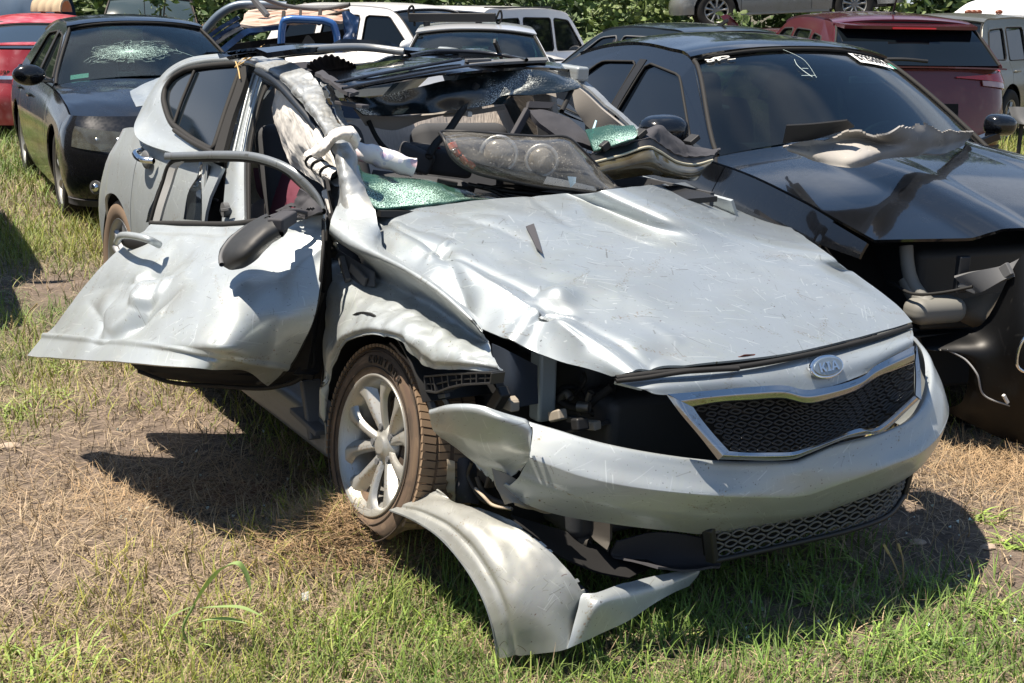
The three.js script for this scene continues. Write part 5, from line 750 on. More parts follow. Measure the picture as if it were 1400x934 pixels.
// engine bay behind the missing headlamp, and what shows under the bumper
{
  const Z = (u, v, zz) => k(u, v, 'z', zz);
  mesh('engine_block', [box(-.3, .45, .35, .72, -.5, .42, .05), box(.45, .62, .25, .60, -.45, .45, .03), box(-.2, .3, .3, .66, .45, .62, .05), box(.3, .62, .2, .36, -.5, .55, .03)], M.engine, wreck);
  mesh('radiator_post', [(() => { const a = Z(744, 478, .55), b = Z(741, 574, .55); return bar(a, b, .06, .06); })()], std(0x8d9aa3, { roughness: .5, metalness: .3 }), wreck);
  mesh('fender_apron', [sheet([[Z(672, 470, .72), Z(700, 482, .68), Z(735, 500, .6)], [Z(676, 520, .72), Z(704, 520, .68), Z(735, 526, .6)], [Z(690, 560, .70), Z(712, 556, .66), Z(736, 552, .6)]], { nu: 8, nv: 10, thick: .006, disp: p => .008 * fbm(p.x * 10, p.y * 10, p.z * 10) })], std(0x2c3542, { roughness: .6, metalness: .3 }), wreck);
  mesh('hose', [tube([Z(756, 548, .5), Z(768, 532, .48), Z(785, 530, .45), Z(800, 548, .45), Z(810, 566, .45), Z(822, 560, .42), Z(836, 540, .4), Z(838, 520, .38)], .009, 40, 8), tube([Z(764, 548, .5), Z(780, 556, .48), Z(800, 556, .46), Z(822, 540, .44), Z(836, 528, .42)], .012, 40, 8), tube([Z(786, 540, .46), Z(800, 520, .46), Z(798, 510, .45)], .006, 20, 6)], M.rubber, wreck);
  mesh('hose_fitting', [tube([Z(764, 546, .5), Z(776, 538, .5), Z(780, 545, .5)], .012, 10, 8), tube([Z(790, 556, .5), Z(806, 557, .48)], .016, 10, 8), tube([Z(804, 548, .46), Z(808, 536, .46)], .010, 8, 8)], std(0x6f6d68, { roughness: .4, metalness: .7 }), wreck);
  mesh('connector', [bar(Z(755, 570, .58), Z(770, 566, .58), .03, .03), bar(Z(690, 550, .7), Z(705, 556, .7), .03, .03), bar(Z(697, 545, .7), Z(703, 552, .7), .03, .02), bar(Z(790, 580, .52), Z(818, 582, .5), .03, .025)], std(0x8a8378, { roughness: .7 }), wreck);
  mesh('connector', [bar(Z(672, 562, .74), Z(690, 534, .74), .035, .035), bar(Z(775, 572, .55), Z(800, 576, .52), .02, .02), bar(Z(788, 580, .56), Z(798, 580, .56), .04, .035)], M.plastic, wreck);
  mesh('bumper_beam', [box(.50, .60, .34, .45, -.5, .5, .03)], M.dark, wreck);
  mesh('bracket_plate', [bar(Z(778, 590, .5), Z(830, 578, .46), .05, .01)], std(0x24282c, { roughness: .5 }), wreck);
  // torn inner bumper: grey-tan plastic hanging at the tear
  mesh('absorber', [sheet([[Z(672, 640, .82), Z(700, 652, .78), Z(740, 676, .7), Z(772, 690, .62)], [Z(680, 668, .82), Z(702, 676, .78), Z(740, 690, .7), Z(768, 698, .62)], [Z(690, 690, .8), Z(708, 688, .78), Z(742, 702, .68), Z(760, 698, .62)]], { nu: 8, nv: 20, thick: .01, disp: p => .012 * fbm(p.x * 12, p.y * 12, p.z * 12) })], std(0x857f74, { roughness: .9 }), wreck);
  mesh('tyre_edge', [sheet([[Z(612, 630, .8), Z(622, 632, .78)], [Z(608, 690, .78), Z(622, 692, .76)]], { nu: 10, nv: 3, thick: .01, disp: p => .006 * Math.sin(p.y * 160) })], std(0x9c917f, { roughness: 1 }), wreck);
  mesh('duct_liner', [sheet([[Z(622, 628, .76), Z(636, 626, .74), Z(650, 630, .7)], [Z(622, 690, .76), Z(640, 688, .74), Z(655, 690, .7)]], { nu: 10, nv: 8, thick: .01, disp: p => .012 * fbm(p.x * 20, p.y * 20, p.z * 20) })], M.plasticDusty, wreck);
  mesh('wiring', [tube([Z(645, 632, .74), Z(640, 650, .74), Z(648, 668, .74), Z(660, 684, .73), Z(690, 692, .70)], .006, 24, 6), tube([Z(652, 652, .74), Z(660, 672, .73), Z(680, 686, .72), Z(696, 690, .7)], .008, 24, 6), tube([Z(655, 640, .73), Z(668, 650, .73), Z(664, 666, .73)], .006, 16, 6), bar(Z(660, 642, .7), Z(676, 662, .7), .04, .03)], std(0x3e372f, { roughness: .7 }), wreck);
  mesh('brake_hose', [tube([Z(650, 668, .75), Z(662, 680, .75), Z(672, 690, .74), Z(700, 696, .72)], .005, 16, 6)], std(0xa39684, { roughness: .7 }), wreck);
  mesh('bracket', [sheet([[Z(808, 698, .5), Z(834, 706, .48)], [Z(806, 730, .5), Z(834, 735, .48)], [Z(830, 752, .5), Z(834, 742, .48)]], { nu: 6, nv: 4, thick: .01 }), tube([Z(780, 694, .52), Z(778, 715, .52), Z(788, 736, .52), Z(806, 742, .5)], .018, 16, 8)], std(0x3a3733, { roughness: .8 }), wreck);
  mesh('mud_flap_bag', [sheet([[Z(670, 710, .74), Z(700, 716, .7), Z(722, 726, .68)], [Z(680, 722, .74), Z(705, 728, .7), Z(722, 732, .68)]], { nu: 6, nv: 14, thick: .02, disp: p => crumple(p, .014, 16, 3) })], std(0x4e4a46, { roughness: .9 }), wreck);
  mesh('undertray', [sheet([[Z(700, 700, .7), Z(800, 735, .5), Z(900, 770, .3)], [Z(720, 735, .75), Z(790, 770, .6), Z(860, 790, .45)]], { nu: 6, nv: 12, thick: .006, disp: p => .02 * fbm(p.x * 6, p.y * 6, p.z * 6) })], M.dark, wreck);
}
// open front door: skin bulged and swung out at the bottom, window frame above it
{
  const Z = (u, v, zz) => k(u, v, 'z', zz);
  const dr = new THREE.Group(); dr.name = 'door'; wreck.add(dr); dr.userData.label = 'dented front door hanging open';
  const rows = [
    [Z(208, 306, 1.14), Z(260, 308, 1.08), Z(320, 308, 1.02), Z(385, 300, .95), Z(443, 292, .88)],
    [Z(178, 330, 1.22), Z(250, 332, 1.16), Z(320, 334, 1.08), Z(390, 334, .99), Z(443, 336, .90)],
    [Z(140, 365, 1.32), Z(225, 372, 1.25), Z(315, 380, 1.17), Z(390, 390, 1.035), Z(438, 392, .945)],
    [Z(105, 405, 1.40), Z(200, 415, 1.33), Z(305, 424, 1.25), Z(385, 432, 1.08), Z(425, 440, .985)],
    [Z(72, 448, 1.48), Z(180, 458, 1.41), Z(295, 470, 1.31), Z(372, 480, 1.10), Z(404, 484, 1.01)],
    [Z(58, 462, 1.51), Z(170, 473, 1.45), Z(290, 486, 1.31), Z(360, 500, 1.12), Z(388, 505, 1.03)],
    [Z(38, 487, 1.57), Z(160, 496, 1.49), Z(280, 504, 1.33), Z(335, 504, 1.15), Z(366, 525, 1.04)]];
  const C1 = Z(178, 425, 1.36), C2 = Z(210, 400, 1.3), C3 = Z(190, 440, 1.38), C4 = Z(225, 360, 1.24), C5 = Z(395, 380, 1.03), C6 = Z(160, 412, 1.36);
  const DF = [[Z(128, 420, 1.39), Z(158, 466, 1.43), .02, .02], [Z(158, 466, 1.43), Z(235, 405, 1.29), .022, .018], [Z(140, 440, 1.4), Z(210, 432, 1.33), .02, -.018], [Z(192, 380, 1.27), Z(196, 415, 1.32), .012, -.022], [Z(130, 400, 1.36), Z(192, 386, 1.29), .02, .012], [Z(250, 345, 1.15), Z(200, 385, 1.29), .02, .014], [Z(440, 345, .91), Z(385, 400, 1.04), .02, -.016], [Z(435, 370, .92), Z(330, 405, 1.15), .02, .012], [Z(300, 470, 1.29), Z(380, 500, 1.05), .014, .014], [Z(260, 312, 1.08), Z(400, 318, .97), .008, -.008], [Z(100, 470, 1.47), Z(300, 494, 1.3), .01, -.014]];
  const ds = (p, c, r, d) => d * Math.exp(0 - p.distanceToSquared(c) / (r * r));
  mesh('door_skin', sheet(rows, { nu: 200, nv: 210, thick: .006, flip: true, disp: (p, n, s, t) => {
    const q1 = Math.sqrt(p.distanceToSquared(C1)), q2 = Math.sqrt(p.distanceToSquared(C2)); let d = -.03 * sstep(.15, .09, q1) + .008 * Math.exp(0 - (((q1 - .15) / .025) ** 2)) - .024 * sstep(.09, .05, q2) + ds(p, C3, .07, .02) + ds(p, C4, .13, .024) + DF.reduce((q, f) => q + foldC(p, f[0], f[1], f[2], f[3]), 0) + ds(p, C5, .10, -.022) + ds(p, C6, .06, .02);
    d += ds(p, Z(192, 386, 1.29), .03, -.03) + ds(p, Z(370, 410, 1.12), .09, .018) + ds(p, Z(340, 385, 1.14), .07, -.012);
    d += .010 * fbm(p.x * 3.4, p.y * 3.4, p.z * 3.4, 3) + .006 * crumple(p, 1, 4, 3) * sstep(.1, .3, s) * sstep(.95, .7, s); d += .006 * Math.exp(0 - (((s - .07) / .03) ** 2)) - .01 * Math.exp(0 - (((s - .8) / .03) ** 2)); return d; } }), M.silver2, dr);
  // inner shell showing past the skin's front edge and below it
  mesh('door_shell', [sheet([[Z(447, 296, .85), Z(452, 300, .84)], [Z(444, 400, .88), Z(452, 410, .85)], [Z(425, 480, .92), Z(440, 500, .88)], [Z(400, 512, .98), Z(428, 512, .92)]], { nu: 16, nv: 4, thick: .02, disp: p => .008 * fbm(p.x * 14, p.y * 14, p.z * 14) }), sheet([[Z(190, 506, 1.2), Z(280, 508, 1.14), Z(350, 514, 1.01), Z(400, 508, .95), Z(428, 500, .9)], [Z(205, 516, 1.18), Z(280, 524, 1.08), Z(350, 530, .99), Z(396, 528, .94), Z(430, 508, .9)]], { nu: 4, nv: 30, thick: .02 }), sheet([[Z(210, 312, 1.08), Z(330, 314, .98), Z(440, 310, .86)], [Z(120, 430, 1.3), Z(290, 460, 1.16), Z(430, 440, .92)], [Z(190, 508, 1.22), Z(290, 512, 1.14), Z(420, 505, .94)]], { nu: 10, nv: 10, thick: .02 })], M.dark, dr);
  mesh('shell_edge', [tube([Z(442, 300, .885), Z(441, 350, .93), Z(432, 420, .96), Z(408, 480, 1.0), Z(388, 510, 1.02), Z(352, 524, 1.03)], .006, 40, 6), tube([Z(190, 508, 1.24), Z(230, 522, 1.18), Z(300, 528, 1.08), Z(370, 530, .99), Z(412, 516, .94), Z(428, 498, .91), Z(426, 450, .92), Z(442, 400, .89)], .008, 50, 6)], M.rubber, dr);
  // window frame
  const fr = [[208, 302, 1.13], [214, 280, 1.12], [224, 250, 1.10], [231, 228, 1.09], [242, 219, 1.08]], tp = [[228, 212, 1.10], [260, 211, 1.07], [300, 210, 1.03], [345, 212, .98], [385, 224, .94], [415, 242, .905], [436, 265, .88], [446, 288, .87]];
  mesh('window_frame', [sheet([tp.map(p => Z(...p)), tp.map((p, i) => Z(p[0] - (i > 4 ? 2 : 0), p[1] + 2, p[2] + .004)), tp.map((p, i) => Z(p[0] - (i > 4 ? 4 : 0), p[1] + 4.4, p[2] + .002))], { nu: 6, nv: 60, thick: .012, flip: true, lin: 'rows' })], phys(0x9aa0a6, { roughness: .4, metalness: .6, map: silverMap2 }), dr);
  mesh('frame_seal', [tube(tp.map((p, i) => Z(p[0] - (i > 4 ? 8 : i === 0 ? -8 : 0), p[1] + 8, p[2] - .005)), .008, 50, 6), tube(fr.map(p => Z(...p)), .013, 20, 6), tube([Z(206, 305, 1.14), Z(260, 306, 1.085), Z(320, 306, 1.025), Z(385, 297, .955), Z(443, 289, .885)], .010, 40, 6)], M.rubber, dr);
  mesh('frame_post', [sheet([fr.map(p => Z(p[0] + 4, p[1], p[2])), fr.map(p => Z(p[0] + 13, p[1] + 1, p[2] - .01))], { nu: 3, nv: 14, thick: .01, flip: true })], std(0xa8a9a8, { roughness: .5, metalness: .3 }), dr);
  mesh('tint_film', [sheet([[Z(198, 304, 1.1), Z(214, 262, 1.08), Z(234, 222, 1.06)], [Z(210, 303, 1.1), Z(220, 262, 1.08), Z(238, 224, 1.06)]], { nu: 4, nv: 14, thick: .002, disp: p => .01 * fbm(p.x * 20, p.y * 20, p.z * 20) })], phys(0x14181c, { roughness: .2, clearcoat: .5 }), dr);
  // broken glass still standing in the frame
  mesh('window_shard', [sheet([[Z(252, 300, 1.05), Z(258, 264, 1.04), Z(270, 240, 1.02), Z(272, 222, 1.0)], [Z(276, 302, 1.03), Z(276, 264, 1.02), Z(275, 240, 1.0), Z(276, 222, .99)]], { nu: 4, nv: 10, thick: .004, flip: true })], phys(0x20262b, { roughness: .08, clearcoat: 1 }), dr);
  mesh('sail_panel', [sheet([[Z(410, 258, .94), Z(424, 268, .92), Z(440, 290, .9)], [Z(400, 278, .95), Z(416, 284, .94), Z(432, 294, .92)], [Z(377, 288, .98), Z(402, 298, .96), Z(420, 299, .94)]], { nu: 16, nv: 16, thick: .008, flip: true, disp: p => crumple(p, .012, 16, 4), mask: (s, t) => fbm(s * 5, t * 5, 2) > -.22 || s < .2 })], M.plasticDusty, dr);
  // handle
  mesh('handle', [tube([Z(160, 331, 1.27), Z(167, 322, 1.30), Z(185, 323, 1.29), Z(204, 328, 1.27), Z(218, 335, 1.23)], .013, 26, 10)], M.silver2, dr);
  mesh('handle_cup', [(() => { const g = new THREE.SphereGeometry(1, 24, 14), p = Z(186, 333, 1.235); g.scale(.075, .024, .012); g.rotateY(.5); g.rotateZ(.06); g.translate(p.x, p.y, p.z); return g; })()], M.plastic, dr);
  // mirror torn from its glass, hanging face down on the skin
  const mr = mesh('mirror', sheet([
    [Z(302, 358, 1.22), Z(306, 342, 1.2), Z(320, 325, 1.16), Z(345, 308, 1.12), Z(368, 297, 1.08)],
    [Z(305, 362, 1.22), Z(316, 346, 1.215), Z(334, 330, 1.185), Z(354, 316, 1.145), Z(372, 304, 1.10)],
    [Z(316, 364, 1.215), Z(330, 354, 1.21), Z(346, 340, 1.18), Z(362, 327, 1.14), Z(378, 316, 1.10)],
    [Z(330, 362, 1.17), Z(342, 356, 1.16), Z(356, 342, 1.13), Z(368, 330, 1.09), Z(382, 320, 1.05)]], { nu: 22, nv: 26, thick: .012, flip: true, disp: p => .004 * fbm(p.x * 24, p.y * 24, p.z * 24) }), std(0x202224, { roughness: .6 }), dr);
  mesh('mirror_rim', [tube([Z(303, 362, 1.24), Z(302, 352, 1.23), Z(308, 338, 1.21), Z(322, 322, 1.17), Z(346, 306, 1.12)], .008, 24, 8)], M.plasticGrey, mr);
  mesh('mirror_arm', [tube([Z(368, 304, 1.10), Z(380, 300, 1.05), Z(386, 310, 1.06), Z(380, 318, 1.08)], .02, 14, 8), bar(Z(376, 308, 1.1), Z(396, 296, 1.0), .05, .04), tube([Z(372, 300, 1.1), Z(388, 290, 1.02), Z(404, 288, .98), Z(424, 292, .93)], .008, 16, 6)], M.plasticDusty, mr);
}
// loose parts lying on the hood
const lampHouse = (name, label, A) => { const g = thing(name, label, 'headlamp', 'headlamps torn off and left on the hood'); FK.put(g); return g; };
{
  const L = lampHouse('headlamp', 'large scratched headlamp with amber reflectors lying on the hood of the silver wreck');
  const q = (u, v, x) => k(u, v, 'x', x);
  // front face: outline from tip to tip (upper edge, lower edge), lens bulges towards the camera
  const up = [[605, 180], [640, 180], [690, 184], [740, 187], [775, 188], [795, 204], [818, 228], [841, 254]], lw = [[607, 190], [618, 215], [645, 234], [690, 246], [740, 256], [775, 260], [815, 264], [842, 258]];
  const dx = i => -.62 + .2 * (i / 7), bulge = [.03, .07, .09, .09, .08, .07, .05, .015];
  const row = (f, off) => up.map((p, i) => q(lerp(p[0], lw[i][0], f), lerp(p[1], lw[i][1], f), dx(i) + lerp(-.05, .10, f) + off * bulge[i]));
  mesh('lens', sheet([row(0, .2), row(.15, 1), row(.5, 1.5), row(.85, 1.1), row(1, .2)], { nu: 24, nv: 60, thick: 0 }), M.lensHazy, L);
  mesh('lens_dust', sheet([row(0, .22), row(.15, 1.03), row(.5, 1.54), row(.85, 1.13), row(1, .22)], { nu: 24, nv: 60, thick: 0 }), M.lensDust, L);
  mesh('housing', [sheet([row(0, .1), row(0, -.4), row(.1, -2.2), row(.5, -2.6), row(.9, -1.8), row(1, .1)], { nu: 24, nv: 60, thick: .004, disp: p => .004 * fbm(p.x * 14, p.y * 14, p.z * 14) })], M.plasticDusty, L);
  mesh('lens_rim', [new THREE.TubeGeometry(new THREE.CatmullRomCurve3([...row(0, .3), ...row(1, .3).reverse()], true, 'centripetal'), 120, .006, 6, true)], M.plastic, L);
  const inn = (f, i0, i1, o) => [0, .5, 1].map(t => { const i = lerp(i0, i1, t), a = Math.floor(i), b = Math.min(7, a + 1), w = i - a; return row(f, o)[a].clone().lerp(row(f, o)[b], w); });
  mesh('bezel', sheet([inn(.12, .6, 7, -.9), inn(.5, .6, 7, -1.2), inn(.92, .8, 7, -.7)], { nu: 12, nv: 30, thick: .004, disp: p => .01 * fbm(p.x * 12, p.y * 12, p.z * 12) }), std(0x303234, { roughness: .4, metalness: .3 }), L);
  for (const [f, i, r] of [[.5, 2.3, .055], [.5, 3.6, .048]]) { const a = row(f, -.4), c = a[Math.floor(i)].clone().lerp(a[Math.ceil(i)], i % 1); const d = RO.clone().applyMatrix4(FK.inv).sub(c).normalize(); const g = new THREE.SphereGeometry(r, 24, 16); g.scale(1, 1, .6); g.lookAt(d); g.translate(c.x, c.y, c.z); mesh('projector', g, phys(0x6c675f, { roughness: .25, clearcoat: 1 }), L); const t = new THREE.TorusGeometry(r * 1.12, .008, 8, 30); t.lookAt(d); t.translate(c.x, c.y, c.z); mesh('projector_ring', t, M.alloyDull, L); }
  for (const [a, b] of [[[617, 195], [621, 204]], [[622, 205], [628, 213]], [[629, 213], [638, 224]], [[640, 221], [648, 229]]]) { const A = q(a[0], a[1], -.56), B = q(b[0], b[1], -.55); mesh('reflector', bar(A, B, .03, .022), M.amber, L); }
  mesh('chrome_fin', [sheet([row(.78, -.1).slice(4, 7), row(.93, -.1).slice(4, 7)], { nu: 3, nv: 10, thick: .004 })], M.alloyDull, L);
  mesh('label_chip', [sheet([[q(776, 241, -.37), q(788, 242, -.36)], [q(780, 257, -.36), q(787, 250, -.355)]], { nu: 4, nv: 4, thick: .001 })], std(0xa9c4dc, { roughness: .5 }), L);
}
{
  const L = lampHouse('headlamp', 'upturned headlamp with a yellowed lens at the far rear corner of the silver hood');
  const q = (u, v, x) => k(u, v, 'x', x);
  const E0 = [[808, 212], [850, 200], [886, 190], [900, 196], [925, 212], [950, 216], [976, 212]], E1 = [[812, 222], [850, 212], [885, 201], [900, 206], [925, 221], [950, 225], [974, 219]], E2 = [[826, 238], [856, 234], [890, 229], [910, 236], [935, 242], [955, 240], [968, 228]], E3 = [[840, 246], [860, 243], [890, 239], [912, 243], [938, 246], [952, 246], [962, 232]];
  const xx = [-.52, -.55, -.55, -.58, -.62, -.68, -.74], m = (E, d) => E.map((p, i) => q(p[0], p[1], xx[i] + d));
  mesh('lens', sheet([m(E1, 0), m(E1.map((p, i) => [lerp(p[0], E2[i][0], .5), lerp(p[1], E2[i][1], .5)]), .05), m(E2, .05), m(E3, .0)], { nu: 14, nv: 50, thick: .004 }), phys(0xd9d2b8, { roughness: .08, transmission: .9, thickness: 0, ior: 1.5, map: M.lensMap }), L);
  mesh('lens_rim', [sheet([m(E0, -.02), m(E1, .01)], { nu: 4, nv: 50, thick: .012 })], M.plastic, L);
  mesh('lens_bead', [tube(m(E1, .012), .005, 50, 6)], std(0xb5b09a, { roughness: .4 }), L);
  mesh('housing', [sheet([m(E0, -.02), m(E0.map((p, i) => [p[0] + 6, p[1] - [6, 8, 12, 18, 14, 10, 6][i]]), -.10), m(E0.map((p, i) => [p[0] + 8, p[1] - [4, 6, 8, 12, 12, 8, 4][i]]), -.2), m(E3, -.14)], { nu: 24, nv: 40, thick: .006, disp: p => crumple(p, .010, 14, 3) })], M.plasticDusty, L);
  mesh('reflector', [sheet([m(E1, -.03), m(E3, -.04)], { nu: 8, nv: 30, thick: .004, disp: p => .012 * fbm(p.x * 14, p.y * 14, p.z * 14) })], std(0x6d6a60, { roughness: .3, metalness: .6 }), L);
  mesh('clip', [bar(q(868, 188, -.6), q(880, 178, -.6), .05, .02), bar(q(940, 196, -.66), q(952, 186, -.66), .05, .02), bar(q(822, 204, -.54), q(832, 196, -.54), .03, .03)], M.plastic, L);
}
{
  const sh = thing('plastic_shard', 'small dark plastic shard lying flat on the silver hood', 'debris'); FK.put(sh);
  mesh('shard', sheet([[oh(719, 311, .012), oh(727, 326, .01), oh(733, 340, .01)], [oh(730, 307, .016), oh(736, 326, .012), oh(742, 348, .010)]], { nu: 3, nv: 8, thick: .004 }), M.plasticDusty, sh);
  const lf = thing('dry_leaf', 'reddish brown dry leaf on the front of the silver hood', 'leaf'); FK.put(lf);
  mesh('leaf_blade', sheet([[oh(1009, 488, .008), oh(1019, 485, .016), oh(1034, 484, .008)], [oh(1011, 491, .006), oh(1020, 489, .006), oh(1034, 487, .006)]], { nu: 6, nv: 10, thick: .001, disp: p => .004 * fbm(p.x * 60, p.z * 60, 2) }), std(0x5a2716, { roughness: .9 }), lf);
  const sw = thing('straw_wisp', 'pale straw twig caught on the roof rail of the silver wreck', 'straw'); FK.put(sw);
  mesh('stalk', [tube([k(322, 92, 'z', .64), k(335, 80, 'z', .63), k(362, 62, 'z', .60)], .005, 14, 5), tube([k(325, 90, 'z', .65), k(340, 81, 'z', .63), k(352, 72, 'z', .6)], .003, 12, 5), tube([k(322, 84, 'z', .64), k(326, 96, 'z', .66), k(328, 108, 'z', .68)], .003, 12, 5)], std(0xb59a6c, { roughness: 1 }), sw);
}
// the broken-off lower corner of the bumper, standing on the grass
{
  const B = thing('bumper_fragment', 'broken silver bumper corner lying on the grass below the torn bumper', 'car part'); FK.put(B);
  const q = (u, v, zz) => k(u, v, 'z', zz);
  const arc = [[532, 697, .93], [560, 708, .925], [596, 730, .92], [628, 764, .915], [655, 806, .91], [672, 850, .90], [681, 901, .885]];
  const c1 = [[556, 688, .90], [582, 694, .90], [620, 712, .895], [656, 742, .885], [688, 790, .87], [706, 838, .86], [720, 896, .83]];
  const c2 = [[580, 679, .86], [604, 684, .86], [640, 700, .85], [680, 724, .83], [722, 770, .8], [748, 820, .78], [775, 887, .74]];
  const c3 = [[599, 669, .84], [630, 690, .82], [662, 694, .80], [720, 726, .77], [764, 762, .72], [795, 800, .68], [812, 858, .62]];
  mesh('fragment_skin', sheet([arc.map(p => q(...p)), c1.map(p => q(...p)), c2.map(p => q(...p)), c3.map(p => q(...p))], { nu: 40, nv: 60, thick: .005, flip: true, disp: (p, n, s, t) => .008 * fbm(p.x * 8, p.y * 8, p.z * 8) - .008 * Math.exp(0 - ((s - .2) / .04) ** 2) + .012 * fbm(s * 8, t * 9, 5) * sstep(.8, 1, s), mask: (s, t) => s < .97 - .05 * fbm(t * 22, 3, 1) }), M.silverScuffed, B);
  mesh('fragment_lip', sheet([
    [q(795, 812, .68), q(815, 812, .65), q(850, 800, .54), q(900, 788, .38), q(952, 778, .2)],
    [q(790, 838, .70), q(818, 828, .67), q(856, 815, .55), q(906, 800, .39), q(954, 784, .2)],
    [q(775, 887, .74), q(815, 868, .66), q(856, 848, .55), q(905, 818, .4), q(940, 800, .25)]], { nu: 16, nv: 40, thick: .005, flip: true, disp: p => .005 * fbm(p.x * 9, p.y * 9, p.z * 9) }), M.silver2, B);
  mesh('arch_flange', sheet([arc.map(p => q(...p)), arc.map((p, i) => q(p[0] + 10, p[1] - 4, p[2] - .05))], { nu: 4, nv: 40, thick: .004, flip: true }), M.silverDull, B);
  mesh('liner_scrap', sheet([[q(700, 770, .7), q(740, 780, .66), q(790, 800, .6)], [q(730, 800, .68), q(770, 815, .64), q(812, 816, .6)]], { nu: 10, nv: 14, thick: .012, disp: p => crumple(p, .014, 14, 8) }), M.plasticDusty, B);
}
// ---------- black sedan beside the wreck ----------
const FC = new Frame(1.95, 0, -5.92, -1.236);
const charger = thing('black_sedan', 'black sedan with a torn off front bumper parked beside the silver wreck', 'car'); FC.put(charger);
M.tintBlue = phys(0x0a0f16, { roughness: .03, ior: 1.45 });
const CH = buildCar(charger, {
  wb: 3.05, W: .95, wheelR: .36, archR: .4, xN: .95, xR: -4.1, clear: .2, xbF: .43,
  shoulder: [[.95, .74], [.6, .81], [.2, .88], [-.4, .94], [-1.2, .965], [-2.4, 1.0], [-3.3, 1.06], [-4.1, 1.03]],
  top: [[.95, .8], [.6, .885], [.2, .965], [-.4, 1.03], [-.8, 1.06], [-3.5, 1.1], [-4.1, 1.06]],
  gh: { A0: [-.74, .975], A1: [-1.42, 1.385], roof: [[-1.75, 1.425], [-2.3, 1.435]], C1: [-2.95, 1.345], C0: [-3.6, 1.08], wB: .80, wR: .60, bow: .17, crown: .06 },
  windows: [[[-.98, .995], [-1.46, 1.31], [-1.93, 1.355], [-2.03, .995]], [[-2.14, .995], [-2.06, 1.355], [-2.55, 1.335], [-3.1, 1.06, .03]]],
  doors: [-.5, -2.03, -3.0], bpillar: [[[-2.085, .985], [-2.0, 1.37]]], paint: M.black, glass: M.tintBlue, wsGlass: phys(0xa4b4b6, { roughness: .02, transmission: 1, thickness: 0, ior: 1.5 }), sideGlass: M.tintBlue, bgGlass: phys(0xd0dcda, { roughness: .02, transmission: 1, thickness: 0, ior: 1.5 }),
  skip: ['bumper', 'hood', 'seat'], wheelZ: -.38, crown: 2.4, noMirrors: true, trimR: .007,
});
for (const [xs, zs] of [[-1.5, .38], [-1.5, -.38]]) { const bk = box(-.06, .06, 0, .6, -.22, .22, .06); bk.rotateZ(.26); bk.translate(xs - .3, .72, zs); const hr = box(-.05, .05, 0, .17, -.12, .12, .05); hr.rotateZ(.26); hr.translate(xs - .47, 1.31 - .02, zs); mesh('seat', [bk, hr], M.interior, charger); }
mesh('headliner', sheetF((u, v) => V(lerp(-1.5, -2.9, u), 1.37, lerp(-.5, .5, v)), { nu: 4, nv: 4, thick: .01 }), M.interiorGrey, charger);
mesh('cabin_mirror', [box(-1.2, -1.17, 1.265, 1.33, -.12, .12, .02), bar(V(-1.18, 1.33, 0), V(-1.2, 1.39, 0), .02, .02)], M.plastic, charger);
// hood with power bulge
{
  const yF = .78, S = CH.S;
  mesh('hood', sheetF((u, v) => {
    const t = lerp(-1, 1, v), a = Math.abs(t); const x0 = -.70 + .17 * (1 - t * t), x1 = .86 - .2 * a ** 2.6, x = lerp(x0, x1, u), w = S.sideZ(Math.min(x, .42), S.sh(Math.min(x, .42))) * lerp(1, .95, sstep(.3, .9, x)) - .004;
    let y = CH.deck(x, t); y += .022 * (sstep(.62, .5, a) - sstep(.36, .26, a) * .55) ; y += .012 * sstep(.52, .45, a) * sstep(-.6, .2, x); return V(x, y, t * w);
  }, { nu: 40, nv: 60, thick: .012 }), M.black, charger);
  // fender tips ahead of the wheel opening
  for (const sd of [1, -1]) mesh('fender', sheetF((u, v) => { const x = lerp(.43, .66, u), y0 = lerp(.75, .735, u), y1 = S.sh(x) - .006, y = lerp(y0, y1, v); return V(x, y, sd * (S.sideZ(.42, y) * lerp(1, .955, u))); }, { nu: 8, nv: 6, thick: .012, flip: sd > 0 }), M.black, charger);
}
// engine bay seen through the missing headlamp
mesh('washer_bottle', (() => { const g = new THREE.LatheGeometry([[0, 0], [.1, 0], [.115, .02], [.115, .09], [.1, .115], [.05, .14], [.036, .2], [.03, .34], [.032, .36], [0, .36]].map(p => new THREE.Vector2(p[0], p[1])), 24); return merge([tube([FC.at(1239, 336, 'z', .66), FC.at(1241, 362, 'z', .66), FC.at(1247, 386, 'z', .65), FC.at(1262, 408, 'z', .63)], .027, 20, 14), tube([FC.at(1241, 380, 'z', .65), FC.at(1250, 400, 'z', .64), FC.at(1268, 418, 'z', .62)], .038, 12, 14), (() => { const q = FC.at(1272, 424, 'z', .6), b = new RoundedBoxGeometry(.13, .10, .24, 5, .045); b.translate(q.x, q.y, q.z - .02); return b; })()]); })(), std(0x6c6c68, { roughness: .6 }), charger);
mesh('hose', tube([FC.at(1216, 385, 'z', .68), FC.at(1250, 402, 'z', .70), FC.at(1290, 400, 'z', .66), FC.at(1330, 392, 'z', .6)], .006, 24, 8), M.rubber, charger);
mesh('lamp_mount', [bar(FC.at(1318, 350, 'z', .5), FC.at(1312, 400, 'z', .5), .05, .03)], std(0x22252a, { roughness: .5 }), charger);
mesh('radiator_support', [box(.62, .68, .36, .42, -.75, .78, .01), box(.66, .72, .2, .78, -.5, -.46, .01), box(.5, .56, .3, .72, -.2, .4, .01), bar(V(.2, .7, .78), V(.62, .42, .74), .05, .05)], M.plastic, charger);
mesh('engine_block', [box(-.2, .45, .3, .7, -.5, .5, .05)], M.dark, charger);
mesh('wheel_liner', sheetF((u, v) => { const a = lerp(.1, 2.4, u); return V(.02 + Math.cos(a) * .43, .36 + Math.sin(a) * .43, lerp(.55, .9, v)); }, { nu: 14, nv: 4, thick: .006 }), M.dark, charger);
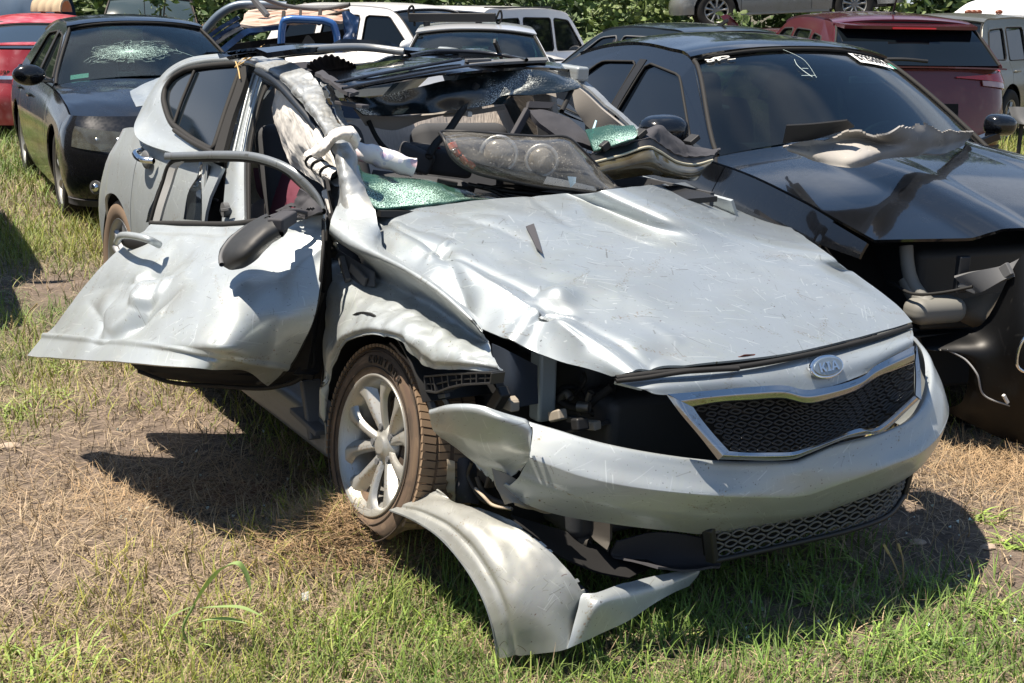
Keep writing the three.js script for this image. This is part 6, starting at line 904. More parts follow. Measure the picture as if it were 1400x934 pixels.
// the bumper cover hangs loose, its corner turned towards the camera
{
  const p = (u, v, z, ax = 'x') => FC.at(u, v, ax, z);
  mesh('bumper_cover', sheet([
    [p(1258, 462, .72), p(1300, 455, .76), p(1345, 440, .84), p(1400, 345, .95), p(1450, 330, .96)],
    [p(1270, 478, .80), p(1312, 474, .85), p(1360, 470, .93), p(1405, 430, 1.02), p(1460, 430, 1.05)],
    [p(1322, 488, .86), p(1340, 500, .91), p(1375, 500, .97), p(1410, 500, 1.05), p(1465, 500, 1.07)],
    [p(1318, 545, .84), p(1340, 552, .9), p(1378, 555, .96), p(1412, 560, 1.03), p(1470, 560, 1.05)],
    [p(1290, 560, .72), p(1325, 578, .82), p(1370, 600, .9), p(1410, 610, .98), p(1470, 620, 1.0)]], { nu: 30, nv: 30, thick: .006, disp: q => .006 * fbm(q.x * 6, q.y * 6, q.z * 6) }), M.blackScuffed, charger);
  mesh('bumper_edge', tube([p(1295, 478, .83), p(1320, 492, .875), p(1336, 512, .915), p(1345, 540, .92), p(1384, 556, .965)], .004, 40, 6), std(0x8f9092, { roughness: .5 }), charger);
  mesh('clip_hole', bar(p(1372, 540, .985), p(1378, 551, .985), .012, .012), M.whiteMatte, charger);
  mesh('bumper_bracket', [sheet([[p(1305, 380, .8), p(1330, 372, .84), p(1375, 362, .9), p(1400, 350, .93)], [p(1330, 402, .83), p(1345, 398, .87), p(1378, 380, .93), p(1402, 378, .96)]], { nu: 6, nv: 14, thick: .02 }), bar(p(1312, 386, .8), p(1336, 396, .84), .02, .04), bar(p(1372, 362, .9), p(1380, 378, .93), .02, .04)], M.plasticGrey, charger);
  mesh('bumper_absorber', sheet([[p(1318, 408, .7), p(1350, 402, .8), p(1372, 400, .84)], [p(1305, 432, .7), p(1340, 430, .8), p(1362, 432, .84)], [p(1330, 448, .72), p(1345, 445, .8), p(1355, 444, .84)]], { nu: 8, nv: 10, thick: .012 }), std(0x6d675e, { roughness: .9 }), charger);
  mesh('crash_bar', [bar(p(1250, 440, .62), p(1335, 436, .66), .09, .05)], M.plastic, charger); mesh('crash_bar', [bar(p(1252, 500, .56), p(1320, 505, .62), .05, .1)], M.plastic, charger);
  mesh('fog_lamp_ring', new THREE.TubeGeometry(new THREE.CatmullRomCurve3([p(1391, 500, 1.045), p(1396, 470, 1.05), p(1410, 455, 1.06), p(1425, 480, 1.07), p(1418, 510, 1.07), p(1400, 508, 1.055)], true), 30, .007, 6, true), M.chrome, charger);
  mesh('splash_shield', sheet([[p(1262, 560, .5), p(1330, 570, .62), p(1400, 600, .8)], [p(1270, 592, .4), p(1330, 598, .5), p(1400, 640, .7)]], { nu: 8, nv: 12, thick: .005, disp: q => .02 * fbm(q.x * 5, q.z * 5, 1) }), M.plastic, charger);
}
for (const sd of [1, -1]) {
  const ms = sd > 0 ? 1 : .72, mx = -.93, my = 1.075, mz = .985; const h = new THREE.SphereGeometry(1, 28, 20), p = h.attributes.position;
  for (let i = 0; i < p.count; i++) { let x = p.getX(i), y = p.getY(i), z = p.getZ(i); const f = (q, n) => Math.sign(q) * Math.abs(q) ** n; x = x < -.1 ? -.1 : x; p.setXYZ(i, x * .12 * ms, f(y, .72) * .082 * ms, f(z, .72) * .125 * ms); } h.computeVertexNormals(); h.rotateX(sd * .06); h.translate(mx, my, sd * mz);
  const mi = mesh('mirror', [h, bar(V(mx + .02, my - .09, sd * .84), V(mx + .02, my - .05, sd * (mz - .02)), .07, .05)], M.black, charger);
  const q = new THREE.CircleGeometry(1, 24); q.scale(.105 * ms, .066 * ms, 1); q.rotateY(-Math.PI / 2); q.translate(mx - .016, my, sd * mz); mesh('mirror_glass', q, M.reflector, mi);
}
// writing on the windshield: printed stock label and a white hand mark; both lie on the glass
{
  const on = (a, b, o = .002) => CH.wsF(a, b, o);
  const [c, x] = canvas(512, 160); x.fillStyle = '#f2f3f2'; x.fillRect(0, 0, 512, 160); 
  const t = ctex(c, { clamp: true });
  const st = mesh('stock_label', sheetF((u, v) => on(lerp(.77, .93, u), lerp(.265, .055, v), .004), { nu: 8, nv: 8, thick: 0, uvN: true }), std(0xffffff, { map: t, roughness: .6 }), charger);
  st.userData.label = 'white printed number label on the windshield';
  { const g = text('87253095', 1, .01), p = g.attributes.position, b = g.boundingBox, w = b.max.x - b.min.x, h = b.max.y - b.min.y; for (let i = 0; i < p.count; i++) { const tx = p.getX(i) / w + .5, ty = p.getY(i) / h + .5, k = on(lerp(.80, .905, clamp(ty, 0, 1)), lerp(.25, .072, tx), .0065 + p.getZ(i) * .1); p.setXYZ(i, k.x, k.y, k.z); } g.computeVertexNormals(); mesh('label_number', g, std(0x101214, { roughness: .8 }), st); }
  const wr = (pts, r = .0035) => tube(pts.map(p => on(p[0], p[1], .004)), r, 40, 5);
  const mk = (px) => px.map(([a, b]) => [lerp(.97, .80, (b - 88) / 26), .995 - (a - 946) / 300]);
  mesh('chalk_mark', [wr(mk([[956, 92], [962, 96], [966, 100], [961, 101], [958, 100], [958, 97], [963, 95], [969, 91], [970, 95], [964, 96]])), wr(mk([[970, 92], [978, 92], [985, 94], [986, 97], [981, 99], [974, 100], [972, 102], [971, 98], [976, 95], [968, 96]])), wr(mk([[982, 103], [987, 104], [992, 104]]), .003)], M.whiteMatte, charger);
  mesh('inspection_sticker', sheetF((u, v) => on(lerp(.80, .88, u), lerp(.035, .012, v), .003), { nu: 3, nv: 3, thick: 0 }), std(0x58b39c, { roughness: .5 }), charger);
  mesh('warning_label', box(-1.3, -1.28, 1.275, 1.31, -.5, -.28, .004), std(0x86938f, { roughness: .7 }), charger);
  mesh('dash_paper', sheetF((u, v) => on(lerp(.03, .10, u), lerp(.26, .12, v), -.03), { nu: 3, nv: 3, thick: 0 }), std(0x59c1d0, { roughness: .6 }), charger);
  // hairline crack running down from the top edge
  mesh('glass_crack', [wr([[1, .60], [.86, .575], [.78, .56], [.7, .56], [.55, .57]].map(p => p), .0007), wr([[.78, .60], [.70, .61], [.62, .60], [.56, .585]], .0012), wr([[.66, .6], [.655, .575]], .0015), wr([[.58, .625], [.575, .57]], .0015)], std(0xb8c8c6, { roughness: .4 }), charger);
}
// torn grey liner panel lying over the windshield base
{
  const p = (u, v, y) => FC.at(u, v, 'y', y);
  const linerMat = std(0xffffff, { roughness: .9, map: ctex((() => { const S = 512, [c, x] = canvas(S, S), r = rng(77); x.fillStyle = '#8d8b89'; x.fillRect(0, 0, S, S); for (let i = 0; i < 130; i++) { const a = r() * S, b = r() * S, q = 15 + r() * 80, g = x.createRadialGradient(a, b, 0, a, b, q); const w = r() < .6; g.addColorStop(0, w ? `rgba(190,180,160,${r() * .35})` : `rgba(60,62,66,${r() * .35})`); g.addColorStop(1, 'rgba(120,120,118,0)'); x.fillStyle = g; x.fillRect(a - q, b - q, 2 * q, 2 * q); } for (let i = 0; i < 500; i++) { x.strokeStyle = `rgba(${r() < .5 ? '225,218,205' : '45,45,48'},${r() * .5})`; x.lineWidth = .5 + r(); const a = r() * S, b = r() * S, L = r() * 40; x.beginPath(); x.moveTo(a, b); x.lineTo(a + L * (r() - .3), b + L * (r() - .5)); x.stroke(); } return c; })(), { rep: [1.2, 1.2] }) });
  const g = thing('torn_liner', 'torn grey plastic liner lying across the base of the black sedan windshield', 'car part');
  mesh('liner_panel', sheet([
    [p(1072, 198, 1.07), p(1120, 190, 1.13), p(1170, 172, 1.20), p(1210, 182, 1.18), p(1250, 162, 1.22), p(1290, 172, 1.18), p(1332, 176, 1.13)],
    [p(1074, 201, 1.06), p(1118, 200, 1.10), p(1170, 192, 1.13), p(1215, 196, 1.12), p(1255, 188, 1.14), p(1295, 188, 1.12), p(1328, 182, 1.1)],
    [p(1078, 204, 1.06), p(1118, 212, 1.07), p(1170, 214, 1.09), p(1215, 207, 1.09), p(1255, 203, 1.09), p(1290, 200, 1.08), p(1322, 190, 1.07)],
    [p(1090, 208, 1.05), p(1125, 222, 1.045), p(1165, 230, 1.045), p(1205, 218, 1.06), p(1250, 212, 1.06), p(1285, 212, 1.055), p(1315, 200, 1.05)]], { nu: 34, nv: 60, thick: .008, flip: true, disp: q => .008 * fbm(q.x * 9, q.z * 9, q.y * 9) , mask: (s, t) => s > .16 * (fbm(t * 14, 3, 5) + .25) + .02 }), linerMat, g);
  mesh('liner_flange', sheet([[p(1075, 172, 1.18), p(1110, 170, 1.2), p(1158, 165, 1.23)], [p(1070, 196, 1.08), p(1112, 191, 1.12), p(1168, 174, 1.2)]], { nu: 6, nv: 16, thick: .006 }), M.plastic, g);
  // dry twig and leaves
  const tw = thing('dead_twig', 'dry brown leaf and twig lying on the black hood', 'twig'); const q = (u, v) => FC.on(u, v, P => P.y - (CH.deck(clamp(P.x, -.7, .9), clamp(P.z / .85, -1, 1)) + .008));
  mesh('stem', tube([q(1345, 222), q(1365, 228), q(1392, 232)], .003, 12, 5), std(0x8a7a63, { roughness: 1 }), tw);
  mesh('leaf', sheet([[q(1343, 222), q(1352, 219), q(1362, 224)], [q(1348, 226), q(1357, 228), q(1366, 231)]].map(r => r.map(a => a.add(V(0, .004, 0)))), { nu: 6, nv: 8, thick: .001, disp: k => .006 * fbm(k.x * 40, k.z * 40) }), std(0x7c6a55, { roughness: 1 }), tw);
  for (const o of [tw, g]) FC.put(o);
}
// ---------- black sedan at the left with a starred windshield ----------
const FF = new Frame(-2.717, 0, -10.573, -1.127);
const fusion = thing('black_sedan', 'black sedan with a cracked windshield and crumpled hood behind the wreck at left', 'car'); FF.put(fusion);
M.headHaze = phys(0xe6ebea, { roughness: .06, transmission: .92, thickness: 0, ior: 1.5, map: M.lensMap });
const FU = buildCar(fusion, {
  ...SEDAN, wb: 2.73, W: .915, wheelR: .335, archR: .38, paint: M.blackB, glass: phys(0x141a1e, { roughness: .04 }), wsGlass: phys(0xc2d2ce, { roughness: .02, transmission: 1, thickness: 0 }), bgGlass: M.glass, wheelZ: -.38,
  doors: [-.55, -1.72, -2.55], mirrorSide: 1,
  insF: [[.15, .1], [.25, .03], [.4, 0], [.58, .02], [.7, .1], [.8, .2]], xN: .9,
  wheel: { spokes: 7, style: 1, rr: .235, rim: M.alloy },
  hoodDisp: (p) => .05 * Math.exp(0 - ((p.x - .75) / .18) ** 2) * sstep(.9, .2, Math.abs(p.z)) - .03 * Math.exp(0 - ((p.z - .25 + .5 * p.x) / .1) ** 2) * sstep(-.3, .3, p.x) + .012 * fbm(p.x * 4, p.z * 4, 2),
});
for (const sd of [1, -1]) {
  const fn = (u, v, o) => CHK(FU.S, sd * lerp(.34, 1.14, v), lerp(.555 + .05 * v, .70 + .045 * v, u), o);
  const hl = mesh('headlight', sheetF((u, v) => fn(u, v, .012), { nu: 8, nv: 18, thick: .004, flip: sd > 0 }), M.headHaze, fusion);
  mesh('reflector', sheetF((u, v) => fn(u, v, -.07), { nu: 6, nv: 14, thick: .004, disp: p => .008 * fbm(p.x * 14, p.y * 14, p.z * 14) }), std(0x9aa0a4, { roughness: .25, metalness: .9 }), hl);
  [.55, .8].forEach(t => { const p = CHK(FU.S, sd * t, .64, -.03); const g = new THREE.SphereGeometry(.042, 16, 10); g.translate(p.x, p.y, p.z); mesh('lamp_bowl', g, M.reflector, hl); });
  const p = CHK(FU.S, sd * .82, .32, .004);
  const d = p.clone().sub(V(.1, .32, 0)).setY(0).normalize();
  const fog = mesh('fog_lamp', (() => { const g = new THREE.CylinderGeometry(.05, .05, .05, 20); g.rotateX(Math.PI / 2); g.lookAt(d); g.translate(p.x, p.y, p.z); return g; })(), M.plasticGrey, fusion);
  mesh('fog_lens', (() => { const g = new THREE.SphereGeometry(.034, 16, 8); g.translate(p.x + d.x * .02, p.y, p.z + d.z * .02); return g; })(), M.reflector, fog);
  mesh('fog_bezel', sheetF((u, v) => CHK(FU.S, sd * lerp(.55, 1.12, v), lerp(.25, .40, u), .006), { nu: 4, nv: 12, thick: .004, flip: sd > 0 }), M.plastic, fusion);
  mesh('side_marker', sheetF((u, v) => CHK(FU.S, sd * lerp(1.32, 1.47, v), lerp(.455, .49, u), .006), { nu: 2, nv: 6, thick: .004, flip: sd > 0 }), M.amber, fusion);
}
mesh('grille', [.42, .47, .52, .57].map(y => sheetF((u, v) => CHK(FU.S, lerp(-.5, .5, v), lerp(y, y + .025, u), .008), { nu: 2, nv: 20, thick: .006, flip: true })), M.chrome, fusion);
mesh('headlight_surround', sheetF((u, v) => CHK(FU.S, lerp(-1.2, 1.2, v), lerp(.54, .755, u), -.09), { nu: 4, nv: 24, thick: .004, flip: true }), M.dark, fusion);
mesh('bumper_lip', sheetF((u, v) => CHK(FU.S, lerp(-1.5, 1.5, v), lerp(.17, .22, u), .014), { nu: 3, nv: 30, thick: .01, flip: true }), M.plasticDusty, fusion);
function CHK(S, th, y, o) { return S.front(th, y, o); }
// starred windshield: rings and rays of cracks on the passenger side
{
  const S = 1024, [c, x] = canvas(S, S), r = rng(404); x.fillStyle = '#000'; x.fillRect(0, 0, S, S); const cx = .39 * S, cy = .60 * S;
  const NA = 46, NR = 13, web = []; for (let a = 0; a < NA; a++) { const an = (a + (r() - .5) * .8) / NA * 6.283, row = []; const sq = .7 + .3 * noise(Math.cos(an) * 1.6, Math.sin(an) * 1.6, 3); for (let q = 0; q <= NR; q++) { const rad = Math.pow(q / NR, 1.25) * 385 * sq + (r() - .5) * 26; row.push([cx + Math.cos(an + (r() - .5) * .06) * rad, cy + Math.sin(an + (r() - .5) * .06) * rad * .66]); } web.push(row); }
  for (let a = 0; a < NA; a++) for (let q = 0; q <= NR; q++) { const fade = 1 - q / NR * .3, p = web[a][q]; x.strokeStyle = gray(110 + 145 * r() * fade); x.lineWidth = .6 + 1.4 * r() * fade; if (q < NR && r() < 1 - q / NR * .7) { x.beginPath(); x.moveTo(...p); x.lineTo(...web[a][q + 1]); x.stroke(); } if (r() < .85 - q / NR * .4) { x.beginPath(); x.moveTo(...p); x.lineTo(...web[(a + 1) % NA][q]); x.stroke(); } }
  for (let k = 0; k < 4200; k++) { const a = r() * 6.283, q = 230 * Math.pow(r(), .8); x.fillStyle = gray(60 + r() * 170); x.fillRect(cx + Math.cos(a) * q, cy + Math.sin(a) * q * .6, 1 + r() * 2, 1 + r() * 2); }
  x.strokeStyle = gray(190); x.lineWidth = 2; x.beginPath(); x.moveTo(cx + 200, cy - 60); x.quadraticCurveTo(cx + 330, cy - 20, cx + 420, cy + 120); x.stroke();
  const t = ctex(c, { srgb: false, clamp: true });
  mesh('glass_crack', sheetF((u, v) => FU.wsF(lerp(.02, .98, u), lerp(.98, .02, v), .003), { nu: 14, nv: 20, thick: 0, uvN: true }), std(0xc9ece2, { alphaMap: t, transparent: true, roughness: .4 }), fusion);
  mesh('dash_paper', [sheetF((u, v) => FU.wsF(lerp(.05, .12, u), lerp(.93, .84, v), -.012), { nu: 2, nv: 2, thick: 0 })], std(0x9fd0c8, { roughness: .7 }), fusion);
}
// ---------- the other vehicles of the yard ----------
const R90 = Math.PI / 2;
const hy = (x, z) => hillY(x, z);
const place = (g, x, z, yaw, dy = 0, cp = 0, cr = 0) => { const f = new Frame(x, hy(x, z) + dy, z, yaw, cp, cr); f.put(g); return f; };
const tail = (S, t0, t1, y0, y1, off, sd) => sheetF((u, v) => S.rear(sd * lerp(t0, t1, v), lerp(y0, y1, u), off), { nu: 5, nv: 14, thick: .01, flip: sd < 0 });
const darkGl = phys(0x0d1216, { roughness: .04 });
const fadedRed = phys(0xffffff, { map: ctex(paintTex(71, '#a3222c', { scratch: 200, specks: 100, stain: 4, dirt: .35, dc: '215,190,185' }), { rep: [1, 1] }), roughness: .45, clearcoat: .7, clearcoatRoughness: .15 });
// red car seen from behind at the far left
{
  const g = thing('red_sedan', 'bright red sedan seen from behind at the far left beyond the black sedan', 'car'); const f = place(g, -6.72, -19.4, R90 + .3, .06);
  const c = buildCar(g, { ...SEDAN, paint: fadedRed, glass: darkGl, bgGlass: phys(0x2a333a, { roughness: .04, clearcoat: 1 }), doors: [-.5, -1.77, -2.6], shoulder: SEDAN.shoulder.map(([x, y]) => [x, x < -2.8 ? y + .12 : y + .03]), top: SEDAN.top.map(([x, y]) => [x, x < -2.8 ? y + .15 : y + .03]), gh: { ...SEDAN.gh, C0: [-3.35, 1.12], A0: [-.72, .99] } });
  for (const sd of [1, -1]) { const t = mesh('taillight', tail(c.S, .62, 1.35, .78, .98, .008, sd), M.redLens, g); mesh('reverse_lamp', tail(c.S, .62, .80, .77, .83, .014, sd), M.lens, t); }
  mesh('trunk_trim', tail(c.S, -.6, .6, .775, .815, .012, 1), M.chrome, g);
  const q = c.S.rear(-.30, .855, .012); const tx = text('TURBO', .045, .006); tx.rotateY(-R90); tx.translate(q.x, q.y, q.z); mesh('trunk_letters', tx, M.chrome, g);
  mesh('license_plate', tail(c.S, -.16, .16, .55, .66, .012, 1), M.whiteMatte, g);
}
// old dark pickup behind it, facing the camera
{
  const g = thing('old_pickup', 'old dark pickup truck with a big windshield and thin aerial behind the black sedan', 'pickup truck'); place(g, -6.15, -22.6, -1.36, .12);
  const P = std(0xffffff, { roughness: .6, map: ctex(paintTex(81, '#3a3632', { scratch: 300, specks: 900, stain: 40, dirt: .5, dc: '170,120,90' }), { rep: [.7, .7] }) });
  buildCar(g, { paint: P, glass: darkGl, wsGlass: phys(0x55666a, { roughness: .06, transmission: .6, thickness: 0, clearcoat: 1 }), wb: 3.0, W: .93, wheelR: .37, archR: .43, clear: .35, xN: .9, xR: -4.2, wheelZ: -.36,
    shoulder: [[.9, .95], [.2, 1.08], [-.6, 1.14], [-2.2, 1.16], [-4.2, 1.14]], top: [[.9, 1.0], [.2, 1.14], [-.6, 1.2], [-4.2, 1.16]], gh: { A0: [-.75, 1.16], A1: [-1.25, 1.66], roof: [[-1.5, 1.72], [-1.9, 1.72]], C1: [-2.2, 1.66], C0: [-2.3, 1.18], wB: .82, wR: .70, bow: .1, bowR: .02, crown: .04 },
    windows: [[[-.92, 1.2], [-1.3, 1.6], [-2.0, 1.6], [-2.0, 1.2]]], doors: [-.6, -2.1, -2.4] });
  mesh('aerial', [tube([V(-.5, 1.2, .05), V(-.52, 1.6, .06), V(-.5, 2.0, .04)], .008, 10, 5)], M.plastic, g);
  mesh('wiper', [tube([V(-.52, 1.22, .35), V(-.62, 1.34, .05), V(-.7, 1.42, -.3)], .012, 10, 5)], M.plastic, g);
}
// blue tarp heap and tan seat cushion at the very left
{
  const g = loose('tarp_heap', sheetF((u, v) => { const x = lerp(-13.5, -8.7, v), a = Math.PI * u; return V(x, hy(x, -26) + Math.sin(a) * (2.15 + .14 * fbm(x * 2, u * 3, 2)) , -26.2 + Math.cos(a) * .9 + .1 * fbm(x * 3, u * 5, 1)); }, { nu: 30, nv: 40, thick: .01, disp: p => .05 * fbm(p.x * 4, p.y * 4, p.z * 4) }), std(0x0a3350, { roughness: .75 }), 'blue tarp draped over a heap in the far left corner', 'tarp');
  const t = thing('seat_cushion', 'tan cushion lying on the roof line between blue tarp and old pickup', 'cushion'); const q = atDepth(68, 18, 20.6);
  t.position.copy(q); mesh('cushion_pad', sheetF((u, v) => { const a = lerp(0, Math.PI, u); return V(lerp(-.2, .26, v) , Math.sin(a) * .16 + .02, Math.cos(a) * .25); }, { nu: 14, nv: 20, thick: .03, disp: p => .02 * Math.sin(p.x * 60) * .4 + .02 * fbm(p.x * 9, p.y * 9, p.z * 9) }), std(0x9d8d74, { roughness: .9 }), t);
  mesh('frame_leg', [bar(V(-.1, -1.5 - 0, 0), V(-.1, .05, 0), .06, .06), bar(V(.15, -1.5, 0), V(.15, .05, 0), .06, .06)], M.plastic, t);
}
// crushed blue pickup with a rack on its cab
{
  const g = thing('crushed_pickup', 'crushed blue pickup cab with open door frame and roof rack bars', 'pickup truck'); const D = 14.6;
  const o = atDepth(395, 75, D); g.position.set(o.x, hy(o.x, o.z), o.z);
  const q = (u, v, d = 0) => atDepth(u, v, D + d).sub(g.position);
  const blue = phys(0x16355f, { roughness: .35, metalness: .3, clearcoat: .8, map: silverMap2 }), rusty = std(0xffffff, { roughness: .8, map: ctex(paintTex(91, '#a89c92', { scratch: 300, specks: 300, stain: 40, dirt: .6, dc: '120,70,45' }), { rep: [.8, .8] }) });
  mesh('roof', sheet([[q(328, 36, .2), q(352, 38, .1), q(390, 34, 0), q(440, 33, 0), q(468, 32, .1)], [q(335, 24, 1.0), q(355, 22, 1), q(390, 20, 1), q(440, 18, 1), q(470, 18, 1)], [q(340, 18, 1.8), q(355, 17, 1.8), q(390, 16, 1.8), q(440, 14, 1.8), q(474, 16, 1.8)]], { nu: 14, nv: 30, thick: .03, disp: p => .03 * crumple(p, 1, 3, 2) + .02 * fbm(p.x * 3, p.y * 3, p.z * 3) }), rusty, g);
  mesh('cab_side', [sheet([[q(296, 70, -.3), q(318, 52, -.2), q(334, 40, -.1), q(350, 38, 0), q(388, 34, 0)], [q(304, 74, -.3), q(322, 60, -.2), q(340, 46, -.1), q(355, 44, 0), q(390, 40, 0)]], { nu: 3, nv: 30, thick: .05 })], blue, g);
  const lv = [[[282, 58], [304, 42], [324, 30]], [[286, 62], [308, 46], [328, 36]], [[276, 54], [300, 36], [324, 22]]]; lv.forEach((a, i) => mesh('fender_rib', sheet([a.map(p => q(p[0], p[1], -.2 + i * .1)), a.map(p => q(p[0] + 4, p[1] + 4, -.2 + i * .1))], { nu: 3, nv: 14, thick: .05, disp: p => .01 * fbm(p.x * 12, p.y * 12, 2) }), i === 1 ? M.alloyDull : blue, g));
  mesh('door_frame', [new THREE.TubeGeometry(new THREE.CatmullRomCurve3([q(384, 72, -.1), q(385, 45, -.1), q(388, 29, -.1), q(400, 26, -.1), q(440, 28, -.1), q(455, 33, -.1), q(460, 48, -.1), q(463, 74, -.1)], false, 'catmullrom', .2), 60, .042, 8)], phys(0x2c5a96, { roughness: .3, metalness: .3, clearcoat: 1 }), g);
  mesh('cab_interior', [sheet([[q(318, 60, .5), q(470, 40, .6)], [q(300, 110, .5), q(490, 110, .6)]], { nu: 3, nv: 3, thick: .05 }), box(-1.2, .9, -.2, 1.0, -.6 - .5, -.5, .05)], M.dark, g);
  mesh('seat', [sheet([[q(414, 56, .3), q(420, 48, .3), q(428, 56, .3)], [q(408, 72, .3), q(425, 66, .3), q(436, 72, .3)]], { nu: 6, nv: 8, thick: .05 })], M.plasticGrey, g);
  mesh('crumpled_pillar', sheet([[q(468, 18, .2), q(476, 16, .2), q(486, 22, .2), q(491, 24, .2)], [q(470, 45, .1), q(478, 40, .1), q(484, 45, .1), q(488, 48, .1)], [q(468, 78, 0), q(476, 78, 0), q(486, 78, 0), q(489, 78, 0)]], { nu: 20, nv: 16, thick: .02, disp: p => crumple(p, .05, 5, 3) }), blue, g);
  const rk = mesh('roof_rack', [tube([q(328, 33, .4), q(380, 32, .4), q(430, 26, .4), q(478, 14, .4)], .022, 16, 6), tube([q(380, 24, 1.4), q(430, 18, 1.4), q(476, 8, 1.4)], .022, 16, 6), bar(q(386, 38, .2), q(388, 16, .4), .04, .04), bar(q(436, 33, .2), q(438, 14, .5), .04, .04), bar(q(410, 30, .3), q(411, 14, .6), .03, .03)], std(0x2a2522, { roughness: .9 }), g);
  mesh('rack_strut', [bar(q(344, -4, .6), q(366, 22, .5), .07, .05), tube([q(355, -4, .6), q(390, 8, .8), q(440, 12, .9), q(478, 6, .8)], .025, 20, 6)], M.plasticGrey, g);
  mesh('body_shell', [box(-1.35, 1.1, .1, .75, -.9, .1, .06)], blue, g);
  // body behind: a dark window hoop
  mesh('window_hoop', [tube([q(276, 46, 1.5), q(300, 20, 1.5), q(322, 8, 1.5), q(352, 6, 1.5), q(392, 8, 1.5)], .05, 24, 8)], std(0x5d6a78, { roughness: .4, metalness: .3 }), g);
}
// white SUV with dark side glass
const SUV = (o = {}) => ({ wb: 2.75, W: .93, wheelR: .36, archR: .43, clear: .28, xN: .9, xR: -3.75, shoulder: [[.9, .88], [.3, 1.02], [-.5, 1.08], [-2.6, 1.12], [-3.75, 1.12]], top: [[.9, .95], [.3, 1.09], [-.5, 1.16], [-2.6, 1.14], [-3.75, 1.13]],
  gh: { A0: [-.75, 1.1], A1: [-1.35, 1.60], roof: [[-1.7, 1.66], [-2.8, 1.66]], C1: [-3.4, 1.60], C0: [-3.72, 1.13], wB: .84, wR: .70, bow: .13, bowR: .05, crown: .04 },
  windows: [[[-.95, 1.13], [-1.42, 1.55], [-1.85, 1.56], [-1.85, 1.13]], [[-1.95, 1.13], [-1.95, 1.56], [-2.62, 1.56], [-2.66, 1.13]], [[-2.78, 1.14], [-2.74, 1.55], [-3.26, 1.53], [-3.42, 1.16]]], doors: [-.5, -1.9, -2.7], insR: [[.25, .06], [.5, 0], [.75, .02], [1.12, .06]], ...o });
{
  const g = thing('white_suv', 'white SUV with black side windows between crushed pickup and silver sedan', 'SUV'); place(g, -.15, -18.2, -.62, -.0);
  buildCar(g, SUV({ paint: M.white, glass: darkGl }));
  const s = thing('silver_sedan', 'silver sedan facing the camera with a black light bar on brackets above its roof', 'car'); place(s, -.36, -12.55, -R90 + .04, -.05);
  buildCar(s, { ...SEDAN, paint: phys(0xbfc3c8, { roughness: .35, metalness: .4, clearcoat: 1, clearcoatRoughness: .08 }), glass: darkGl, wsGlass: phys(0xb5c6c8, { roughness: .02, transmission: 1, thickness: 0 }), bgGlass: M.glass, wheelZ: -.38, W: .93, gh: { ...SEDAN.gh, A1: [-1.35, 1.37], wR: .62 }, noMirrors: true });
  mesh('wiper', [bar(V(-.62, 1.02, -.25), V(-1.02, 1.22, -.12), .02, .02)], M.plastic, s);
  const lb = thing('light_bar', 'black light bar on two brackets over the roof of the silver sedan', 'light bar'); lb.position.set(0, 0, 0); const q = (u, v) => atDepth(u, v, 14.1);
  mesh('bar_body', [bar(q(559, 24), q(678, 24), .09, .06, V(0, 0, 1))], M.plastic, lb);
  for (const u of [583, 654]) mesh('bracket', [bar(q(u, 26), q(u, 40), .05, .05), bar(q(u - 4, 32), q(u + 5, 32), .04, .05)], M.plastic, lb);
  mesh('cable_loop', [tube([q(678, 26), q(684, 14), q(686, 24), q(682, 32), q(678, 30)], .012, 24, 6), tube([q(560, 26), q(559, 12), q(564, 8), q(566, 20), q(567, 36)], .014, 24, 6)], M.rubber, lb);
  const b = thing('white_wagon', 'long white SUV with a tinted rear window parked beyond the silver sedan', 'SUV'); place(b, .95, -25.2, 1.02, -.1);
  buildCar(b, SUV({ wb: 3.3, xR: -4.35, W: .99, paint: M.white, glass: darkGl, shoulder: [[.9, 1.0], [-.5, 1.15], [-4.35, 1.22]], top: [[.9, 1.05], [-.5, 1.2], [-4.35, 1.23]], gh: { A0: [-.85, 1.16], A1: [-1.4, 1.78], roof: [[-1.8, 1.87], [-3.3, 1.88]], C1: [-4.1, 1.82], C0: [-4.32, 1.23], wB: .9, wR: .8, bow: .1, bowR: .03, crown: .03 }, windows: [[[-1.0, 1.22], [-1.45, 1.72], [-1.95, 1.76], [-1.95, 1.22]], [[-2.05, 1.22], [-2.05, 1.76], [-2.95, 1.77], [-2.95, 1.22]], [[-3.07, 1.24], [-3.07, 1.76], [-3.85, 1.74], [-3.95, 1.26]]], doors: [-.6, -2.0, -3.0] }));
  for (const sd of [1, -1]) mesh('roof_rail', [bar(V(-1.8, 1.93, sd * .68), V(-3.9, 1.92, sd * .68), .03, .03)], M.plastic, b);
}
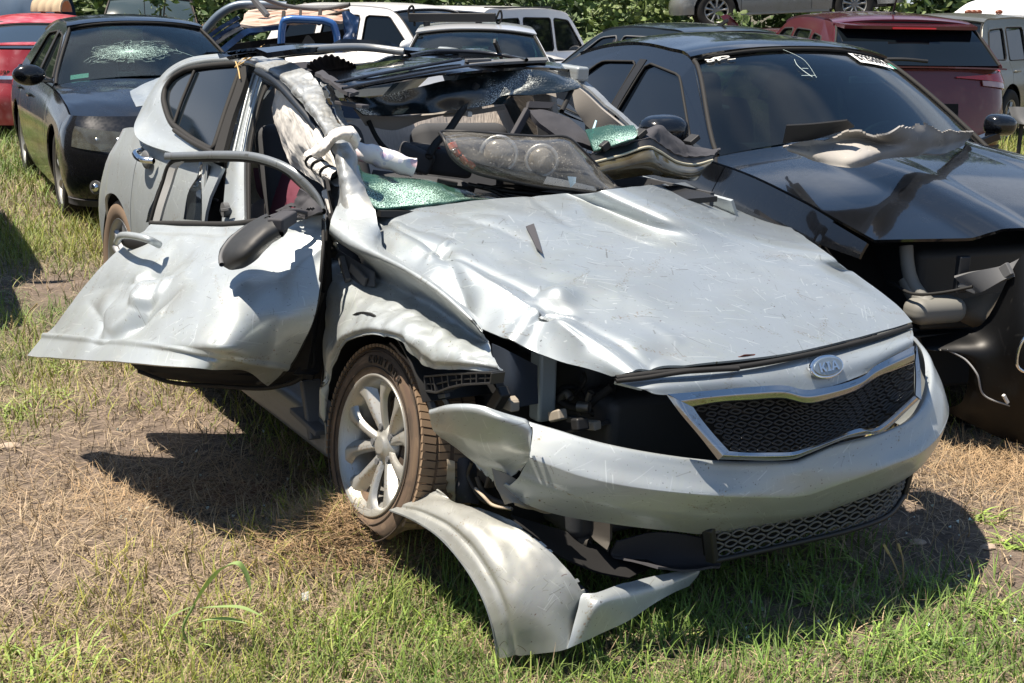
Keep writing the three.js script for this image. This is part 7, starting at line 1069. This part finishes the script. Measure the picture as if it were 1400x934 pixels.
// dark hatchback
const hatch = { ...SEDAN, xR: -3.45, wb: 2.6, shoulder: [[.93, .72], [.2, .9], [-.4, .96], [-2.4, 1.0], [-3.45, 1.02]], top: [[.93, .78], [.2, .95], [-.4, 1.02], [-2.4, 1.03], [-3.45, 1.03]], gh: { A0: [-.72, .98], A1: [-1.45, 1.43], roof: [[-1.8, 1.49], [-2.5, 1.49]], C1: [-3.0, 1.43], C0: [-3.42, 1.04], wB: .82, wR: .64, bow: .15, bowR: .07, crown: .04 },
  windows: [[[-.9, 1.0], [-1.48, 1.38], [-1.78, 1.41], [-1.78, 1.0]], [[-1.88, 1.0], [-1.88, 1.41], [-2.4, 1.41], [-2.5, 1.03]], [[-2.6, 1.06], [-2.52, 1.39], [-2.85, 1.35], [-3.0, 1.1]]], doors: [-.5, -1.83, -2.55] };
{
  const g = thing('dark_hatchback', 'dark green black hatchback seen from behind between silver sedan and black sedan roof', 'car'); place(g, .75, -16.9, 2.12, -.02);
  const P = phys(0x131815, { roughness: .3, clearcoat: 1, clearcoatRoughness: .07 });
  const c = buildCar(g, { ...hatch, paint: P, glass: darkGl, bgGlass: phys(0x7c938f, { roughness: .03, transmission: .8, thickness: 0 }), trimMat: M.plasticGrey });
  mesh('spoiler', [sheetF((u, v) => { const t = lerp(-1, 1, v); return V(-2.95 - .2 * u - .06 * (1 - t * t), 1.475 - .02 * u, t * .6); }, { nu: 4, nv: 14, thick: .02 })], P, g);
  mesh('brake_lamp', [box(-3.17, -3.15, 1.42, 1.44, -.3, .3, .005)], M.redLens, g);
  mesh('aerial', [bar(V(-2.7, 1.53, 0), V(-2.85, 1.6, 0), .02, .04)], M.plastic, g);
  for (const sd of [1, -1]) mesh('taillight', tail(c.S, .9, 1.4, .8, .98, .008, sd), M.redLens, g);
}
// white car behind it, just its roof and a bit of glass
{
  const g = thing('white_sedan', 'white sedan mostly hidden, only its roof edge showing behind the black sedan', 'car'); place(g, 2.4, -23.2, 2.4, -.05);
  buildCar(g, { ...SEDAN, paint: M.white, glass: darkGl });
}
// red sedan from behind
{
  const dr = phys(0x5a0c18, { roughness: .4, metalness: .3, clearcoat: 1, clearcoatRoughness: .08 });
  const g = thing('maroon_sedan', 'dark red sedan roof and rear window behind the roof of the black sedan', 'car'); place(g, 3.95, -21.6, R90 - .05, .02);
  buildCar(g, { ...SEDAN, paint: dr, glass: darkGl });
  const p = thing('bent_panel', 'bent dark red body panel standing up beside the maroon sedan', 'car part'); const q = (u, v, d = 0) => atDepth(u, v, 17.5 + d);
  mesh('panel_sheet', sheet([[q(985, 22), q(995, 20), q(1003, 28)], [q(996, 36), q(1006, 36), q(1014, 40)], [q(1006, 62), q(1014, 64), q(1024, 66)]], { nu: 12, nv: 10, thick: .01, disp: k2 => .02 * fbm(k2.x * 9, k2.y * 9, 2) }), dr, p);
  mesh('panel_stay', [bar(q(1012, 60, .05), V(q(1012, 60).x, hy(3, -17.5), q(1012, 60).z), .05, .05)], M.plastic, p);
  const s2 = thing('silver_hatchback', 'silver hatchback sliver visible between maroon sedan and red SUV', 'car'); place(s2, 5.3, -23.8, R90, -.0);
  buildCar(s2, { ...hatch, paint: M.silverDull, glass: darkGl });
}
// red crossover from behind at the right
{
  const rp = phys(0x560616, { roughness: .35, metalness: .3, clearcoat: 1, clearcoatRoughness: .06 });
  const g = thing('red_suv', 'dark red SUV seen from behind with a black rear wiper at the right', 'SUV'); place(g, 3.36, -15.6, R90 + .07, .0);
  const c = buildCar(g, { ...SUV(), wb: 2.67, xR: -3.55, W: .925, n: 3, paint: rp, glass: darkGl, insR: [[.25, .08], [.5, .0], [.75, .02], [.95, .05], [1.2, .1]], shoulder: [[.9, .86], [.3, 1.0], [-.5, 1.05], [-2.6, 1.14], [-3.55, 1.18]], top: [[.9, .92], [.3, 1.06], [-.5, 1.12], [-2.6, 1.16], [-3.55, 1.19]], gh: { A0: [-.72, 1.05], A1: [-1.4, 1.52], roof: [[-1.75, 1.58], [-2.6, 1.575]], C1: [-3.05, 1.52], C0: [-3.46, 1.2], wB: .83, wR: .66, bow: .14, bowR: .08, crown: .045 }, windows: [[[-.9, 1.08], [-1.45, 1.47], [-1.8, 1.48], [-1.8, 1.08]], [[-1.9, 1.08], [-1.9, 1.48], [-2.45, 1.47], [-2.5, 1.1]], [[-2.6, 1.13], [-2.55, 1.45], [-2.85, 1.42], [-3.0, 1.18]]] });
  mesh('spoiler', [sheetF((u, v) => { const t = lerp(-1, 1, v); return V(-2.98 - .26 * u - .08 * (1 - t * t), 1.56 - .025 * u, t * lerp(.66, .62, u)); }, { nu: 5, nv: 16, thick: .03 })], rp, g);
  mesh('brake_lamp', [box(-3.335, -3.31, 1.505, 1.52, -.2, .2, .004)], M.redLens, g);
  mesh('wiper', [tube([V(-3.58, 1.235, .05), V(-3.57, 1.25, -.15), V(-3.54, 1.245, -.42)], .018, 14, 6)], M.plastic, g);
  mesh('aerial', [bar(V(-2.75, 1.6, -.02), V(-2.95, 1.95, -.02), .014, .014), bar(V(-2.7, 1.6, -.02), V(-2.8, 1.64, -.02), .04, .04)], M.plastic, g);
  for (const sd of [1, -1]) { const t = mesh('taillight', sheetF((u, v) => c.S.rear(sd * lerp(.26, 1.5, v), lerp(1.09 - .07 * v, 1.10 + .05 * v, u), .03), { nu: 5, nv: 20, thick: .01, flip: sd < 0 }), M.redLens, g); mesh('lamp_segment', sheetF((u, v) => c.S.rear(sd * lerp(.6, 1.5, v), lerp(.97 + .05 * (1 - v), 1.08 - .05 * lerp(.3, 1, v), u), .026), { nu: 5, nv: 16, thick: .01, flip: sd < 0 }), phys(0xb08f92, { roughness: .12, clearcoat: 1 }), t); }
  mesh('license_recess', tail(c.S, -.28, .28, .72, .86, .006, 1), M.dark, g);
  mesh('cladding', tail(c.S, -1.4, 1.4, .28, .48, .012, 1), M.plasticDusty, g);
  mesh('bumper_crease', tail(c.S, -1.35, 1.35, .62, .645, .014, 1), rp, g);
}
// grey off-roader at the right edge
{
  const gp = phys(0x74746c, { roughness: .4, metalness: .3, clearcoat: .7, clearcoatRoughness: .15, map: silverMap2 });
  const g = thing('grey_suv', 'dusty grey off-road SUV at the right edge behind the red SUV', 'SUV'); place(g, 7.6, -20.7, .9, .03);
  buildCar(g, SUV({ paint: gp, glass: darkGl, wheelR: .38, archR: .46, wheel: { spokes: 6, style: 1, rr: .24, rim: M.alloy, inset: .08 }, trimMat: M.rubber }));
  const m = thing('loose_mirror', 'grey side mirror on a thin post at the right edge of the yard', 'mirror'); const q = (u, v) => atDepth(u, v, 11.5);
  mesh('mirror_shell', sheet([[q(1379, 146), q(1386, 145), q(1402, 146), q(1412, 148)], [q(1380, 158), q(1388, 160), q(1403, 160), q(1414, 160)], [q(1384, 167), q(1392, 168), q(1404, 168), q(1412, 168)]].map((r, i) => r.map((p, j) => p.add(V(0, 0, .08 * Math.sin(j) + .05 * i)))), { nu: 10, nv: 14, thick: .06 }), M.plasticGrey, m);
  mesh('post', [bar(q(1397, 168), V(q(1397, 168).x, 0, q(1397, 168).z), .03, .03)], M.plastic, m);
}
// white truck with amber marker lamps beyond it
{
  const g = thing('white_truck', 'white truck cab roof with a row of amber marker lamps at the top right', 'truck'); const D = 25; const o = atDepth(1360, 30, D); g.position.set(o.x, hy(o.x, o.z), o.z); const q = (u, v, d = 0) => atDepth(u, v, D + d).sub(g.position);
  mesh('roof', sheet([[q(1304, 20), q(1335, 22), q(1375, 23), q(1415, 24)], [q(1322, 8, .8), q(1345, 5, .8), q(1380, 4, .8), q(1420, 4, .8)], [q(1335, 3, 1.6), q(1355, 2, 1.6), q(1390, 2, 1.6), q(1424, 2, 1.6)]], { nu: 10, nv: 20, thick: .04 }), std(0xffffff, { roughness: .5, map: ctex(paintTex(95, '#dfe3e6', { scratch: 60, specks: 900, stain: 60, dirt: .1 }), { rep: [.5, .5] }) }), g);
  for (const u of [1324, 1331, 1338, 1366]) { const s = new THREE.SphereGeometry(.055, 12, 8); s.scale(1.3, .8, 1); const p = q(u, 16.5, -.03); s.translate(p.x, p.y, p.z); mesh('marker_lamp', s, std(0x6d3a22, { roughness: .4 }), g); }
  mesh('cab', [box(-.75, 1.2, .4, 1.45, -1.7, .05, .08), box(-.75, 1.2, .3, .9, .0, 1.2, .08)], M.white, g);
  mesh('windshield', box(-.65, 1.1, 1.02, 1.36, .04, .075, .01), darkGl, g);
  for (const [a, b] of [[-.7, .7], [1.1, .7], [-.7, -1.3], [1.1, -1.3]]) { const w = tyreGeo(.4, .25, .26); w.rotateY(R90); w.translate(a, .4, b); mesh('wheel', w, M.rubber, g); }
}
// silver SUV stacked up on a steel rack
{
  const sp = phys(0x9da0a2, { roughness: .4, metalness: .4, clearcoat: .8, map: silverMap2 });
  const g = thing('silver_suv', 'silver SUV stacked high on a steel rack in front of the trees', 'SUV'); const Y0 = 1.30;
  const o = atDepth(975, 34, 28.5); place(g, o.x + .0, o.z, Math.PI - .06, Y0 - hy(o.x, o.z) - .16, -.06);
  buildCar(g, SUV({ paint: sp, glass: darkGl, wb: 2.75, xR: -3.85, wheelR: .39, archR: .45, clear: .33, wheel: { spokes: 9, style: 1, rr: .235, rim: M.alloy, inset: .1 } }));
  const rk = thing('storage_rack', 'dark steel rack carrying the stacked silver SUV', 'rack'); const y0 = hy(o.x, o.z);
  for (const dx of [-.9, 4.2]) for (const dz of [-.8, .8]) mesh('post', bar(V(o.x + dx, y0, o.z + dz), V(o.x + dx, 1.08 + dx * .03, o.z + dz), .12, .12), M.rust, rk);
  for (const dz of [-.8, .8]) mesh('beam', bar(V(o.x - 1.1, 1.04, o.z + dz), V(o.x + 4.4, 1.26, o.z + dz), .14, .1), M.rust, rk);
}
// a tall dark van just outside the left edge, its shade falls on the grass
{
  const g = thing('dark_van', 'dark van at the left edge casting shade over the grass', 'van'); place(g, -4.02, -6.75, -1.11);
  buildCar(g, SUV({ paint: M.blackB, glass: darkGl, W: .93, shoulder: [[.9, 1.0], [.3, 1.2], [-.5, 1.3], [-3.75, 1.32]], top: [[.9, 1.05], [.3, 1.26], [-.5, 1.36], [-3.75, 1.33]], gh: { A0: [-.55, 1.3], A1: [-1.0, 1.92], roof: [[-1.4, 1.99], [-2.8, 1.99]], C1: [-3.6, 1.94], C0: [-3.72, 1.33], wB: .88, wR: .83, bow: .1, bowR: .03, crown: .03 }, windows: [[[-.8, 1.34], [-1.1, 1.85], [-1.85, 1.86], [-1.85, 1.34]], [[-1.95, 1.34], [-1.95, 1.86], [-3.4, 1.86], [-3.45, 1.34]]] }));
}
// ---------- trees along the back and round the yard ----------
const leafCol = [[.055, .105, .024], [.075, .135, .032], [.11, .17, .04], [.04, .075, .022], [.14, .2, .05]];
const leafMat = new THREE.MeshPhysicalMaterial({ color: 0xffffff, roughness: .75, side: THREE.DoubleSide, transmission: .25, thickness: 0 });
const ORD = ['first', 'second', 'third', 'fourth', 'fifth', 'sixth', 'seventh', 'eighth', 'ninth', 'tenth', 'eleventh', 'twelfth', 'thirteenth', 'fourteenth', 'fifteenth', 'sixteenth', 'seventeenth', 'eighteenth', 'nineteenth', 'twentieth', 'twenty-first', 'twenty-second', 'twenty-third', 'twenty-fourth', 'twenty-fifth'];
const leafGeo = (() => { const g = sheetF((u, v) => { const w = Math.sin(Math.PI * Math.min(1, u * .96 + .04)) * .5; return V((v - .5) * w, .04 * Math.sin(3 * u) - .06 * (v - .5) ** 2, u); }, { nu: 3, nv: 2, thick: 0 }); return g; })();
const barkMat = std(0x4a3d30, { roughness: 1, bumpMap: dtex(128, 128, (u, v) => { const t = .5 + .5 * fbm(u * 14, v * 3, 2); return [t, t, t]; }, false, [3, 3]), bumpScale: .03 });
function tree(label, x, z, h, w, seed, o = {}) {
  const r = rng(seed), g = thing(o.name || 'tree', label, o.cat || 'tree', o.group); const y0 = hillY(x, z) - .05; g.position.set(x, y0, z);
  const limbs = [], tips = []; const th = h * (o.trunk ?? .35);
  limbs.push(new THREE.CylinderGeometry(.04 * h * .5, .055 * h * .5, th, 9).translate(0, th / 2, 0));
  const nb = o.nb || 9;
  for (let i = 0; i < nb; i++) { const a = i / nb * 6.283 + r(), l = (.4 + .6 * r()) * w, yy = h * lerp(o.low ?? .12, .95, (i + r()) / nb); const e = V(Math.cos(a) * l, yy, Math.sin(a) * l); const s = V(0, Math.min(th, yy * .7), 0); limbs.push(tube([s, s.clone().lerp(e, .5).add(V(0, .15 * h * (r() - .2), 0)), e], .02 * h * .25, 8, 5)); tips.push(e); tips.push(s.clone().lerp(e, .6)); }
  tips.push(V(0, h * .92, 0)); mesh('trunk', limbs, barkMat, g);
  const n = o.leaves || 3200, sz = o.size || .26, mats = o.mats || [0, 1, 2, 3];
  {
    const cnt = n, im = new THREE.InstancedMesh(leafGeo, leafMat, cnt); im.name = 'crown'; im.userData.kind = 'stuff'; im.castShadow = im.receiveShadow = true; const m = new THREE.Object3D(), c = new THREE.Color();
    const centers = tips.map(t => [t, (.25 + .35 * r()) * w, r()]);
    for (let i = 0; i < cnt; i++) { const [t, R, q] = centers[(r() * centers.length) | 0]; const d = V(r() - .5, (r() - .5) * .8, r() - .5).normalize().multiplyScalar(R * Math.pow(r(), .45)); m.position.copy(t).add(d); m.position.y = Math.max(.05, m.position.y); m.rotation.set(r() * 6.3, r() * 6.3, r() * 6.3); m.scale.setScalar(sz * (.6 + .8 * r())); m.updateMatrix(); im.setMatrixAt(i, m.matrix); const b = .65 + .6 * r(), L = leafCol[mats[(r() * mats.length) | 0]]; c.setRGB(L[0] * b, L[1] * b, L[2] * b); im.setColorAt(i, c); }
    g.add(im);
  }
  return g;
}
const TL = ['dark green tree in the row of trees behind the yard', 'broad leafy tree in the row behind the parked vehicles'];
{ const r = rng(2024); let i = 0;
  for (let x = -17; x < 22; x += 1.9 + r() * .9) { const z = -32 - r() * 5 + Math.abs(x) * .05; tree('leafy green tree, ' + ORD[i] + ' from the left in the row behind the yard', x, z, 6.5 + r() * 4, 1.9 + r() * .8, 300 + i, { low: .04, leaves: 5200, size: .3, trunk: .3, nb: 14, group: 'trees in the row behind the yard', mats: x < -3 || r() < .4 ? [3, 0, 1] : [0, 1, 2] }); i++; }
  i = 100; for (let x = -16; x < 20; x += 1.5 + r() * .9) { const z = -29.5 - r() * 1.2; tree('low bushy shrub, ' + ORD[i - 100] + ' from the left along the tree row', x, z, 2.0 + r() * .9, 1.0 + r() * .4, 500 + i, { name: 'shrub', cat: 'shrub', low: .05, leaves: 2400, size: .2, trunk: .2, nb: 8, group: 'shrubs along the tree row', mats: r() < .5 ? [1, 2, 4] : [0, 1, 3] }); i++; }
}
tree('bright green sapling in front of the stacked silver SUV', 3.35, -21.5, 1.75, .42, 901, { name: 'sapling', low: .5, leaves: 500, size: .12, nb: 6, mats: [2, 4] });
for (const [x, z, s] of [[-4.6, -17.2, 1], [-4.2, -17.8, 2], [-5.0, -17.6, 3]]) { const h = [1.9, 1.75, 1.6][s - 1]; tree(['tallest of the slim weeds between old pickup and blue pickup', 'slim weed just right of the tallest one beside the blue pickup', 'shortest slim weed beside the old pickup pillar'][s - 1], x, z, h, .22, 910 + s, { name: 'tall_weed', cat: 'weed', low: .2, leaves: 420, size: .1, nb: 10, mats: [0, 1] }); }
// trees that stand off to the left and behind the camera; the paint and glass mirror them
for (const [x, z, h, w, s] of [[-17, -7, 8, 2.6, 1], [-16, -1, 9, 3, 2], [-19, 5, 8, 3, 3]]) tree(['round tree far off to the left of the yard, nearest the van', 'tall tree to the left of the camera', 'tree to the left rear of the camera'][s - 1], x, z, h, w, 940 + s, { low: .2, leaves: 4200, size: .4, nb: 14 });

// ---------- grass, straw, weeds ----------
const inFrame = (x, y, z, pad = 380) => { const X = x, Y = y - CAMH, c = Math.cos(PITCH), s = Math.sin(PITCH), yc = Y * c - z * s, zc = -z * c - Y * s; if (zc < .5) return false; const u = 700 + F * X / zc, v = 467 - F * yc / zc; return u > -pad && u < 1400 + pad && v < 934 + pad * 2; };
function blade(w, h, bend, seg = 4) { return sheetF((u, v) => V((v - .5) * w * (1 - u * u * .95), h * (u - .18 * bend * u * u), bend * h * u * u * .8), { nu: seg, nv: 1, thick: 0 }); }
function scatter(name, geo, mat, pts, kind, label, cat) {
  const im = new THREE.InstancedMesh(geo, mat, pts.length); im.name = numbered(name); im.castShadow = im.receiveShadow = true; const m = new THREE.Object3D(); m.rotation.order = 'YXZ';
  pts.forEach((p, i) => { m.position.set(p[0], p[1], p[2]); m.rotation.set(p[4], p[3], p[5] || 0); m.scale.set(p[6], p[7], p[6]); m.updateMatrix(); im.setMatrixAt(i, m.matrix); im.setColorAt(i, p[8]); });
  im.userData = { kind: 'stuff', label, category: cat }; scene.add(im); return im;
}
const gm = (c, t = .3) => new THREE.MeshPhysicalMaterial({ color: lin(...c), roughness: .7, side: THREE.DoubleSide, transmission: t, thickness: 0 });
{
  const r = rng(77), green = [], green2 = [], dry = [], straw = [], tall = [], broad = [], C = (a, b, c) => new THREE.Color().setRGB(a, b, c);
  const N = 680000;
  for (let i = 0; i < N; i++) {
    // denser near the camera
    const z = -2.6 - Math.pow(r(), 1.7) * 18; const hw = -z * .56 + .5; const x = (r() * 2 - 1) * hw; const y = gY(x, z); if (!inFrame(x, y, z)) continue;
    const L = lushF(x, z), D = dryF(x, z), far = sstep(6, 14, -z), q = r(); const clump = fbm(x * 6, z * 6, 21, 2) + .35;
    if (q < .46) { if (r() < L * (.35 + clump) ) { const b = .6 + .8 * r(), yel = clamp(D * 1.1 + .4 * r() - .35, 0, 1); const h = (.035 + .06 * r()) * (1 + L * .5) * (1 + far * 1.2); (r() < .5 ? green : green2).push([x, y - .004, z, r() * 6.28, (r() - .5) * .9, (r() - .5) * .5, .8 + r() * .7 + far * 1.5, h / .1, C(lerp(.7, 2.1, yel) * b, lerp(.9, 1.35, yel) * b, lerp(.5, .8, yel) * b)]); } }
    else if (q < .70) { if (r() < .18 + .75 * D * (.4 + L)) { const b = .55 + .8 * r(); dry.push([x, y, z, r() * 6.28, (r() - .5) * 1.5, (r() - .5) * .9, .7 + r() * .7 + far * 1.5, (.03 + .07 * r()) / .1 * (1 + far), C(b, b * .96, b * .9)]); } }
    else { if (r() < .1 + .75 * D) { const b = .5 + .85 * r(); straw.push([x, y + .002 + .014 * r(), z, r() * 6.28, 1.35 + .3 * (r() - .4), (r() - .5) * .3, .6 + .7 * r() + far, (.05 + .16 * r() * r()) / .1, C(b, b * .97, b * .92)]); } }
  }
  // heaps of pale dead grass against the wheel and right of the bumper
  for (const [cx, cz, sx, sz, n] of [[-.47, -3.78, .2, .1, 2600], [1.9, -4.75, .28, .35, 2200], [-1.2, -4.35, .5, .35, 1200], [-.9, -4.6, .4, .3, 1200]]) for (let i = 0; i < n; i++) { const gx = r() + r() + r() - 1.5, gz = r() + r() + r() - 1.5; const x = cx + gx * sx * 1.3, z = cz + gz * sz * 1.3; const b = .75 + .6 * r(); straw.push([x, gY(x, z) + .035 * r() * Math.exp(0 - gx * gx - gz * gz) + .002, z, r() * 6.28, 1.1 + .5 * (r() - .3), (r() - .5) * .4, .5 + .5 * r(), (.05 + .1 * r()) / .1, C(b * 1.12, b * .97, b * .74)]); }
  // leafy tufts of broader blades
  const tuft = (x, z, n, h, s, yl = 0) => { for (let i = 0; i < n; i++) { const a = r() * 6.28, d = s * Math.sqrt(r()); const X = x + Math.cos(a) * d, Z = z + Math.sin(a) * d; const b = .8 + .6 * r(); broad.push([X, gY(X, Z) - .004, Z, r() * 6.28, .2 + r() * .9, 0, .8 + .6 * r(), h * (.5 + .7 * r()) / .1, C(b * lerp(1, 1.6, yl), b * 1.05, b * .7)]); } };
  for (let i = 0; i < 210; i++) { const z = -2.8 - r() * 3.2, x = (r() * 2 - 1) * (-z * .42); if (lushF(x, z) > .35) tuft(x, z, 5 + r() * 12, .06 + .05 * r(), .03 + .03 * r(), dryF(x, z) * .6); }
  for (const [u, v, n, h, s] of [[20, 925, 60, .11, .1], [110, 900, 50, .1, .1], [250, 880, 30, .09, .08], [60, 890, 50, .09, .12], [1080, 860, 26, .08, .06], [1120, 815, 26, .08, .05], [1160, 880, 22, .08, .05], [1300, 800, 30, .08, .07], [1370, 830, 30, .09, .07], [1390, 740, 26, .1, .05], [1355, 705, 30, .09, .05], [1290, 870, 20, .07, .06], [1230, 900, 30, .08, .08], [1000, 780, 50, .1, .14], [1080, 770, 50, .1, .12], [900, 830, 40, .09, .1], [950, 850, 30, .08, .1], [440, 880, 40, .09, .1], [480, 850, 30, .08, .08], [600, 860, 30, .07, .1], [640, 820, 30, .07, .1], [60, 540, 30, .1, .1], [30, 560, 30, .1, .1], [90, 500, 30, .08, .1], [560, 900, 30, .09, .1]]) { const p = gnd(u, v); tuft(p.x, p.z, n, h, s, .15); }
  const gA = blade(.0042, .1, .55), gB = blade(.0036, .1, .9), gS = blade(.0026, .1, .25, 3), gD = blade(.0032, .1, .7), gT = blade(.0075, .1, .8, 5);
  scatter('grass', gA, gm([.15, .22, .05]), green, 'stuff', 'short green and yellowing grass over the yard', 'grass');
  scatter('grass', gB, gm([.18, .235, .058]), green2, 'stuff', 'curved green grass blades among the shorter grass', 'grass');
  scatter('dry_grass', gD, gm([.33, .265, .17], .15), dry, 'stuff', 'dry tan grass standing among the green', 'grass');
  scatter('straw_litter', gS, gm([.31, .245, .175], .1), straw, 'stuff', 'dead straw lying flat on the soil', 'straw');
  scatter('grass', gT, gm([.2, .31, .065]), broad, 'stuff', 'tufts of broad fresh green blades', 'grass');
}
// large-leaved grass plant in front
{
  const g = thing('grass_plant', 'tall grass plant with long arching leaves in the foreground left of the wheel', 'plant'); const p0 = gnd(262, 880); p0.y = gY(p0.x, p0.z); g.position.copy(p0); const D = -p0.z;
  const q = (u, v, d = 0) => atDepth(u, v, D + d).sub(p0); const mat = gm([.2, .3, .08], .3);
  mesh('stem', tube([V(0, 0, 0), q(264, 824), q(258, 790 + 40)].slice(0, 1).concat([q(250, 862), q(266, 826)]), .004, 10, 6), mat, g);
  const lf = (pts, w) => { const c = new THREE.CatmullRomCurve3(pts); return sheetF((u, v) => { const p = c.getPoint(u), t = c.getTangent(u), n = V(0, 1, 0).cross(t).normalize(); if (n.length() < .1) n.set(1, 0, 0); const ww = w * Math.sin(Math.PI * clamp(u * .9 + .08, 0, 1)); return p.add(n.multiplyScalar((v - .5) * ww)).add(V((v - .5) * ww * .5, Math.abs(v - .5) * ww * .5, 0)); }, { nu: 20, nv: 4, thick: 0 }); };
  for (const [a, w] of [[[q(265, 827), q(282, 802, -.02), q(305, 778, -.04), q(325, 772, -.04), q(336, 785, -.04), q(343, 808, -.05)], .022], [[q(268, 832), q(300, 831, -.05), q(330, 832, -.07), q(360, 843, -.09)], .016], [[q(252, 858), q(280, 850, -.03), q(310, 848, -.06), q(338, 853, -.08)], .02], [[q(262, 830), q(245, 838, .02), q(222, 848, .04)], .012]]) mesh('leaf', lf(a, w), mat, g);
}
// seed stalks
{
  const mk = (label, pts, D0) => { const g = thing('seed_stalk', label, 'dry stalk'); const a = gnd(...pts[0]); const D = -a.z; const pp = pts.map(p => atDepth(p[0], p[1], D)); pp[0].y = gY(pp[0].x, pp[0].z); mesh('stalk', tube(pp, .0028, 14, 5), std(0x8c7a58, { roughness: 1 }), g); const e = pp[pp.length - 1], f = pp[pp.length - 2]; mesh('seed_head', [bar(f.clone().lerp(e, .5), e, .008, .008)], std(0x9a8a5f, { roughness: 1 }), g); };
  mk('thin seed stalk leaning left in the shade below the lower grille', [[1240, 800], [1222, 770], [1208, 744]]); mk('thin upright seed stalk in the shade below the lower grille', [[1236, 796], [1234, 765], [1228, 743]]);
  mk('brown forked dry stalk at the left in the shaded grass', [[30, 468], [34, 440], [40, 426], [51, 415]]); mk('short dry twig beside the open door corner', [[12, 450], [16, 436], [15, 432]]);
}
// small litter and stones
{
  { const r = rng(61), bits = []; for (let i = 0; i < 130; i++) { const p = i < 70 ? gnd(130 + r() * 330, 560 + r() * 160) : gnd(1000 + r() * 390, 640 + r() * 250); const s = .003 + .006 * r(), g = new THREE.TetrahedronGeometry(s); g.rotateX(r() * 6); g.rotateY(r() * 6); g.translate(p.x, gY(p.x, p.z) + s * .8, p.z); bits.push(g); } const b = struct('glass_crumbs', bits, std(0xb9cfca, { roughness: .15 })); b.userData = { kind: 'stuff', label: 'crumbs of broken glass scattered over the soil', category: 'glass' }; }
  const r = rng(5), rock = (s) => { const g = new THREE.IcosahedronGeometry(1, 2), p = g.attributes.position; for (let i = 0; i < p.count; i++) { const v = V(p.getX(i), p.getY(i), p.getZ(i)); v.multiplyScalar(1 + .3 * fbm(v.x * 1.6 + s, v.y * 1.6, v.z * 1.6)); p.setXYZ(i, v.x, v.y * .55, v.z); } g.computeVertexNormals(); return g; };
  const sm = std(0x9a8b7c, { roughness: 1 });
  const list = [[12, 602, .03, 'pale flat stone in the dead grass at the left edge'], [1352, 742, .018, 'small pale stone on the bare soil right of the bumper'], [1373, 733, .012, 'tiny grey stone near the right edge'], [1255, 735, .02, 'dark stone at the edge of the bumper shade']];
  list.forEach(([u, v, s, l], i) => { const p = gnd(u, v), g = rock(i * 3); g.scale(s * 1.5, s, s); g.translate(p.x, gY(p.x, p.z) + s * .2, p.z); loose('stone', g, sm, l, 'stone'); });
  // clods along the wheel track
  const cl = []; for (let i = 0; i < 420; i++) { const u = 200 + r() * 260, v = 628 + r() * 40 + (u - 200) * .12; const p = gnd(u, v), s = .006 + .02 * r() * r(); const g = new THREE.IcosahedronGeometry(1, 1); const q = g.attributes.position; for (let k = 0; k < q.count; k++) { const w = V(q.getX(k), q.getY(k), q.getZ(k)); w.multiplyScalar(1 + .35 * noise(w.x * 2 + i, w.y * 2, w.z * 2)); q.setXYZ(k, w.x * s * 1.5, w.y * s * .7, w.z * s); } g.computeVertexNormals(); g.rotateY(r() * 6); g.translate(p.x, gY(p.x, p.z) + s * .2, p.z); cl.push(g); }
  const c = struct('soil_clods', cl, std(0x6d5543, { roughness: 1 })); c.userData = { kind: 'stuff', label: 'crumbled soil clods beside the wheel track', category: 'soil' };
  const st = (u, v, pts, m, l, n, cat) => { const p = gnd(u, v); const g = sheet(pts.map(row => row.map(([a, b, h]) => { const q = gnd(a, b); return V(q.x, gY(q.x, q.z) + h, q.z); })), { nu: 5, nv: 5, thick: .002 }); return loose(n, g, m, l, cat); };
  st(417, 822, [[[412, 820, .03], [422, 818, .032]], [[413, 826, .02], [423, 826, .02]]], std(0x8f9498, { roughness: .5 }), 'small white paper scrap on the grass in front of the wheel', 'paper_scrap', 'litter');
  st(974, 865, [[[966, 852, .03], [978, 852, .035]], [[972, 888, .008], [979, 888, .008]]], M.plastic, 'small black plastic strip on the grass in front of the bumper', 'plastic_strip', 'litter');
}
renderer.setSize(1024, 683); 
renderer.render(scene, camera);
